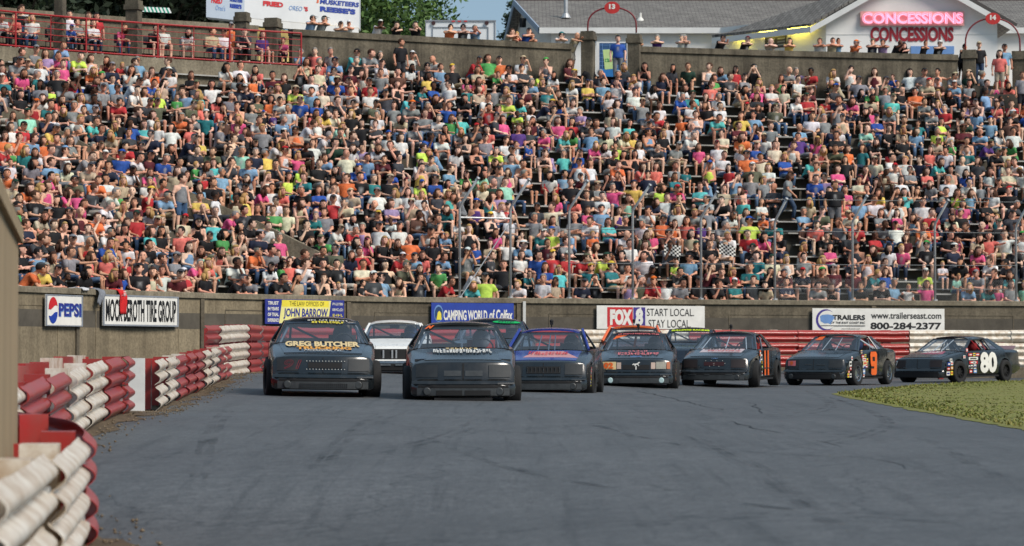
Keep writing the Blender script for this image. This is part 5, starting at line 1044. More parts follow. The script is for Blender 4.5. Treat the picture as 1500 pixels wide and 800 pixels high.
def car_body_mesh(open_nose=False):
    secs = []
    for x, wd, zb, zt, zc in ST:
        zm = min(.5, (zb + zt) / 2 + .02)
        if zc is None: s = [(0, zb), (wd * .9, zb), (wd * .985, zb + .06), (wd, zm), (wd * .985, zt - .07), (wd * .955, zt), (wd * .86, zt - .01), (wd * .85, .6), (wd * .84, .5), (wd * .4, .47), (0, .46)]
        else: s = [(0, zb), (wd * .9, zb), (wd * .985, zb + .06 if zt - zb > .3 else zb + .03), (wd, zm), (wd * .985, zt - min(.09, (zt - zm) * .6)), (wd * .93, zt - min(.02, (zt - zm) * .2)), (wd * .78, zt + (zc - zt) * .4), (wd * .58, zt + (zc - zt) * .75), (wd * .38, zc), (wd * .19, zc), (0, zc)]
        secs.append((x, s))
    v = []; f = []; n = 11; mi = []
    for x, s in secs:
        ring = s + [(-y, z) for y, z in s[-2:0:-1]]
        v += [(nose_shift(x, y), y, z) for y, z in ring]
    m = 20
    for i in range(len(secs) - 1):
        for j in range(m):
            f.append((i * m + j, i * m + (j + 1) % m, (i + 1) * m + (j + 1) % m, (i + 1) * m + j)); cab = secs[i][1][10][1] == .46 and secs[i + 1][1][10][1] == .46; mi.append(1 if (cab and 5 < j < 14) or j in (0, 19) or (secs[i][1][10][1] == .46) != (secs[i + 1][1][10][1] == .46) else 0)
    f += [tuple(range(m - 1, -1, -1)), tuple((len(secs) - 1) * m + k for k in range(m))]; mi += [0, 0]
    me = bpy.data.meshes.new('body'); me.from_pydata(v, [], f); me.materials.append(PT['black']); me.materials.append(M_int); me.polygons.foreach_set('material_index', mi); o = bpy.data.objects.new('b', me); COL.objects.link(o)
    cu = MB()
    for x in (1.31, -1.25):
        for s in (-1, 1): cu.lathe([(.355, -.25), (.355, .25)], 24, Matrix.Translation((x, s * .82, .33)) @ Matrix.Rotation(PI / 2, 4, 'X'))
    c = cu.build('cut', M_int); c2 = c
    md = o.modifiers.new('b', 'BOOLEAN'); md.object = c; md.operation = 'DIFFERENCE'; md.solver = 'EXACT'; bv = o.modifiers.new('bev', 'BEVEL'); bv.width = .012; bv.segments = 1; bv.limit_method = 'ANGLE'; bv.angle_limit = .6
    dg = bpy.context.evaluated_depsgraph_get(); res = bpy.data.meshes.new_from_object(o.evaluated_get(dg)); bpy.data.objects.remove(o); bpy.data.objects.remove(c); return res
BODY = car_body_mesh(); BODY.polygons.foreach_set('use_smooth', [True] * len(BODY.polygons)); BODY.set_sharp_from_angle(angle=math.radians(28))
def tyre_mesh():
    m = MB(); m.lathe([(.20, -.115), (.255, -.128), (.30, -.122), (.316, -.09), (.318, 0), (.316, .09), (.30, .122), (.255, .128), (.20, .115)], 28); m.f = m.f[:-2]; m.m = m.m[:-2]; return m
def rim_mesh():
    m = MB(); m.lathe([(.205, -.11), (.205, .118), (.185, .112), (.175, .03), (.06, .045), (.055, .06)], 20)
    for k in range(10): a = 2 * PI * k / 10; m.box((.12 * math.cos(a), .12 * math.sin(a), .045), (.13, .028, .03), a)
    return m
_tm, _rm = tyre_mesh().build('tyre', M_tyre), rim_mesh().build('rim', M_chrome); TY, RI = _tm.data, _rm.data; bpy.data.objects.remove(_tm); bpy.data.objects.remove(_rm); RIB = RI.copy(); RIB.materials[0] = M_dark
for p_ in TY.polygons: p_.use_smooth = True
AP = [(.90, .745, .90), (.24, .585, 1.25)]; 
def patch_front(name, y0, y1, z0, z1, mat, root, out=.008, n=6, taper=0):
    v = []; nz = max(2, int((z1 - z0) / .04) + 1)
    for j in range(nz + 1):
        z = z0 + (z1 - z0) * j / nz
        for i in range(n + 1): y = y0 + (y1 - y0) * i / n; v.append(front(y * (1 - taper * j / nz), z, out))
    m = (nz + 1) * (n + 1); v += [(x - out - .02, y, z) for x, y, z in v[:m]]; f = []; W = n + 1
    for j in range(nz):
        for i in range(n): a = j * W + i; f.append((a, a + 1, a + W + 1, a + W))
    for i in range(n): f.append((i + 1, i, m + i, m + i + 1)); a = nz * W + i; f.append((a, a + 1, m + a + 1, m + a))
    for j in range(nz): a = j * W; f.append((a, a + W, m + a + W, m + a)); a += n; f.append((a + W, a, m + a, m + a + W))
    return mk(name, v, f, mat, root)
def patch_hood(name, x0, x1, y0, y1, mat, root, out=.01, skew=0):
    v = []; n = 8
    for j in range(n + 1):
        for i in range(n + 1): x = x0 + (x1 - x0) * j / n; y = (y0 + (y1 - y0) * i / n) * (1 - skew * j / n); v.append(hood(x, y, out))
    m = len(v); v += [(x, y, z - out - .015) for x, y, z in v]; W = n + 1; f = [(j * W + i, j * W + i + 1, (j + 1) * W + i + 1, (j + 1) * W + i) for j in range(n) for i in range(n)]
    for i in range(n): f.append((i + 1, i, m + i, m + i + 1)); a = n * W + i; f.append((a, a + 1, m + a + 1, m + a)); f.append((i * W, (i + 1) * W, m + (i + 1) * W, m + i * W)); a = i * W + n; f.append((a + W, a, m + a, m + a + W))
    return mk(name, v, f, mat, root)
def lamp(root, y, z, r, mat, name='fog_lamp'):
    x, _, z = front(y, z); m = MB(); M = Matrix.Translation((x - .02, y, z)) @ Matrix.Rotation(PI / 2, 4, 'Y'); m.lathe([(r, 0), (r, .035), (r * .8, .045)], 16, M); o = m.build(name, mat, root); MB().lathe([(r * 1.18, 0), (r * 1.18, .022)], 16, M).build('bezel', M_dark, o); return o
def ws_pt(u, v, out=0.0):
    """point on the windshield, u 0..1 across, v 0..1 up"""
    y = (AP[0][1] * (1 - v) + AP[1][1] * v) * (2 * u - 1); x = AP[0][0] * (1 - v) + AP[1][0] * v; bow = .09 * (1 - (2 * u - 1) ** 2); z = AP[0][2] * (1 - v) + AP[1][2] * v
    return (x + bow + out * .55, y, z + bow * .25 + out * .83)
def decal_text(root, name, body, mat, place, **k): return text_on(name, body, mat, root, place, **k)
STK = [K_white, K_red, K_yel, K_blue, K_white, K_orange, K_sky, K_white, K_green, K_cream]
def race_car(label, x, y, z, yaw, pt, glass=None, roof=None, spec=None, pitch=0.0, roll=0.0, scale=1.0):
    root = thing('race_car', label, 'race car', (x, y, z), 0, 'race cars rounding the turn'); root.rotation_euler = (roll, pitch, yaw); root.scale = (scale,) * 3; root.rotation_mode = 'XYZ'
    pm_ = PT[pt]; rf = PT[roof] if roof else pm_; glass = glass or M_glass; me = BODY.copy(); me.materials[0] = pm_; link('body', me, root)
    # roof and pillars
    v = []; nx_, ny_ = 6, 8
    for j in range(nx_ + 1):
        t = j / nx_; xx = .24 + .04 - t * (.24 + .04 + .70); hw = .60 - .02 * abs(t - .4)
        for i in range(ny_ + 1): u = -1 + 2 * i / ny_; v.append((xx + .085 * (1 - u * u) * (1 - t) - .05 * (1 - u * u) * t, u * hw, 1.26 + .05 * (1 - u * u) + .018 * math.sin(PI * t) - (.03 if abs(u) == 1 else 0)))
    m = len(v); v += [(a, b, c - .035) for a, b, c in v]; W = ny_ + 1; f = [(j * W + i, j * W + i + 1, (j + 1) * W + i + 1, (j + 1) * W + i)[::-1] for j in range(nx_) for i in range(ny_)] + [(m + j * W + i, m + j * W + i + 1, m + (j + 1) * W + i + 1, m + (j + 1) * W + i) for j in range(nx_) for i in range(ny_)]
    for i in range(ny_): f.append((i, i + 1, m + i + 1, m + i)); a = nx_ * W + i; f.append((a + 1, a, m + a, m + a + 1))
    for j in range(nx_): a = j * W; f.append((a + W, a, m + a, m + a + W)); a += ny_; f.append((a, a + W, m + a + W, m + a))
    mk('roof', v, f, rf, root, sm=False)
    for s in (-1, 1):
        m = MB(); a0, a1 = Vector((.92, s * .765, .89)), Vector((.25, s * .60, 1.26)); d = Vector((-.07, s * .012, -.01)); m.add([a0, a0 + d, a1 + d, a1] + [p + Vector((0, -s * .045, 0)) for p in (a0, a0 + d, a1 + d, a1)], [(0, 1, 2, 3), (7, 6, 5, 4), (0, 3, 7, 4), (1, 5, 6, 2), (0, 4, 5, 1), (3, 2, 6, 7)]); m.build('windshield_pillar', pm_, root)
        q = [Vector((-.50, s * .608, 1.25)), Vector((-.74, s * .59, 1.255)), Vector((-1.42, s * .74, .935)), Vector((-.98, s * .80, .925))]; m = MB(); m.add(q + [p + Vector((0, -s * .03, 0)) for p in q], [(0, 1, 2, 3), (7, 6, 5, 4), (0, 4, 5, 1), (1, 5, 6, 2), (2, 6, 7, 3), (3, 7, 4, 0)]); m.build('rear_pillar', pm_, root)
        MB().tube([(-.42, s * .60, 1.25), (-.50, s * .815, .92)], .022, 6).build('door_pillar', pm_, root)
        q = [(-.47, s * .615, 1.21), (-.55, s * .612, 1.237), (-.99, s * .79, .935), (-.56, s * .805, .93)]; mk('quarter_glass', q, [(0, 1, 2, 3)], M_glass_dark, root)
    v = [ws_pt(i / 10, j / 6) for j in range(7) for i in range(11)]; mk('windshield', v, [(j * 11 + i, j * 11 + i + 1, (j + 1) * 11 + i + 1, (j + 1) * 11 + i) for j in range(6) for i in range(10)], glass, root, sm=True)
    v = [(-.74 - .60 * t - .05 * (1 - u * u), u * (.56 + .12 * t), 1.25 - .31 * t) for t in (0, .33, .66, 1) for u in np.linspace(-1, 1, 7)]; mk('rear_window', v, [(j * 7 + i, j * 7 + i + 1, (j + 1) * 7 + i + 1, (j + 1) * 7 + i) for j in range(3) for i in range(6)], M_rear, root, sm=True)
    # dash, cage, seat, wheel
    MB().box((.70, 0, .84), (.34, 1.36, .12)).build('dashboard', M_int, root)
    m = MB()
    for s in (-1, 1): m.tube([(-.46, s * .70, .5), (-.44, s * .60, 1.15), (-.44, s * .52, 1.215)], .024, 7); m.tube([(-.44, s * .52, 1.215), (.18, s * .52, 1.21), (.80, s * .68, .90), (.82, s * .7, .5)], .022, 7); m.tube([(-.44, s * .5, 1.2), (-1.3, s * .52, .7)], .02, 6); m.tube([(-.46, s * .72, .72), (.8, s * .74, .68)], .02, 6)
    m.tube([(-.44, -.52, 1.215), (-.44, .52, 1.215)], .024, 7); m.tube([(.18, -.52, 1.21), (.18, .52, 1.21)], .02, 6); m.tube([(-.45, -.58, 1.2), (-.46, .66, .62)], .022, 6); m.tube([(-.46, -.68, .84), (-.46, .68, .84)], .02, 6); m.build('roll_cage', M_cage, root, True)
    m = MB(); m.box((-.36, .36, .72), (.10, .46, .60), rot=Matrix.Rotation(-.16, 3, 'Y')); m.box((-.42, .36, 1.04), (.09, .24, .16)); m.box((-.1, .36, .50), (.46, .46, .12)); m.build('racing_seat', M_seat if spec.get('seat') else M_int, root)
    sw = MB(); sw.tube([(.42 + .05 * math.cos(a), .36 + .17 * math.sin(a), .89 + .16 * math.cos(a)) for a in np.linspace(0, 2 * PI, 17)], .014, 5); sw.tube([(.43, .36, .88), (.6, .36, .84)], .016, 5); sw.build('steering_wheel', M_dark, root)
    for nm, px_, py_ in (('front', 1.31, 1), ('front', 1.31, -1), ('rear', -1.25, 1), ('rear', -1.25, -1)):
        o = link('wheel', TY, root); st = spec.get('steer', 0) if nm == 'front' else 0; o.matrix_local = Matrix.Translation((px_, py_ * .795, .318)) @ Matrix.Rotation(st, 4, 'Z') @ Matrix.Rotation(-py_ * PI / 2, 4, 'X') @ Matrix.Rotation(random.random(), 4, 'Z')
        o.name = 'wheel'; link('rim', RI if spec.get('rim') == 'chrome' else RIB, o)
    # front end
    W_ = .775
    if not spec.get('hidden'):
        patch_front('bumper_strip', -.80, .80, .475, .525, spec.get('bumper', pm_), root, .02)
        patch_front('lower_air_dam', -.70, .70, .215, .262, M_dark, root, .006)
        if spec.get('valance', True): patch_front('valance', -.72, .72, .268, .405, spec.get('val_mat', M_plast), root, .012, 10)
        patch_front('bumper_recess', -.70, .70, .410, .468, M_dark, root, .004)
        for s in (-1, 1):
            if spec.get('covers', True) and not spec.get('headlights'): patch_front('headlight_cover', s * .735 if s < 0 else .40, -.40 if s < 0 else .735, .585, .735, spec.get('cover_mat', M_cover), root, .012)
        m = MB()
        if spec.get('seam', .006): w2 = spec.get('seam', .006); patch_front('centre_seam', -w2, w2, .57, .752, M_dark, root, .009, 2)
        if spec.get('fogs', 1):
            for s in spec.get('fog_sides', (-1, 1)): lamp(root, s * .56, .345, .062, spec.get('fog_mat', M_plast))
        if spec.get('hood_panel', True): patch_hood('hood_panel', 1.98, 1.02, -.60, .60, spec.get('hood_mat', pm_), root, .012, -.08)
        if spec.get('tow'): MB().box((2.2, 0, .10), (.1, .9, .10)).build('skid_plate', M_dark, root)
    for s in (-1, 1):                                                    # door seam and side trim
        for xx in (.78, -.50): MB().box((xx, s * .872, .56), (.012, .006, .62)).build('door_seam', M_dark, root)
        MB().box((.15, s * .878, .44), (1.9, .012, .025)).build('side_moulding', spec.get('mould', M_dark), root)
        MB().box((0, s * .80, .19), (1.9, .06, .05)).build('side_skirt', M_dark, root)
    if spec.get('spoiler'): v = [(-2.02, -.7, .93), (-2.02, .7, .93), (-2.12, .72, 1.03), (-2.12, -.72, 1.03)]; mk('spoiler', v + [(a - .015, b, c) for a, b, c in v], [(0, 1, 2, 3), (7, 6, 5, 4), (0, 4, 5, 1), (1, 5, 6, 2), (2, 6, 7, 3), (3, 7, 4, 0)], pm('spoiler_tint', lin((150, 120, 125)), .3), root)
    if spec.get('camera'): m = MB(); m.tube([(.1, 0, 1.33), (.1, 0, 1.40)], .012, 6); m.box((.1, 0, 1.41), (.10, .06, .05)); m.ball((.1, .0, 1.455), (.05, .04, .035), 8, 6); m.build('roof_camera', M_dark, root)
    return root
def hood_text(root, body, mat, x0, x1, y0, y1, arch=0.0, lift=.034, **k):
    """printed across the hood, read from the front: u runs from +y (image left is -y side) """
    return text_on('lettering', body, mat, root, lambda u, v, z: hood(x0 + (x1 - x0) * v - arch * (2 * u - 1) ** 2, y0 + (y1 - y0) * u, lift), **k)
def front_text(root, body, mat, y0, y1, z0, z1, out=.014, **k): return text_on('lettering', body, mat, root, lambda u, v, z: front(y0 + (y1 - y0) * u, z0 + (z1 - z0) * v, out), **k)
def side_text(root, body, mat, x0, x1, z0, z1, out=.018, name='door_number', **k): return text_on(name, body, mat, root, lambda u, v, z: (x0 + (x1 - x0) * u, side_y(z0 + (z1 - z0) * v) + out, z0 + (z1 - z0) * v), **k)
def ws_text(root, body, mat, u0, u1, v0, v1, out=.012, **k): return text_on('lettering', body, mat, root, lambda u, v, z: ws_pt(u0 + (u1 - u0) * u, v0 + (v1 - v0) * v, out), **k)
def sun_strip(root, mat, v0=.80, u0=.0, u1=1.0): v = [ws_pt(u0 + (u1 - u0) * i / 10, v0 + (1 - v0) * j / 2, .006) for j in range(3) for i in range(11)]; return mk('sun_strip', v, [(j * 11 + i, j * 11 + i + 1, (j + 1) * 11 + i + 1, (j + 1) * 11 + i) for j in range(2) for i in range(10)], mat, root)
def stickers(root, spots):
    for x, z, w_, h, c in spots:
        y = side_y(z) + .007; o = mk('sticker', [(x + w_ / 2, y, z - h / 2), (x - w_ / 2, y, z - h / 2), (x - w_ / 2, y, z + h / 2), (x + w_ / 2, y, z + h / 2)], [(0, 1, 2, 3)], c, root)
        c2 = random.choice([K_black, K_red, K_navy]) if c in (K_white, K_yel, K_cream) else K_white; mk('sticker_print', [(x + w_ * .35, y + .003, z - h * .2), (x - w_ * .35, y + .003, z - h * .2), (x - w_ * .35, y + .003, z + h * .2), (x + w_ * .35, y + .003, z + h * .2)], [(0, 1, 2, 3)], c2, o)
def rivets(root, pts): 
    m = MB()
    for y, z in pts: m.ball(front(y, z, .014), (.008, .008, .008), 6, 4)
    stuff(m.build('rivet', K_white, root))
def driver(root, label, helmet, suit):
    p = new_person('M', suit, 'hb', ''); p.pose = 'drive'; p.yaw = random.choice((-.3, .3, 0.0)); p.hat = 'helmet'; p.hatcol = lin(helmet); p.sc = .97; p.wd = 1.0; p.legs = ('jeans', (40, 42, 50)); p.printed = False
    bpy.context.view_layer.update(); M = root.matrix_world @ Matrix.Translation((-.16, .36, -.10)); p.loc = M.translation; p.rz = root.rotation_euler.z + PI / 2; o = person_obj(p); tag(o, label, 'person', 'drivers in the race cars'); return o
def car_at(px, s, yaw_deg, py=None):
    d = FPX / s; x = (px - 750) / s; z = CAMZ - (py - 520) / s if py else gz(x, d); ray = math.degrees(math.atan2(x, d))
    return x, d, z, math.radians(-90 - yaw_deg - ray)
# heading -90 points at the camera; a car turned by yaw shows its +y side at the right of the picture
def put(label, px, s, yaw, py, pt, **k):
    x, d, z, a = car_at(px, s, yaw, py); L = 1.31; sc = k.get('scale', 1.0)    # the pixel given is the front axle
    cx, cy = x - math.cos(a) * L * sc, d - math.sin(a) * L * sc; k.pop('front', None)
    zf = z if py else gz(x, d); zr_ = max(zf - .02, min(zf + .04, gz(x - math.cos(a) * 2.56, d - math.sin(a) * 2.56))); pit = math.atan2(zr_ - zf, 2.56)
    return race_car(label, cx, cy, zf + math.sin(pit) * 1.31, a, pt, pitch=pit, **k)
# -- car 91
c = put('dark car with gold hood lettering and a thin red outlined number', 471.5, 90.5, -1.0, 584, 'black', roll=-.012, spec=dict(steer=.12, val_mat=M_plast))
patch_hood('hood_sign', 1.92, 1.12, -.62, .62, PT['dark'], c, .020, -.12)
hood_text(c, 'GREG BUTCHER', K_cream, 1.50, 1.04, -.60, .60, .06, bold=.05); hood_text(c, 'TRUCKING', K_gold, 1.74, 1.50, -.42, .46, .0, bold=.05); hood_text(c, 'Mocksville, NC', K_white, 1.88, 1.72, -.3, .34, .0, shear=.3)
front_text(c, '91', flat('outline_red', (140, 44, 56)), -.62, -.34, .605, .72, bold=.0, shear=.25, outline=.014)
patch_front('grille_slot', -.24, .30, .62, .69, M_dark, c, .012, 8); rivets(c, [(-.26 + i * .05, zz) for i in range(13) for zz in (.605, .705)])
m = MB()
for i in range(24):
    for j in range(3): m.box(front(-.36 + i * .032, .30 + j * .03, .016), (.01, .016, .014))
stuff(m.build('grille_hole', M_dark, c))
sun_strip(c, PT['dark'], .84); ws_text(c, '~11', K_yel, .36, .80, .80, .90, .02, bold=.08); ws_text(c, '~12', K_white, .30, .86, .915, .99, .02, bold=.04, shear=.3)
driver(c, 'driver in dark helmet inside the gold lettered car', (60, 62, 72), 'c')
# -- car 2
c = put('dark leading car with a split nose and an orange letter on its tinted visor', 676.5, 92.5, -1.5, 594, 'soot', spec=dict(steer=.05, seam=.014, tow=True, seat=True, hood_mat=PT['black'], cover_mat=M_cover))
patch_front('grille_slot', -.30, -.03, .60, .665, M_plast, c, .010, 6); patch_front('grille_slot', .03, .30, .60, .665, M_plast, c, .010, 6)
patch_front('lower_grille', -.42, -.02, .275, .365, M_dark, c, .018, 6); patch_front('lower_grille', .02, .42, .275, .365, M_dark, c, .018, 6)
hood_text(c, '~18', K_white, 1.56, 1.22, -.46, .48, .05, bold=.04); hood_text(c, '~7', K_cream, 1.24, 1.10, -.26, .26, .0, bold=.03)
sun_strip(c, PT['soot'], .78); ws_text(c, 'N', K_orange, .03, .15, .82, .97, .02, bold=.08, shear=.5)
for y in (-.66, .66): patch_hood('hood_vent', 1.9, 1.45, y - .09, y + .09, PT['dark'], c, .016)
driver(c, 'driver in grey helmet inside the leading dark car', (120, 125, 135), 'k')
for uu in (.5, .515): MB().tube([ws_pt(uu, .02, -.03), ws_pt(uu, .8, -.03)], .008, 5).build('windshield_brace', M_cage, c)
# -- blue car
c = put('blue and black car with a roof camera and a slatted grille', 801, 77, 4.5, 583, 'black', roof='blue', spec=dict(steer=-.05, camera=True, hood_mat=PT['blue']))
for s in (-1, 1): MB().tube([(.93, s * .775, .915), (.25, s * .61, 1.295)], .03, 6).build('blue_pillar', PT['blue'], c)
patch_front('grille_slot', -.32, .32, .60, .70, M_dark, c, .012, 8)
for i in range(9): y = -.30 + i * .075; MB().box(front(y, .65, .018), (.01, .012, .11)).build('grille_bar', M_chrome if i % 4 == 0 else M_plast, c)
patch_hood('hood_flame', 1.75, 1.15, -.42, .62, flat('flame_white', (205, 150, 150)), c, .015, .5); hood_text(c, '~12', K_red, 1.6, 1.3, -.34, .42, .05, bold=.05)
for uu in (.36, .50, .58): MB().tube([ws_pt(uu, .02, -.06), ws_pt(uu, .88, -.06)], .012, 5).build('windshield_bar', M_cage, c)
stickers(c, [(1.85, .40, .12, .10, K_yel), (1.95, .32, .1, .1, K_purple), (1.8, .28, .12, .08, K_yel), (1.95, .5, .08, .12, K_pink), (1.75, .55, .1, .1, K_red)])
driver(c, 'driver in black helmet inside the blue car', (30, 30, 34), 'b')
# -- car 02
c = put('black car with pale fog lamps, a running horse badge and orange number on its headlight', 933, 65.5, 1.5, 572, 'black', spec=dict(steer=-.02, headlights=True, covers=False, seam=0, fog_mat=M_lamp, camera=True))
patch_front('headlight', -.74, -.44, .60, .73, K_cream, c, .014); front_text(c, '02', K_orange, -.72, -.50, .615, .72, .03, bold=.05); patch_front('headlight', .44, .66, .61, .73, M_headl, c, .014); patch_front('turn_signal', .675, .75, .61, .73, flat('amber_lens', (190, 110, 70)), c, .014); patch_front('turn_signal', .33, .425, .61, .72, flat('clear_lens', (200, 175, 160)), c, .014, 4); patch_front('turn_signal', -.425, -.33, .61, .72, flat('clear_lens', (200, 175, 160)), c, .014, 4)
patch_front('grille', -.30, .30, .60, .68, M_dark, c, .010, 8)
hp = [(-.085, .0), (-.05, .02), (-.03, .012), (.0, .018), (.03, .022), (.05, .04), (.075, .045), (.09, .03), (.078, .026), (.06, .022), (.05, .002), (.07, -.02), (.05, -.026), (.04, -.006), (.01, -.002), (-.01, -.02), (-.04, -.028), (-.03, -.014), (-.045, .0), (-.07, -.012)]
mk('horse_badge', [front(y, .685 + z, .02) for y, z in hp], [tuple(range(len(hp)))], K_white, c); patch_front('badge_bar', -.012, .012, .60, .66, K_white, c, .018, 2)
patch_front('lower_grille', -.38, .38, .28, .36, M_plast, c, .018, 8); MB().box((2.08, 0, .775), (.03, .26, .02)).build('hood_light_strip', K_sky, c)
hood_text(c, '~13', K_pink, 1.75, 1.45, -.42, .5, .03, bold=.04); hood_text(c, '~5', K_pink, 1.36, 1.2, -.2, .24, .0, bold=.04)
sun_strip(c, PT['dark'], .88); ws_text(c, '~20', K_pink, .12, .9, .885, .975, .02, bold=.05)
v = [ws_pt(u, w2, .008) for u, w2 in ((.06, .62), (.30, .86), (.10, .86))]; mk('orange_flash', v, [(0, 1, 2)], K_orange, c); MB().tube([(-.2, -.1, .95), (-.2, -.06, 1.2)], .03, 6).build('cage_padding', K_orange, c)
stickers(c, [(1.9, .68, .1, .1, K_orange), (1.85, .56, .1, .08, K_yel), (1.95, .44, .12, .1, K_orange), (1.9, .34, .14, .12, K_cream), (1.78, .27, .12, .08, K_orange)]); 
driver(c, 'driver in dark helmet inside the car with the horse badge', (50, 52, 60), 'k')
# -- car 11
c = put('black battered car with a dark red grille slot and orange door number', 1056, 62, 11.5, 567, 'black', spec=dict(steer=.1, camera=True, fog_sides=(1,), seam=0, cover_mat=PT['brown'], seat=True, bumper=PT['soot'], mould=M_chrome))
patch_front('grille_slot', -.24, .24, .62, .69, flat('dark_red_slot', (58, 20, 24)), c, .012, 8); rivets(c, [(-.2, .71), (-.07, .71), (.07, .71), (.2, .71), (0, .66), (0, .63), (-.1, .61), (.12, .61), (.26, .66)])
front_text(c, '~4', K_sky, -.07, .09, .745, .765, .02, bold=.05)
for q in ((-.6, .2), (-.2, .12), (.3, .16), (.55, .1)): patch_front('bumper_dent', q[0], q[0] + q[1], .395, .43, M_plast, c, .02, 3)
patch_hood('hood_flame', 1.5, 1.02, -.48, .52, flat('stripe_white', (205, 190, 195)), c, .015); hood_text(c, '~11', K_black, 1.25, 1.05, -.44, .44, .0, bold=.05); hood_text(c, '~10', K_red, 1.46, 1.3, -.3, .5, .0, bold=.05)
side_text(c, '11', K_orange, .44, -.14, .27, .86, bold=.06)
stickers(c, [(.93, .80, .16, .13, K_orange), (.80, .70, .2, .14, K_white), (1.0, .60, .12, .08, K_sky), (.76, .58, .09, .06, K_yel), (.74, .46, .1, .08, K_neon), (.9, .68, .1, .08, K_white), (.72, .32, .06, .12, K_white)]); sun_strip(c, PT['dark'], .88)
for uu, mt in ((.12, M_cage_w), (.52, M_cage_w), (.86, M_cage_w)): MB().tube([ws_pt(uu, .03, -.05), ws_pt(uu + (.5 - uu) * .06, .86, -.05)], .012, 5).build('windshield_bar', mt, c)
driver(c, 'driver in dark helmet inside the battered car numbered in orange', (36, 38, 44), 'k')
# -- car 9
c = put('black car with chrome wheels and a solid orange door number', 1207, 57.5, 19, 565, 'black', spec=dict(steer=-.10, rim='chrome', seam=.004, fog_mat=M_plast, val_mat=M_dark))
patch_front('number_plate', -.70, -.48, .62, .72, K_pink, c, .018, 4); front_text(c, '9', K_orange, -.64, -.55, .63, .71, .026, bold=.1)
sy = lambda x, z, o: (x, side_y(z) + o, z)
rr = [(.20, .30), (.10, .26), (-.20, .26), (-.27, .30), (-.27, .62), (-.30, .80), (-.24, .86), (.18, .86), (.25, .80), (.25, .56), (.21, .50)]
mk('door_number', [sy(x, z, .02) for x, z in rr], [tuple(range(len(rr)))], K_orange, c)
for x0, x1, z0, z1 in ((.08, -.10, .62, .73), (.25, -.02, .43, .485), (.26, .20, .30, .44)): mk('number_gap', [sy(x0, z0, .025), sy(x1, z0, .025), sy(x1, z1, .025), sy(x0, z1, .025)], [(0, 1, 2, 3)], K_black, c)
patch_front('nose_scuff', -.22, -.04, .64, .655, M_plast, c, .012, 3); patch_front('nose_scuff', .08, .3, .63, .645, M_plast, c, .012, 3)
stickers(c, [(1.83, .56, .18, .13, K_white), (1.82, .44, .12, .08, K_red), (1.95, .36, .12, .06, K_orange), (1.98, .27, .13, .10, K_yel), (1.8, .27, .14, .10, K_white), (.82, .74, .22, .09, K_red), (.62, .76, .14, .07, K_yel), (.72, .66, .28, .08, K_white), (.66, .57, .34, .09, K_cream), (.70, .47, .3, .09, K_white), (.48, .64, .12, .1, K_yel), (.76, .36, .22, .12, K_sky), (.78, .26, .18, .09, K_white), (1.70, .70, .10, .10, K_white), (.9, .86, .12, .08, K_cream), (.55, .48, .16, .08, K_red)])
for uu in (.38, .62): MB().tube([ws_pt(uu, .02, -.04), ws_pt(uu + .02, .95, -.04)], .009, 5).build('windshield_bar', M_cage_w, c)
mk('windshield_tint', [ws_pt(u, w2, .008) for u, w2 in ((.08, .70), (.24, .70), (.26, .96), (.12, .96))], [(0, 1, 2, 3)], K_orange, c)
for q in (-.15, .0): MB().tube([(.35, .60, 1.2), (-.25 + q, .79, .94)], .014, 5).build('window_bar', M_cage_w, c)
driver(c, 'driver in blue helmet inside the car with chrome wheels', (44, 60, 96), 'n')
# -- car 80
c = put('black car with a big white door number on the inside line', 1366, 52, 31, 561.5, 'black', spec=dict(steer=-.08, seam=.004, fogs=0, val_mat=M_dark, spoiler=True, cover_mat=PT['brown']))
side_text(c, '80', K_white, .20, -.74, .27, .87, bold=.05)
front_text(c, '7', K_white, -.74, -.66, .62, .72, .026, bold=.05)
stickers(c, [(1.78, .66, .13, .08, K_white), (1.90, .55, .14, .10, K_blue), (1.74, .57, .12, .10, K_white), (1.92, .42, .15, .08, K_red), (1.74, .44, .12, .08, K_gold), (1.93, .29, .17, .11, K_white), (1.74, .30, .12, .11, K_yel), (.72, .80, .22, .08, K_red), (.50, .80, .12, .09, K_yel), (.32, .80, .20, .08, K_red), (.56, .69, .50, .08, K_white), (.56, .58, .46, .08, K_red), (.52, .58, .16, .08, K_white), (.66, .46, .12, .10, K_white), (.48, .46, .14, .12, K_white), (.80, .46, .06, .08, K_white), (.70, .33, .15, .09, K_red), (.46, .33, .18, .10, K_sky), (1.05, .74, .12, .08, K_white), (.85, .93, .1, .1, K_pink)])
patch_hood('hood_flame', 1.5, 1.08, -.3, .42, flat('flame_pink', (170, 90, 110)), c, .015, .3); hood_text(c, '~8', K_white, 1.45, 1.2, -.3, .3, .0, bold=.03)
for uu in (.42, .6): MB().tube([ws_pt(uu - .06, .02, -.04), ws_pt(uu, .92, -.04)], .012, 5).build('windshield_bar', M_cage_w, c)
for k_ in range(4): MB().tube([(.3 - k_ * .2, .65 + .04 * k_, 1.2 - .04 * k_), (.1 - k_ * .18, .80, .94)], .010, 5).build('window_net_strap', M_cage_w if k_ % 2 else K_red, c)
driver(c, 'driver in red and black helmet inside the car with the white number', (130, 30, 36), 'k')
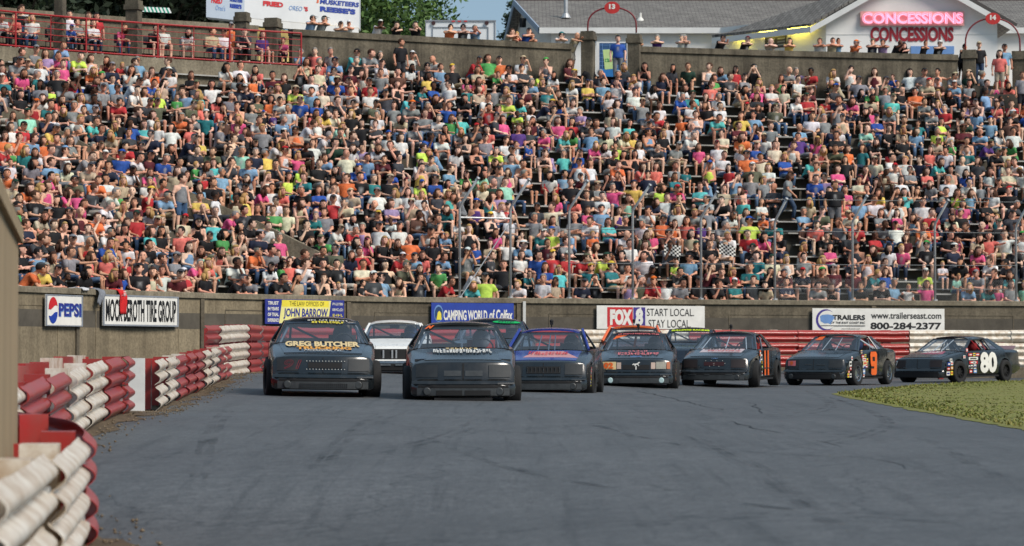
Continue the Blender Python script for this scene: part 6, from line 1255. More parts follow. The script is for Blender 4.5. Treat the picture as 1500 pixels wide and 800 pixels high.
# -- cars mostly hidden behind the leaders
c = put('scuffed white car with an open radiator mouth behind the leaders', 577, 64, 1.0, 554, 'white', spec=dict(seam=0, covers=False, fogs=0, valance=False, hood_panel=True, bumper=M_chrome))
patch_front('radiator_opening', -.66, .66, .57, .75, M_dark, c, .006, 8); patch_front('lower_front', -.74, .74, .215, .47, M_dark, c, .008, 8)
for y in (-.22, -.02, .07): MB().box(front(y, .66, .02), (.02, .035, .19)).build('radiator_strut', M_galv, c)
patch_front('bumper_bar', -.70, .70, .50, .53, M_chrome, c, .03, 6); patch_front('bumper_bar', -.62, -.05, .415, .455, M_chrome, c, .03, 6); patch_front('bumper_bar', .05, .62, .415, .455, M_chrome, c, .03, 6)
for q in range(46): xx, yy = random.uniform(1.05, 1.95), random.uniform(-.6, .6); s_ = random.uniform(.01, .03); mk('paint_chip', [hood(xx, yy, .014), hood(xx, yy + s_ * 2, .014), hood(xx + s_, yy + s_ * 1.4, .014)], [(0, 1, 2)], K_grey, c)
mk('rear_view_mirror', MB().box((.25, 0, 1.17), (.03, .22, .09)).v, MB().box((0, 0, 0), (1, 1, 1)).f, M_dark, c); driver(c, 'driver in blue helmet inside the scuffed white car', (50, 70, 110), 'n')
c = put('dark car with a green oval on its visor squeezed between two cars', 722, 69.5, 1.0, None, 'dark', scale=1.04, spec=dict(hidden=False)); sun_strip(c, PT['dark'], .80); v = [ws_pt(.72 + .24 * a, .90 + .075 * b, .02) for a, b in ngon(20)]; mk('green_oval', v, [tuple(range(20))], K_green, c); ws_text(c, '~6', PT['dark'], .58, .86, .86, .94, .03, bold=.04)
c = put('orange pillared car mostly hidden behind the horse badge car', 925, 57, 3.0, None, 'black', roof='orange', spec=dict(camera=True)); 
for s in (-1, 1): MB().tube([(.94, s * .775, .915), (.25, s * .61, 1.295)], .04, 6).build('orange_pillar', PT['orange'], c)
sun_strip(c, PT['soot'], .86); ws_text(c, '~3', K_orange, .08, .24, .87, .97, .02, bold=.08)
c = put('dark blue car with yellow racing lettering on its visor behind the third row', 1008, 53, 4.0, None, 'dark', spec=dict(hidden=False)); sun_strip(c, PT['dark'], .82); ws_text(c, 'BULLDOG RACING', K_neon, .06, .94, .85, .97, .02, bold=.06)
# ---------------------------------------------------------------- the crowd, read off the stand seat by seat
# each line: origin in the picture, then  x y sex shirt head [flags];  head h? = hair, c? = cap, x? = sun hat; T tank top, D dark skin, L leaning, A hands raised
NEAR = {
(0, 310): "230 110 M n hb;295 55 F N hb;408 45 M c cg;580 60 M k cc;745 95 M g hb;890 90 M w ck;1050 110 F k hk T;1180 75 M r cd;1280 40 M g cN;1370 60 F N hy;1295 135 F a hb;1385 165 F k hk;320 205 K t hb;610 190 M c cg;680 285 M r h0 T;770 340 F s hb T;865 240 M b hk;955 245 F C hy T;1085 265 M w hk;1260 260 M k hk;1360 270 M l h0;235 280 M c hb;315 335 M l ck;190 350 F k hk;310 435 M y hg;395 490 M k cc;480 510 K k hk D;430 395 F N hb;180 440 M o cc;690 470 F k hk;800 460 F p hk TL;965 530 F m hy;1035 530 F b hb;1080 480 K r co;1200 390 M c h0;1200 505 M k ck;1290 510 F C hb T;1325 440 M c cc;1390 510 M w hb",
(250, 310): "30 345 M g cg;150 335 F l hb T;265 380 F i hb T;380 310 F s hb T;240 295 M l hb;220 150 F k cN T;280 165 M k cc;395 80 M a hb;465 110 F N hb;545 105 F N hk T;635 90 M k hk;800 75 M w hb;870 125 F N hb;745 215 M n cg;815 230 F u hb T;545 285 F N hy;605 300 F c hg;700 325 M o ck;530 385 M w hk D;140 500 M p hg;285 525 F k hy;510 570 M k cc;575 530 F b hk;680 535 M g hb;745 540 M g hg;830 460 F w cn;885 590 M k hk;945 480 F G xk;1025 455 M s hb;1080 610 F N hk;1140 545 M N hg;1115 460 M w hb;960 320 F p hb;1065 330 M k hb;1185 355 K o hb;1270 360 M k hk;1245 265 F k hb;1330 250 M G cO;1425 270 M O ck;1345 350 K G cd;1310 435 M k hk;1295 575 M k hb T;1365 570 F s hy;1460 430 M k hk;1380 100 M w cN;1225 30 F t hg;1330 40 M g hb;1150 130 M k hk",
(500, 310): "300 60 M k cy;440 80 K w hb D;500 125 M w cc;560 160 F r hb T;190 225 F p cp;95 270 F w hk;255 270 M O cl T;350 280 F k hy;440 290 F k hb;590 280 M o h0;705 220 M w ck T;790 240 F k hb;880 190 K l hy;155 395 M r hb;55 400 F n hb;20 450 F n hb;380 415 F k hk T;455 420 M r cw;520 480 M O cO;600 425 M l cc;690 420 F s hb;660 510 F k hb;845 435 M G hk;895 460 K e hb;265 580 M c cw;310 600 F p hy;360 595 M l ck;175 655 K k hk;490 590 F N hb T;565 620 M r hb;670 570 M c hb A;860 630 M r hb;1085 370 M g cw A;1095 515 F w hg;1285 330 M c hb;1365 360 F g hy;1405 470 M k hb;1250 560 M e cc;1175 595 M k h0;1110 170 F k hy T;1190 175 F p hb;1330 135 F p hb;1440 230 M w ck;640 20 M B hk D;740 20 M c hb;885 15 F t hb",
(750, 310): "200 35 M g hg;355 50 F g hb;70 290 M l cw;215 330 M b hk;315 315 M m hb;365 370 M r cy;290 405 M n hb;415 390 M O hg;470 330 M r cw;265 520 M w hg;370 555 F N cg;360 620 F p hk;420 675 K k hb;435 590 K o hb;575 600 M n cc;725 655 M k hb A;705 565 M r hb;680 490 M t cy;745 420 M e cd;830 435 F p hk A;565 390 M r cO;640 270 F s hb T;595 240 M y cc;700 240 K o hy;900 355 F k hb;955 400 M k hk;1025 345 M k hb;945 150 M w h0;1170 240 F k hb T;1110 160 F O hb;1200 160 F p hy;1305 70 M o cc;1330 230 M B cc;1395 150 F o hb T;1345 310 M g hk D;1410 425 K e h0;1385 570 M k hk;1320 620 M w xN;1435 640 M g hk;1205 630 M r co;1105 550 M O hg;1020 590 F v hb T;500 180 M l hg;470 200 M g hb;650 20 F p hb;770 15 M l cc",
(1000, 310): "40 100 F s hb;75 160 F N hk;150 95 F u hb;300 85 M g hg;20 220 F s hy;250 180 K g hb;235 240 M k hb;150 240 K G hb;395 15 F w cw;590 40 M e cb;625 80 M l cn A;700 30 K o hb;760 90 K k hb;800 110 M t cw;585 235 M r hb;690 235 F p hk;610 330 M k cd;780 305 M n cB;870 250 M k hk;1040 150 K B hb;1135 105 M s cc;1145 40 M w cn;1225 195 M k hk;1370 120 M g cB;1150 255 M s hb;1280 285 F p hk;1030 310 F w hy T;1340 270 F w hg;1455 180 M c cr;45 350 M l ck;275 380 M k hk;80 485 K w hb;320 480 M k hb;215 520 M m hb;440 515 F r hy;445 570 M t hb;585 525 M t hb;605 600 M c hb;265 650 M k hb;135 640 M k cc;640 455 F c hb;750 510 F k hk A;880 580 M m cc;900 645 M n hk;1040 530 M n cr;1165 510 M B cG;1310 530 M m cw;1380 545 F k hb;1305 650 F k hb T;880 740 K k hb",
(1250, 310): "240 50 F g hb;215 125 M c hb D;370 140 M w ck;455 225 F m hb;580 180 M g hg;635 270 M k cG;700 90 F r hb;830 100 F C hk;865 160 F k hk;810 250 M k hb;890 220 K p hb;925 40 M k cg;1000 140 M k hb;1080 150 M k h0;1045 250 F N hb;1285 130 M k cO;1410 70 M B cc;1375 330 M k hb;1060 340 F p hb;1115 330 M k hb;1210 410 M w hb;1050 420 K r hb;920 415 F k hk;1250 480 M k hb;1095 535 M g cg;1390 470 M c ck;1320 535 F u hk;775 470 K w hy;875 545 K i hy;950 490 K l hb;600 510 M e cw;635 595 F p hb;635 690 F k hb;470 725 K w hy;345 575 M l hg;270 530 F b hb;200 590 M w ck;230 660 M k ck;50 630 M k hb;120 415 F w hy T;260 405 M m hb T;165 345 F k hb;75 380 F g hb;1255 730 K p hb;1365 700 F g hb"}
FAR = {
(0, 200): "135 40 M o hb;240 240 F g hk;85 260 K w hb;25 390 M N cd;465 165 M l hb;510 235 F i hb;565 240 F C hb;680 170 M g hb;710 245 M N cc;625 330 M O cc;775 110 F w hg T;860 90 F w cN T;825 275 M m hk T;915 210 M n hk;1120 215 M w hk L;570 85 M w cl;960 30 F N hy;1040 100 M b cb;1215 60 M k cc;1290 140 M m cn;1375 165 M b hg;1455 60 F k hb;260 400 F k hy T;340 370 M p hk;395 395 F p hb T;520 430 F p hb;1265 300 F p hb;1275 380 M w hg;1365 390 M s hk;1140 430 M k h0;270 520 M k hb;345 540 M k cc;495 580 F k hk;640 610 M r hb;690 590 F p hb;835 590 M w hg;1000 590 F N hy;1090 610 F c hb;1165 600 M m hb;110 545 M c hb",
(250, 200): "115 45 M n cc;190 145 M c hb;350 170 M O hb;240 30 F y hb;470 95 M c hb;585 150 M i hg;720 95 M n hg;840 120 M y cg;620 90 M s hb;985 45 F N hb;1145 130 M k ck D;885 200 M c hk;855 275 M g hg;615 350 F g cw;690 350 F N cy;435 340 M l hg;370 270 F a hb;480 270 M c hb;290 270 F g hb;45 325 F N hb;120 345 F N hb;205 270 K G hy;1010 300 F e hb;1090 310 F e hy;1140 230 F k hb;1165 310 M t hb;1280 225 M k hb;1340 145 M l hb;1395 260 F k hk;1240 20 M w hb;1315 75 F i hb;1410 20 M d hk;1175 440 M k hg;1285 450 F b hb;1430 520 M r cc;1090 525 F C hb T;960 515 F s hy;890 580 M w ck;870 440 M w hb;735 420 F p hb;685 440 F k hb;620 420 M k ck;540 435 K a hb;415 480 M w hk D;555 510 M C hk TD;500 560 M r hk;365 590 M k hg;255 560 M y hb;230 480 F l hb;360 430 M k hb;195 390 M u hk;250 380 M k cc;755 580 M k hb;450 640 F p hg",
(500, 200): "70 75 F w hb;175 85 M v hk;305 65 F w hb;375 80 M w cc;490 140 M c hb;515 40 F w hb;430 185 F g hg;505 220 M w hg;335 245 M m hb;150 300 M k hk;40 310 M o hb;260 340 F t hg;405 340 M k cN;420 290 K b hb;650 190 F w hb;740 200 M g ck;700 90 M e cc;825 270 K N hy;930 230 M l hb;1075 50 F c hk T;1170 145 F k hb T;1325 150 M e hg;400 425 M w hb;110 490 M N cN;325 485 M w cg;55 540 M C cc;470 530 F w hy;580 460 F w hb;695 460 F w hy;640 390 M e cb;810 360 M b cc;915 400 F C hk;930 475 F a hy T;1050 380 F w hb T;1180 370 F i hk;830 500 F c hb;560 375 M g cm;1260 540 F a hb T;1370 540 F v hb;1165 525 M u cb T;240 630 M k h0",
(750, 200): "20 60 K w hb;120 40 K b hb;250 165 M k cB T;345 165 F v hb;455 160 F a hg;110 330 F w hg;350 580 M C hb;205 600 M c cc;560 90 M b cn;580 170 M w cn T;685 105 F p hy;805 65 F w hk;890 90 K e hb;825 190 M k hb;690 220 F w hb;765 260 M r hk;890 270 M o hb;640 335 M m cc;710 330 F o hb T;805 370 F k hk;880 430 F p hg;930 350 M n hb;1080 270 F s hb;1060 365 M y cn;970 120 F k hk T;1060 110 F k hk T;1245 110 M c hk;1385 120 M g cg;1400 230 M g hb;1245 290 F s hb;1350 290 F c hy;1460 260 M n hb;1180 370 M n ck;510 420 M k hk;580 450 F g hy;530 560 F s hb;655 520 M c hb;730 565 M k hb;780 510 M w hk;920 590 F u hb T;1005 520 F i hb T;955 500 K g hb;1340 520 M w hb;1430 500 M k cr;1195 550 F n hb;1250 570 K w hb",
(1000, 200): "20 20 M w hg;140 125 F p hb;300 100 M w cm;340 195 M w hb;250 220 F w hb;405 300 F r hk;605 280 M O cw;150 400 M a hb;230 410 K l hb;205 510 M w cg;350 550 M k hk;20 255 K t hb;515 10 F o hb;625 30 M b cN;795 85 M C hb;885 160 F b hy;820 200 M w cl;955 200 M l cn;1075 215 M a hb;1060 130 M k cn;1010 20 M u hk;1330 85 M O hb;1425 100 F o hb;1410 230 F k hb;1345 320 F p hb;1235 330 M v cc;1130 380 M b hb;790 440 M c h0;685 570 F w hb;530 640 F g hb;355 620 K p hb;1410 470 F p hb;1450 430 M k hk",
(1250, 200): "40 250 F m hb;195 230 M C cN;345 245 M w cr;315 165 K r hb;65 110 F t hb;130 20 F k hb;310 80 M n hb;425 20 M k hk;690 10 M N cN;580 230 M n hb;690 200 F a hb;640 260 F s hb;795 100 M w hk;800 185 K b hb;945 165 M w h0;850 35 K G hy;910 20 M G ck;985 80 M t hb;1110 90 M u cO;1080 180 F c hb;1200 165 M k cO;1395 15 F G hb;1440 250 M w hb;1305 250 F C hy;1345 330 M C hb;1180 340 F w hb;1110 420 K g hb;1355 420 M k cr;1215 460 F w hb;1145 490 M l hb;820 340 M w hg;840 410 F k hk;690 410 F g hb;130 400 M k hb;225 420 F k hb;355 450 F k hb;215 470 F y hb;440 490 F a hb;545 490 F k hb T;800 500 M k hk;905 500 F e hb;1010 470 F l hb;600 575 M w hb;675 640 M r hb;290 555 F w hb;405 560 F w hb T;275 620 F i hg;950 590 F p hb;1155 570 M k cc;1340 570 M c hg;1420 540 K o hb;1400 640 M c ck",
(0, 90): "20 25 F s hb;165 60 F p hb;350 75 F t hg;40 135 K C cy;540 10 M p hb;800 55 F o hy;1005 60 K r hy;1105 60 F w hb;1195 15 F l hg;1440 20 M c hb;350 170 F g hk D;550 190 M g hk D;430 200 K e hk D;25 220 M g hk D;170 270 F k hk;130 320 K a cr;885 200 M g cc;1015 190 M g cc;1130 240 M w hk;1250 260 F w hb;1260 170 M b hk;1325 210 F n hk;1395 220 F N hk;1230 340 M c cc;1355 360 M O cc;1110 410 M k hb;690 340 F w hy T;765 310 M l hk D;810 385 M k cg;730 460 M c hb;380 450 M n hb;460 460 F w hb;100 460 F g hb;175 510 M r ck;230 470 M i cd;370 590 M y cg;480 630 F g hg;585 610 M g hg;740 540 M a hb;910 510 F t hy;1015 550 M k hb;1130 500 M b hk D;1120 590 M c hb;860 590 M n hb;1300 600 M n cc;1360 620 F C cr;90 520 F w hb;85 630 M k hb;230 620 M k cb;480 370 F s hb;320 360 F w hb",
(250, 90): "180 75 F k hb;460 60 F w hk;620 60 M w hb;770 70 F s hk;890 75 M m hk;980 95 F k hb;570 130 F g hk;705 130 F o hk;840 165 F a hk;225 210 M c cO;290 205 M n cw;350 150 F w hk;410 235 F k hb;680 230 M n cw;760 310 M O cw;800 240 M k cc;860 350 F o hk;925 270 F N hy;1125 100 M k ck A;1215 180 M w hk;1075 250 M e cN;1030 360 M w hg;955 340 M w ck;1260 310 F b hb;1420 20 M l cn;1445 330 M c hb;1400 450 M C hb;1300 460 F y hb;1210 470 F s hb;1095 420 M k cc;940 510 M l hg;880 470 K u cn;795 460 K k cb;695 440 F g hk;620 420 M r hb;640 570 F k hb T;555 560 M c hb;400 390 F s hb;310 410 M t cw;240 470 F w hb;185 480 M g hb;45 520 M o hg;185 550 F s hb;140 300 M l hb;50 300 K G hb;1410 600 M d hk;1280 630 M w hg;660 350 M n cn;145 400 M O cO",
(500, 90): "130 30 M k hg;85 130 M r ck;320 50 M w ck;345 120 M g hb;245 210 M r cc;390 230 M c cc;470 160 F k hb T;490 60 M B hk;575 90 F w hk D;745 90 F y hk D;680 130 F G hb;905 90 M w hk D;800 190 M b hk D;940 180 M w hk;1185 100 F N hb;1090 150 K p hb;1180 190 F s hb;1325 190 M g ck;1415 115 M n hk;655 280 K t hk;705 240 K o hb;805 320 F k hb;875 280 F b hb;930 340 M b hb;1040 290 F k hk;1105 330 F s hb;1225 290 M w hb;1420 380 M e hb;460 340 F g hb;540 310 F a hg;580 420 M g co;725 420 M g hb;680 490 M C hg;825 510 M w hg;945 460 F G hb;1035 440 M a ck;1330 450 M c cc;1415 470 F p hb;1225 520 M k cc;1350 530 F r hk;1275 610 F s hb;1420 640 F w cc;120 390 M k ck;85 480 F k hy;175 510 F k hk;295 580 M c hb;455 580 M o hb;405 650 M w cb;60 640 M c hb",
(750, 90): "85 40 M c cn;150 170 M l hg;320 215 M a hg;310 290 M g hb;235 370 M n cy;345 390 M g ck;440 320 F k hb;510 230 F w hy;545 95 M k cy;770 120 M c hg;920 70 M n hg;835 250 F w hb;790 310 M i hb;925 350 F g hb;990 390 M c hk;1060 240 M w cn;1125 340 M g cN;1250 440 M r hb;1285 510 K b hk;1155 510 M g ck;1015 510 F a hk;880 510 F w hb;735 500 M g hb;860 420 F N hb;590 400 F v hg;630 560 M c cn;680 630 M l hb;530 580 F G hk;400 530 F p hb;280 510 K k hb;155 480 F m hb;140 560 F c hb;50 550 M u hb;30 390 F a hk;1445 210 F w hb;1295 100 F n hb;515 490 F r hk",
(1000, 90): "65 250 M a cd;175 270 F v hb T;205 380 F k hb;320 370 M w hk;265 460 M a hk;300 310 F w hg;465 280 F g hk T;500 190 M n hb;660 230 F p hy;640 310 F c hb;660 380 F k cO;385 490 K k hb;500 480 F y hb;655 540 F b hb T;515 640 F o hb;760 580 M g hb;805 620 F k hk;1065 270 M m cB;1310 200 M c cb;1350 330 M n hb;1215 400 F N hy;1340 400 M g hb;1110 470 M w hb;1015 540 M l h0;1255 560 M n hk;1365 480 F t hb;1345 560 F w hy;1335 640 M k hk;1435 420 K n hb;20 590 M w h0;1450 330 F p hb",
(1250, 90): "145 300 M G hg;325 300 M a cO;610 320 M g hb;755 340 F b hy;865 245 F k hb;1015 250 F m hk D;1165 230 M l hk D;1065 420 F l hb;1235 390 F s hb;1380 410 M r hb;1190 510 M l cb;955 480 M d hk;765 500 F e hk;55 480 F k hk;140 410 F p hb;205 470 M b cn;85 550 M i h0;300 580 M k hb;400 570 F N hy;435 520 M c hk;520 570 F l hb;560 540 K t hb;690 650 M N cN;695 270 F k hy;130 650 F k hk;185 610 K k hk;420 650 M k hk;905 650 M G ck;1240 600 F w hk;1395 590 M w hk;1335 490 M k cw;1250 310 K c hk D;1100 590 M l h0",
(0, 0): "135 480 M k hb;300 440 M g cg;400 460 F v hb;490 440 M l hb;640 480 M e hk;545 530 M p hb;785 470 F w hb T;920 510 F m hb T;1090 500 M g ck;1195 530 F l hg", (250, 0): "1115 370 F l hg;1260 410 F s hg;1400 460 M g hg;1420 570 M l cn",
(500, 0): "85 390 M a ck;75 480 M r hb;205 490 M g hb;355 490 M c hg;600 450 M w cw;445 510 F k hb T;610 530 F N hy;860 440 M w h0;915 510 M s cr;1120 460 M r cc;1080 520 M N cw;1275 490 M G hb;1370 530 M o ck", (750, 0): "75 485 M w cN;295 500 M g cG T;490 530 F m hb;680 510 F k hb;1140 540 F k hk T;1375 530 F c hk",
(1000, 0): "45 545 M d hb;230 570 M w hb T;455 570 F r cc;620 580 M k ck A;850 650 F G hb T;990 680 M w hk;1115 600 M r ck D;1295 600 F w hy", (1250, 0): "50 690 M g cc;185 590 F m hb T;350 640 K b hb;385 690 K k hb;490 610 F w hk;600 600 M g ck;545 680 M p hg;850 610 M g cN;1005 610 M d cN;865 690 F u hb;1035 670 M C hb"}
# standing people, the row behind the upper wall, and the terrace: x y sex shirt head flags | words for the label
STAND = [(256, 274, 'M g hk S', 'standing man in sleeveless grey top and denim shorts among the seated rows', 'T', ('shorts', (74, 104, 140))), (1148, 266, 'F g ck W', 'person in grey T-shirt and jeans walking down the stand steps', '', ('jeans', (52, 72, 98))),
         (1218, 274, 'M k hb S', 'standing man in black T-shirt and grey shorts in the middle rows', '', ('shorts', (120, 120, 124))), (582, 66, 'M k hb S', 'standing man in black T-shirt against the upper wall', '', ('shorts', (60, 62, 68)))]
GATE = [(905, 60, 'M b hk', 'boy in blue hoodie standing in the numbered thirteen gate', ('jeans', (130, 134, 140)), 113.2), (1464, 80, 'F s hk', 'woman in coral T-shirt and beige shorts holding a cup under the arch', ('shorts', (190, 176, 156)), 113.6),
        (1471, 71, 'M l ck', 'man in pale blue shirt and black cap behind the coral shirt', ('shorts', (190, 184, 160)), 114.6), (1434, 68, 'M k cN', 'man in dark clothes half hidden behind the arch pillar', ('jeans', (60, 80, 110)), 114.4), (1497, 112, 'M g hb', 'person in grey printed T-shirt on the steps beside the last pillar', ('shorts', (40, 42, 50)), 112.6)]
LEANERS = "457 28 M l cg;472 29 M g ck;503 38 M w ck;515 36 K w cw;554 35 M w cw D;585 38 F k hk;614 36 M k hk;662 42 M o ck;682 42 M c ck;701 41 M l hg;745 48 M N hb;762 52 K s hy;772 47 M b ck;783 54 K N hb;822 53 M w ct;841 53 M N h0;939 60 F N hb;966 57 M u hg;1000 57 M w hg;1005 57 M g hg;1055 56 M k ck;1091 59 M k cm;1130 62 M N h0;1158 62 F y hk;1202 62 M w hb;1221 60 M N hk;1230 54 K l hb;1253 64 M o co;1281 58 M n cO;1297 63 M v cc;1313 62 M k h0 D;1328 68 F k hk;1354 61 K k hb;1376 63 M k cw;1412 70 K c hk"
TERR = "19 17 M s hb sit;-2 40 M w hb sit;45 6 M k hb st;78 13 F N hb sit;100 26 K b cb sit;118 4 M w hk st;137 27 F w hb sit;113 30 M g hb sit;146 12 F N hb st;158 12 F r hk st;178 20 F p hb sit;196 31 K c ck sit;222 24 M k hk sit;238 36 M w cr sit;273 41 F w hk sit;310 46 M N hb sit;327 40 M w ck sit;357 36 M o cg st;384 48 F u hb sit;394 60 K k hy sit"
EMPTY = [(868, 148, 26, 10), (1160, 182, 40, 14), (1150, 205, 28, 12), (1030, 208, 26, 14), (780, 285, 34, 18), (1140, 330, 40, 14), (1325, 402, 28, 16), (890, 362, 16, 16), (965, 375, 18, 12), (1080, 385, 14, 12), (1378, 425, 22, 10), (1060, 168, 20, 8), (1330, 165, 28, 8), (1010, 262, 16, 22), (1155, 285, 20, 26), (1010, 120, 30, 14), (690, 235, 22, 16), (838, 225, 26, 10), (945, 262, 8, 6), (805, 235, 20, 14), (1420, 300, 12, 10), (1195, 120, 26, 10), (960, 140, 12, 10)]
SEATED = []; placed = {k: [] for k in range(NR + 1)}
def seat(x, y, sex, shirt, head, flags, near):
    p = new_person(sex, shirt, head, flags); J = pose_joints(p.pose); hz = J['head'].z * p.sc + (.12 if sex == 'K' else 0)
    best = None
    for k in range(NR + 1):
        X, Y, tg = row_at_px(k, x); z = row_z(k) + hz; py = proj((X, Y, z))[1]
        if best is None or abs(py - y) < best[0]: best = (abs(py - y), k, X, Y, tg)
    _, k, X, Y, tg = best
    for q in placed[k]:
        if math.hypot(q[0] - X, q[1] - Y) < .34: return None
    placed[k].append((X, Y)); p.k = k; p.px = x; p.py = y; facing(p, X, Y, tg); p.loc = (X, Y, row_z(k) + (.12 if sex == 'K' else -.02)); p.tg = tg; p.near = near; SEATED.append(p); return p
for near, D in ((True, NEAR), (False, FAR)):
    for (ox, oy), s in D.items():
        for e in s.split(';'):
            q = e.split(); seat(ox + float(q[0]) / 5.925, oy + float(q[1]) / 5.925, q[2], q[3], q[4], q[5] if len(q) > 5 else '', near)
nread = len(SEATED)
# everyone else
pool = [(p.sex, p.code, p.hatcode) for p in SEATED]
par = [proj((q[0].x, q[0].y, q[1])) for q in ring]; parx = np.array([q[0] for q in par][::-1]); pary = np.array([q[1] for q in par][::-1])
for k in range(NR + 1):
    C = row_curve(tk(k + .75)); d = np.concatenate([[0], np.cumsum(np.linalg.norm(np.diff(C, axis=0), axis=1))]); s = random.uniform(0, .4)
    while s < d[-1]:
        X, Y = np.interp(s, d, C[:, 0]), np.interp(s, d, C[:, 1]); px, py = proj((X, Y, row_z(k) + 1.15)); i = min(max(int(np.searchsorted(d, s)), 1), len(C) - 1); tg = C[i] - C[i - 1]; tg = tg / np.linalg.norm(tg); s += random.uniform(.5, .68)
        if px < -14 or px > 1514: continue
        if px < 432 and py < 70 + px * .083 + (18 if px > 250 else 6): continue
        if any(math.hypot(q[0] - X, q[1] - Y) < .5 for q in placed[k]): continue
        if any(((px - a) / c) ** 2 + ((py + 8 - b) / (e + 6)) ** 2 < 1 for a, b, c, e in EMPTY): continue
        if px < 500 and abs(np.interp(px, parx, pary) + 4 - (py + 14)) < 7: continue
        if random.random() < (.05 if px < 700 else .09 if px < 1000 else .14): continue
        sex, code, hat = random.choice(pool); code = random.choice('wwwgsCpoNl') if code in 'kcnd' and random.random() < .62 else code; p = new_person(sex, code, ('c' + hat) if hat else 'h' + random.choice('kkbbbyg0' if sex == 'M' else 'kbbyyg'), ('T' if random.random() < .16 else '') + ('D' if random.random() < .05 else ''))
        placed[k].append((X, Y)); p.k = k; p.px = px; p.py = py; facing(p, X, Y, tg); p.loc = (X, Y, row_z(k) + (.12 if sex == 'K' else -.02)); p.near = False; SEATED.append(p)
# ---- which ones become things of their own
ROWN = ['front row', 'second row', 'third row', 'fourth row', 'fifth row', 'sixth row', 'seventh row', 'eighth row', 'ninth row', 'tenth row', 'eleventh row']
def place_words(px):
    for e, t in ((60, 'near the pit wall'), (117, 'above the soda sign'), (146, 'above the grey jacket'), (200, 'above the tire lettering'), (258, 'above the tire sign end'), (320, 'past the tire sign'), (384, 'short of the law banner'), (440, 'above the law banner'), (502, 'above the lawyer name'), (565, 'past the law banner'), (628, 'short of the camping banner'), (676, 'above the camping banner'),
                 (751, 'beside the fence brace'), (800, 'past the camping banner'), (837, 'above the blue car'), (885, 'above the television logo'), (930, 'above the local slogan'), (980, 'above the slogan end'), (1030, 'near the checkered flags'), (1085, 'past the television sign'), (1138, 'above the orange numbered car'), (1188, 'short of the trailer sign'), (1252, 'above the trailer logo'), (1320, 'above the web address'), (1373, 'above the phone number'), (1430, 'past the trailer sign'), (2000, 'at the far end')):
        if px < e: return t
POSEW = {'forward': 'leaning forward', 'crossed': 'arms folded', 'twist': 'turned aside', 'point': 'arm stretched out', 'phone': 'hand at ear', 'knees': 'hands on knees', 'chin': 'chin on hand', 'back': 'leaning back', 'raised': 'hands raised', 'upright': 'sitting upright'}
used = set()
def article(p): return {'M': 'man', 'F': 'woman', 'K': 'child'}[p.sex]
def look(p):
    g = 'tank top' if p.top == 'tank' else 'T-shirt'; hat = f' and {SH[p.hatcode][0]} ' + ('sun hat' if p.hat == 'hat' else 'cap') if p.hat else ''
    hr = '' if p.hat else ('bald ' if p.haircode == '0' else HAIR[p.haircode][0] + '-haired ')
    return f'{hr}{article(p)} in {SH[p.code][0]} {g}{hat}'
import re as _re
def unique(cands):
    for c in cands:
        n = len(_re.findall(r"[A-Za-z0-9][A-Za-z0-9'\u2019-]*", c))
        if c.lower() not in used and 4 <= n <= 16: used.add(c.lower()); return c
    used.add(cands[-1].lower()); return cands[-1]
ngot = 0; MASS = []
budget = 300 - len(STAND) - len(GATE) - len(LEANERS.split(';')) - len(TERR.split(';')) - 9
order = sorted([p for p in SEATED if 0 < p.px < 1500], key=lambda p: (not p.near, p.k + (0 if p.sex != 'K' else 1.5))); chosen = set(id(p) for p in order[:budget])
for p in SEATED:
    if id(p) not in chosen: MASS.append(p); continue
    o = person_obj(p); lk, pl, rw = look(p), place_words(p.px), ROWN[min(p.k, 10)]
    nb = [q for q in SEATED if q is not p and q.k == p.k]; nb.sort(key=lambda q: abs(q.px - p.px)); b0 = f'beside {SH[nb[0].code][0]} shirt'; b1 = f'near {SH[nb[1].code][0]} shirt'; ps = POSEW.get(p.pose, '')
    tag(o, unique([f'{lk}, {rw} {pl}', f'{lk} {ps}, {rw} {pl}', f'{lk}, {rw} {pl}, {b0}', f'{lk} {ps}, {rw} {pl}, {b0}', f'{lk}, {rw} {pl}, {b1}', f'{lk}, {rw} {b0} {b1}', f'{lk} {ps} {b0}', f'{lk} {b0}, {pl}', f'{lk} {ps} {b1}', f'{lk} {b1}', f'{lk} {pl}', f'{lk}, {rw}', f'{lk} {ps}']), 'person', 'spectators seated in the grandstand')
def special(sex, code, head, flags, loc, rz, pose, label, grp, legs=None, yaw=None):
    p = new_person(sex, code, head, flags); p.pose = pose; p.loc = loc; p.rz = rz; p.yaw = yaw if yaw is not None else random.choice(YAWS); p.legs = legs or p.legs; o = person_obj(p)
    return tag(o, unique([label]), 'person', grp), p
for x, y, s, lab, fl, legs in STAND:
    q = s.split(); best = min(range(NR + 1), key=lambda k: abs(proj((*row_at_px(k, x)[:2], row_z(k) + 1.60))[1] - y)); X, Y, tg = row_at_px(best, x); nr = np.array([tg[1], -tg[0]])
    for m_ in list(MASS):
        if m_.k in (best, best - 1) and abs(m_.px - x) < 14: MASS.remove(m_)
    special(q[0], q[1], q[2], fl, (X + nr[0] * .3, Y + nr[1] * .3, row_z(best)), math.atan2(nr[0], -nr[1]) + (.9 if 'W' in q[3] else random.uniform(-.3, .3)), 'walk' if 'W' in q[3] else 'stand', lab, 'people standing in the grandstand', legs)
for x, y, s, lab, legs, d in GATE:
    q = s.split(); w_ = unproj(x, y, d); p = new_person(q[0], q[1], q[2], ''); zf = w_.z - 1.60 * 1.0
    special(q[0], q[1], q[2], '', (w_.x, d, zf), random.uniform(-.2, .3), 'stand', lab, 'people standing in the stand gates', legs, .0)
    sl_ = MB().box((w_.x, d + .3, zf - .62), (1.5, 1.5, 1.2)).build('gate_landing', M_step, gs)
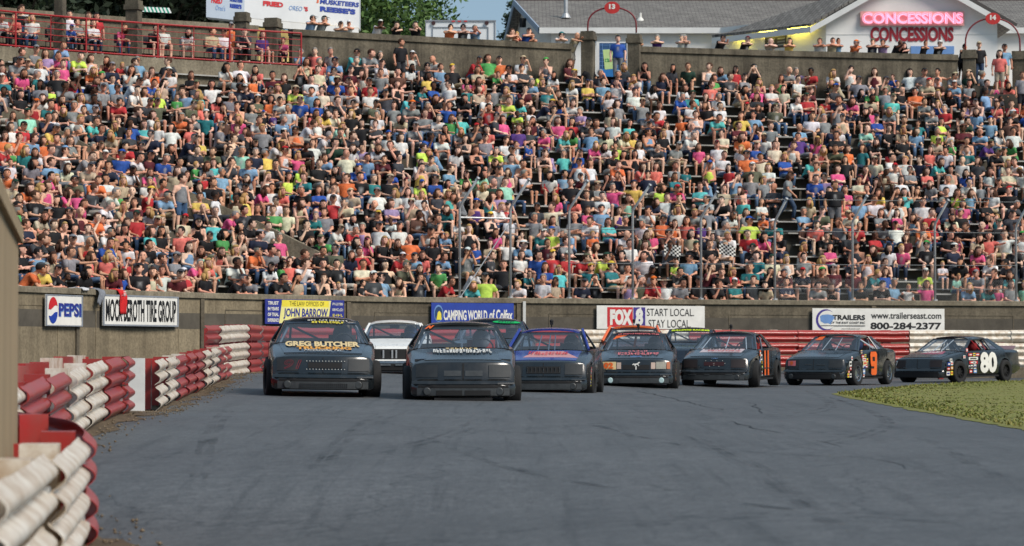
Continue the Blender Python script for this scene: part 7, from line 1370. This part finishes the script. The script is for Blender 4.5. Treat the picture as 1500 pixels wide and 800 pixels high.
for e in LEANERS.split(';'):
    q = e.split(); x, y = float(q[0]), float(q[1]); i = i_at_px(CB, x, 13.0); X = np.interp(x, [proj((c[0], c[1], 13))[0] for c in CB], CB[:, 0]); Yc = np.interp(x, [proj((c[0], c[1], 13))[0] for c in CB], CB[:, 1]); t_ = CB[min(i + 1, len(CB) - 1)] - CB[i - 1]; t_ = t_ / np.linalg.norm(t_); nr = np.array([t_[1], -t_[0]])
    sc = {'M': 1.0, 'F': .96, 'K': .93}[q[2]]; pose = 'lean'; p = new_person(q[2], q[3], q[4], q[5] if len(q) > 5 else '')
    zh = CAMZ + (520 - y) / (FPX / (Yc + .5)); Jh = pose_joints('lean')['head'].z; zf = min(max(zh - Jh, UPZ - 1.30), UPZ - 1.05)
    where = ('beside the food sign' if x < 520 else 'below the green tree' if x < 620 else 'in front of the white trailer' if x < 730 else 'below the roof gable' if x < 800 else 'before the thirteen arch' if x < 930 else 'past the thirteen arch' if x < 1040 else 'below the yellow tube lamps' if x < 1180 else 'below the flood lamps' if x < 1245 else 'under the pink neon' if x < 1345 else 'beside the blue panel')
    pp_ = new_person(q[2], q[3], q[4], q[5] if len(q) > 5 else ''); pp_.sc = 1.0; pp_.wd = {'M': 1.05, 'F': .98, 'K': .8}[q[2]]; pp_.pose = random.choice(['lean', 'lean', 'elbows']); pp_.yaw = random.choice(YAWS); pp_.loc = (X - nr[0] * .32, Yc - nr[1] * .32, zf); pp_.rz = math.atan2(nr[0], -nr[1]) + random.uniform(-.5, .5)
    o = person_obj(pp_); lk = look(pp_).replace(' T-shirt', ' top'); tag(o, unique([f'{lk} leaning on the upper wall {where}', f'another {lk} on the upper wall {where}', f'{lk} at the upper wall {where}', f'{lk} {where}', f'second {lk} {where}']), 'person', 'people leaning on the upper wall')
Pt = np.array([proj((c[0], c[1], 12.4))[0] for c in CB]); chairs = []
for e in TERR.split(';'):
    q = e.split(); x, y = float(q[0]), float(q[1]); X, Yc = np.interp(x, Pt, CB[:, 0]), np.interp(x, Pt, CB[:, 1]); st = q[5] == 'st'; s_ = FPX / Yc
    zf = TER_Z; nr = np.array([.45, -.89]); off = -1.3 if st else .0
    p = new_person(q[2], q[3], q[4], ''); p.pose = 'stand' if st else random.choice(['upright', 'crossed', 'forward', 'chin']); p.yaw = random.choice(YAWS[1:]); p.sc = .78 if q[2] == 'K' else 1.0; p.loc = (X + nr[0] * off, Yc + nr[1] * off, zf + (.0 if q[2] != 'K' else .1)); p.rz = math.atan2(nr[0], -nr[1]) + random.uniform(-.2, .2)
    if q[3] == 'r': p.legs = ('shorts', (180, 30, 40))
    if not st: chairs.append((p.loc[0], p.loc[1], zf, p.rz, look(p)))
    o = person_obj(p); lk = look(p); where = 'by the first tall pillar' if x < 105 else 'between the tall pillars' if x < 170 else 'below the green awning' if x < 245 else 'at the railing middle' if x < 320 else 'near the railing end'
    tag(o, unique([f'{lk} {"standing" if st else "seated"} behind the red railing {where}', f'second {lk} behind the red railing {where}', f'{lk} behind red railing {where}', f'{lk} on the terrace']), 'person', 'people behind the red railing')
for off, stp in ((-.75, 15), (-1.45, 17), (.05, 26)):
    x = random.uniform(-8, 8)
    while x < 408:
        x += random.uniform(.6, 1.4) * stp; X, Yc = np.interp(x, Pt, CB[:, 0]), np.interp(x, Pt, CB[:, 1])
        if any(math.hypot(X - .45 * 0 - c[0], Yc - c[1]) < .55 for c in chairs): continue
        p = new_person(random.choice('MMFFK'), random.choice('kwgcnblrspoNwp'), random.choice(['hk', 'hb', 'hb', 'hg', 'ck', 'cn', 'hy']), ''); st = off < -1 and random.random() < .5; p.pose = 'stand' if st else random.choice(['upright', 'twist', 'forward', 'chin']); p.loc = (X + .45 * off, Yc - .89 * off, TER_Z + (.06 if p.sex == 'K' else 0)); p.rz = math.atan2(.45, .89) + random.gauss(0, .4); p.px = x; p.k = 99
        MASS.append(p)
M_chair = pm('chair_frame', lin((70, 74, 80)), .5, metal=.3)
def chair(loc, rz, label):
    r = thing('folding_chair', label, 'chair', loc, rz, 'folding chairs behind the red railing')
    MB().box((0, 0, .43), (.44, .42, .03)).build('seat', M_chair, r); MB().box((0, .21, .72), (.44, .03, .3)).build('backrest', M_chair, r)
    for sx in (-1, 1):
        for sy in (-1, 1): MB().tube([(sx * .2, sy * .18, .42), (sx * .21, sy * .22, 0)], .014, 5).build('leg', M_chair, r)
for c in chairs: chair(c[:3], c[3], unique([f'dark folding chair under the {c[4]}', f'folding chair carrying the {c[4]}', f'dark chair under another {c[4]}']))
# ---- the rest of the crowd as one mass
out = ([], [], [], [0])
for p in MASS: person_arrays(p, out)
V = np.concatenate(out[0]); T = np.concatenate(out[1]); C = np.concatenate(out[2]); n = len(T)
me = bpy.data.meshes.new('spectator_crowd'); me.vertices.add(len(V)); me.vertices.foreach_set('co', V.ravel()); me.loops.add(3 * n); me.loops.foreach_set('vertex_index', T.ravel()); me.polygons.add(n); me.polygons.foreach_set('loop_start', np.arange(n) * 3); me.polygons.foreach_set('loop_total', np.full(n, 3)); me.polygons.foreach_set('use_smooth', np.ones(n, dtype=bool))
ca = me.color_attributes.new('Col', 'FLOAT_COLOR', 'POINT'); ca.data.foreach_set('color', C.ravel()); me.materials.append(M_person); me.update(); stuff(link('spectator_crowd', me))
print('CROWD read', nread, 'all', len(SEATED), 'mass', len(MASS), 'tris', n)
# ---- things among the crowd
def cooler(px, k, body, lid, label, open_=False):
    X, Y, tg = row_at_px(k, px); r = thing('cooler', label, 'cooler', (X, Y, row_z(k) + .45), math.atan2(tg[1], tg[0])); MB().box((0, 0, .15), (.55, .3, .3)).build('body', body, r); MB().box((0, 0, .33), (.57, .32, .06)).build('lid', lid, r); MB().tube([(-.29, 0, .2), (-.31, 0, .38), (.31, 0, .38), (.29, 0, .2)], .012, 5).build('handle', lid, r)
M_cb, M_cw, M_cr = flat('cooler_blue', (30, 80, 180)), flat('cooler_white', (230, 230, 230)), flat('cooler_red', (200, 36, 44))
def k_at(px, py, h=.6): return min(range(NR + 1), key=lambda k: abs(proj((*row_at_px(k, px)[:2], row_z(k) + h))[1] - py))
cooler(112, k_at(112, 136), M_cb, M_cw, 'blue and white cooler among the upper spectators'); cooler(805, k_at(805, 272), M_cr, M_cr, 'red cooler on the half empty middle bench')
for px, py, c, l in ((735, 283, K_yel, 'yellow plastic stadium seat in the middle rows'), (747, 294, K_yel, 'second yellow stadium seat one row lower'),):
    k = k_at(px, py, .7); X, Y, tg = row_at_px(k, px); r = thing('stadium_seat', l, 'seat', (X, Y, row_z(k) + .45), math.atan2(tg[1], tg[0]), 'yellow stadium seats'); MB().box((0, 0, .03), (.38, .32, .04)).build('seat', c, r); MB().box((0, .16, .17), (.38, .04, .26)).build('backrest', c, r)
k = k_at(1092, 292, .3); X, Y, tg = row_at_px(k, 1092); r = thing('bag', 'bright pink bag on the steps of the stand', 'bag', (X, Y, row_z(k) + .1)); mb = MB(); mb.ball((0, 0, .26), (.2, .14, .27), 10, 8); mb.build('bag_body', K_pink, r, True); MB().tube([(-.08, 0, .5), (-.05, 0, .62), (.05, 0, .62), (.08, 0, .5)], .012, 5).build('handle', K_pink, r)
for px, py, ang, l in ((984, 366, .25, 'checkered flag held up beside the man in grey'), (1064, 366, .35, 'drooping checkered flag on a short white stick')):
    k = k_at(px, py, 1.0); X, Y, tg = row_at_px(k, px); z0 = CAMZ + (520 - py) / (FPX / (Y - .4)); r = thing('checkered_flag', l, 'flag', (X, Y - .45, z0), 0, 'checkered flags in the crowd'); v = []; f = []; mi = []
    for j in range(7):
        for i in range(9): v.append((-.28 + i * .07, .03 * math.sin(i * .9), -.20 + j * .062 - ang * (i - 4) * .045))
    for j in range(6):
        for i in range(8): f.append((j * 9 + i, j * 9 + i + 1, (j + 1) * 9 + i + 1, (j + 1) * 9 + i)); mi.append((i + j) % 2)
    mk('flag_cloth', v, f, [K_white, K_black], r, mi); MB().tube([(.29, .02, .2 - ang * .2), (.18, .05, -.6)], .01, 5).build('stick', K_white, r)
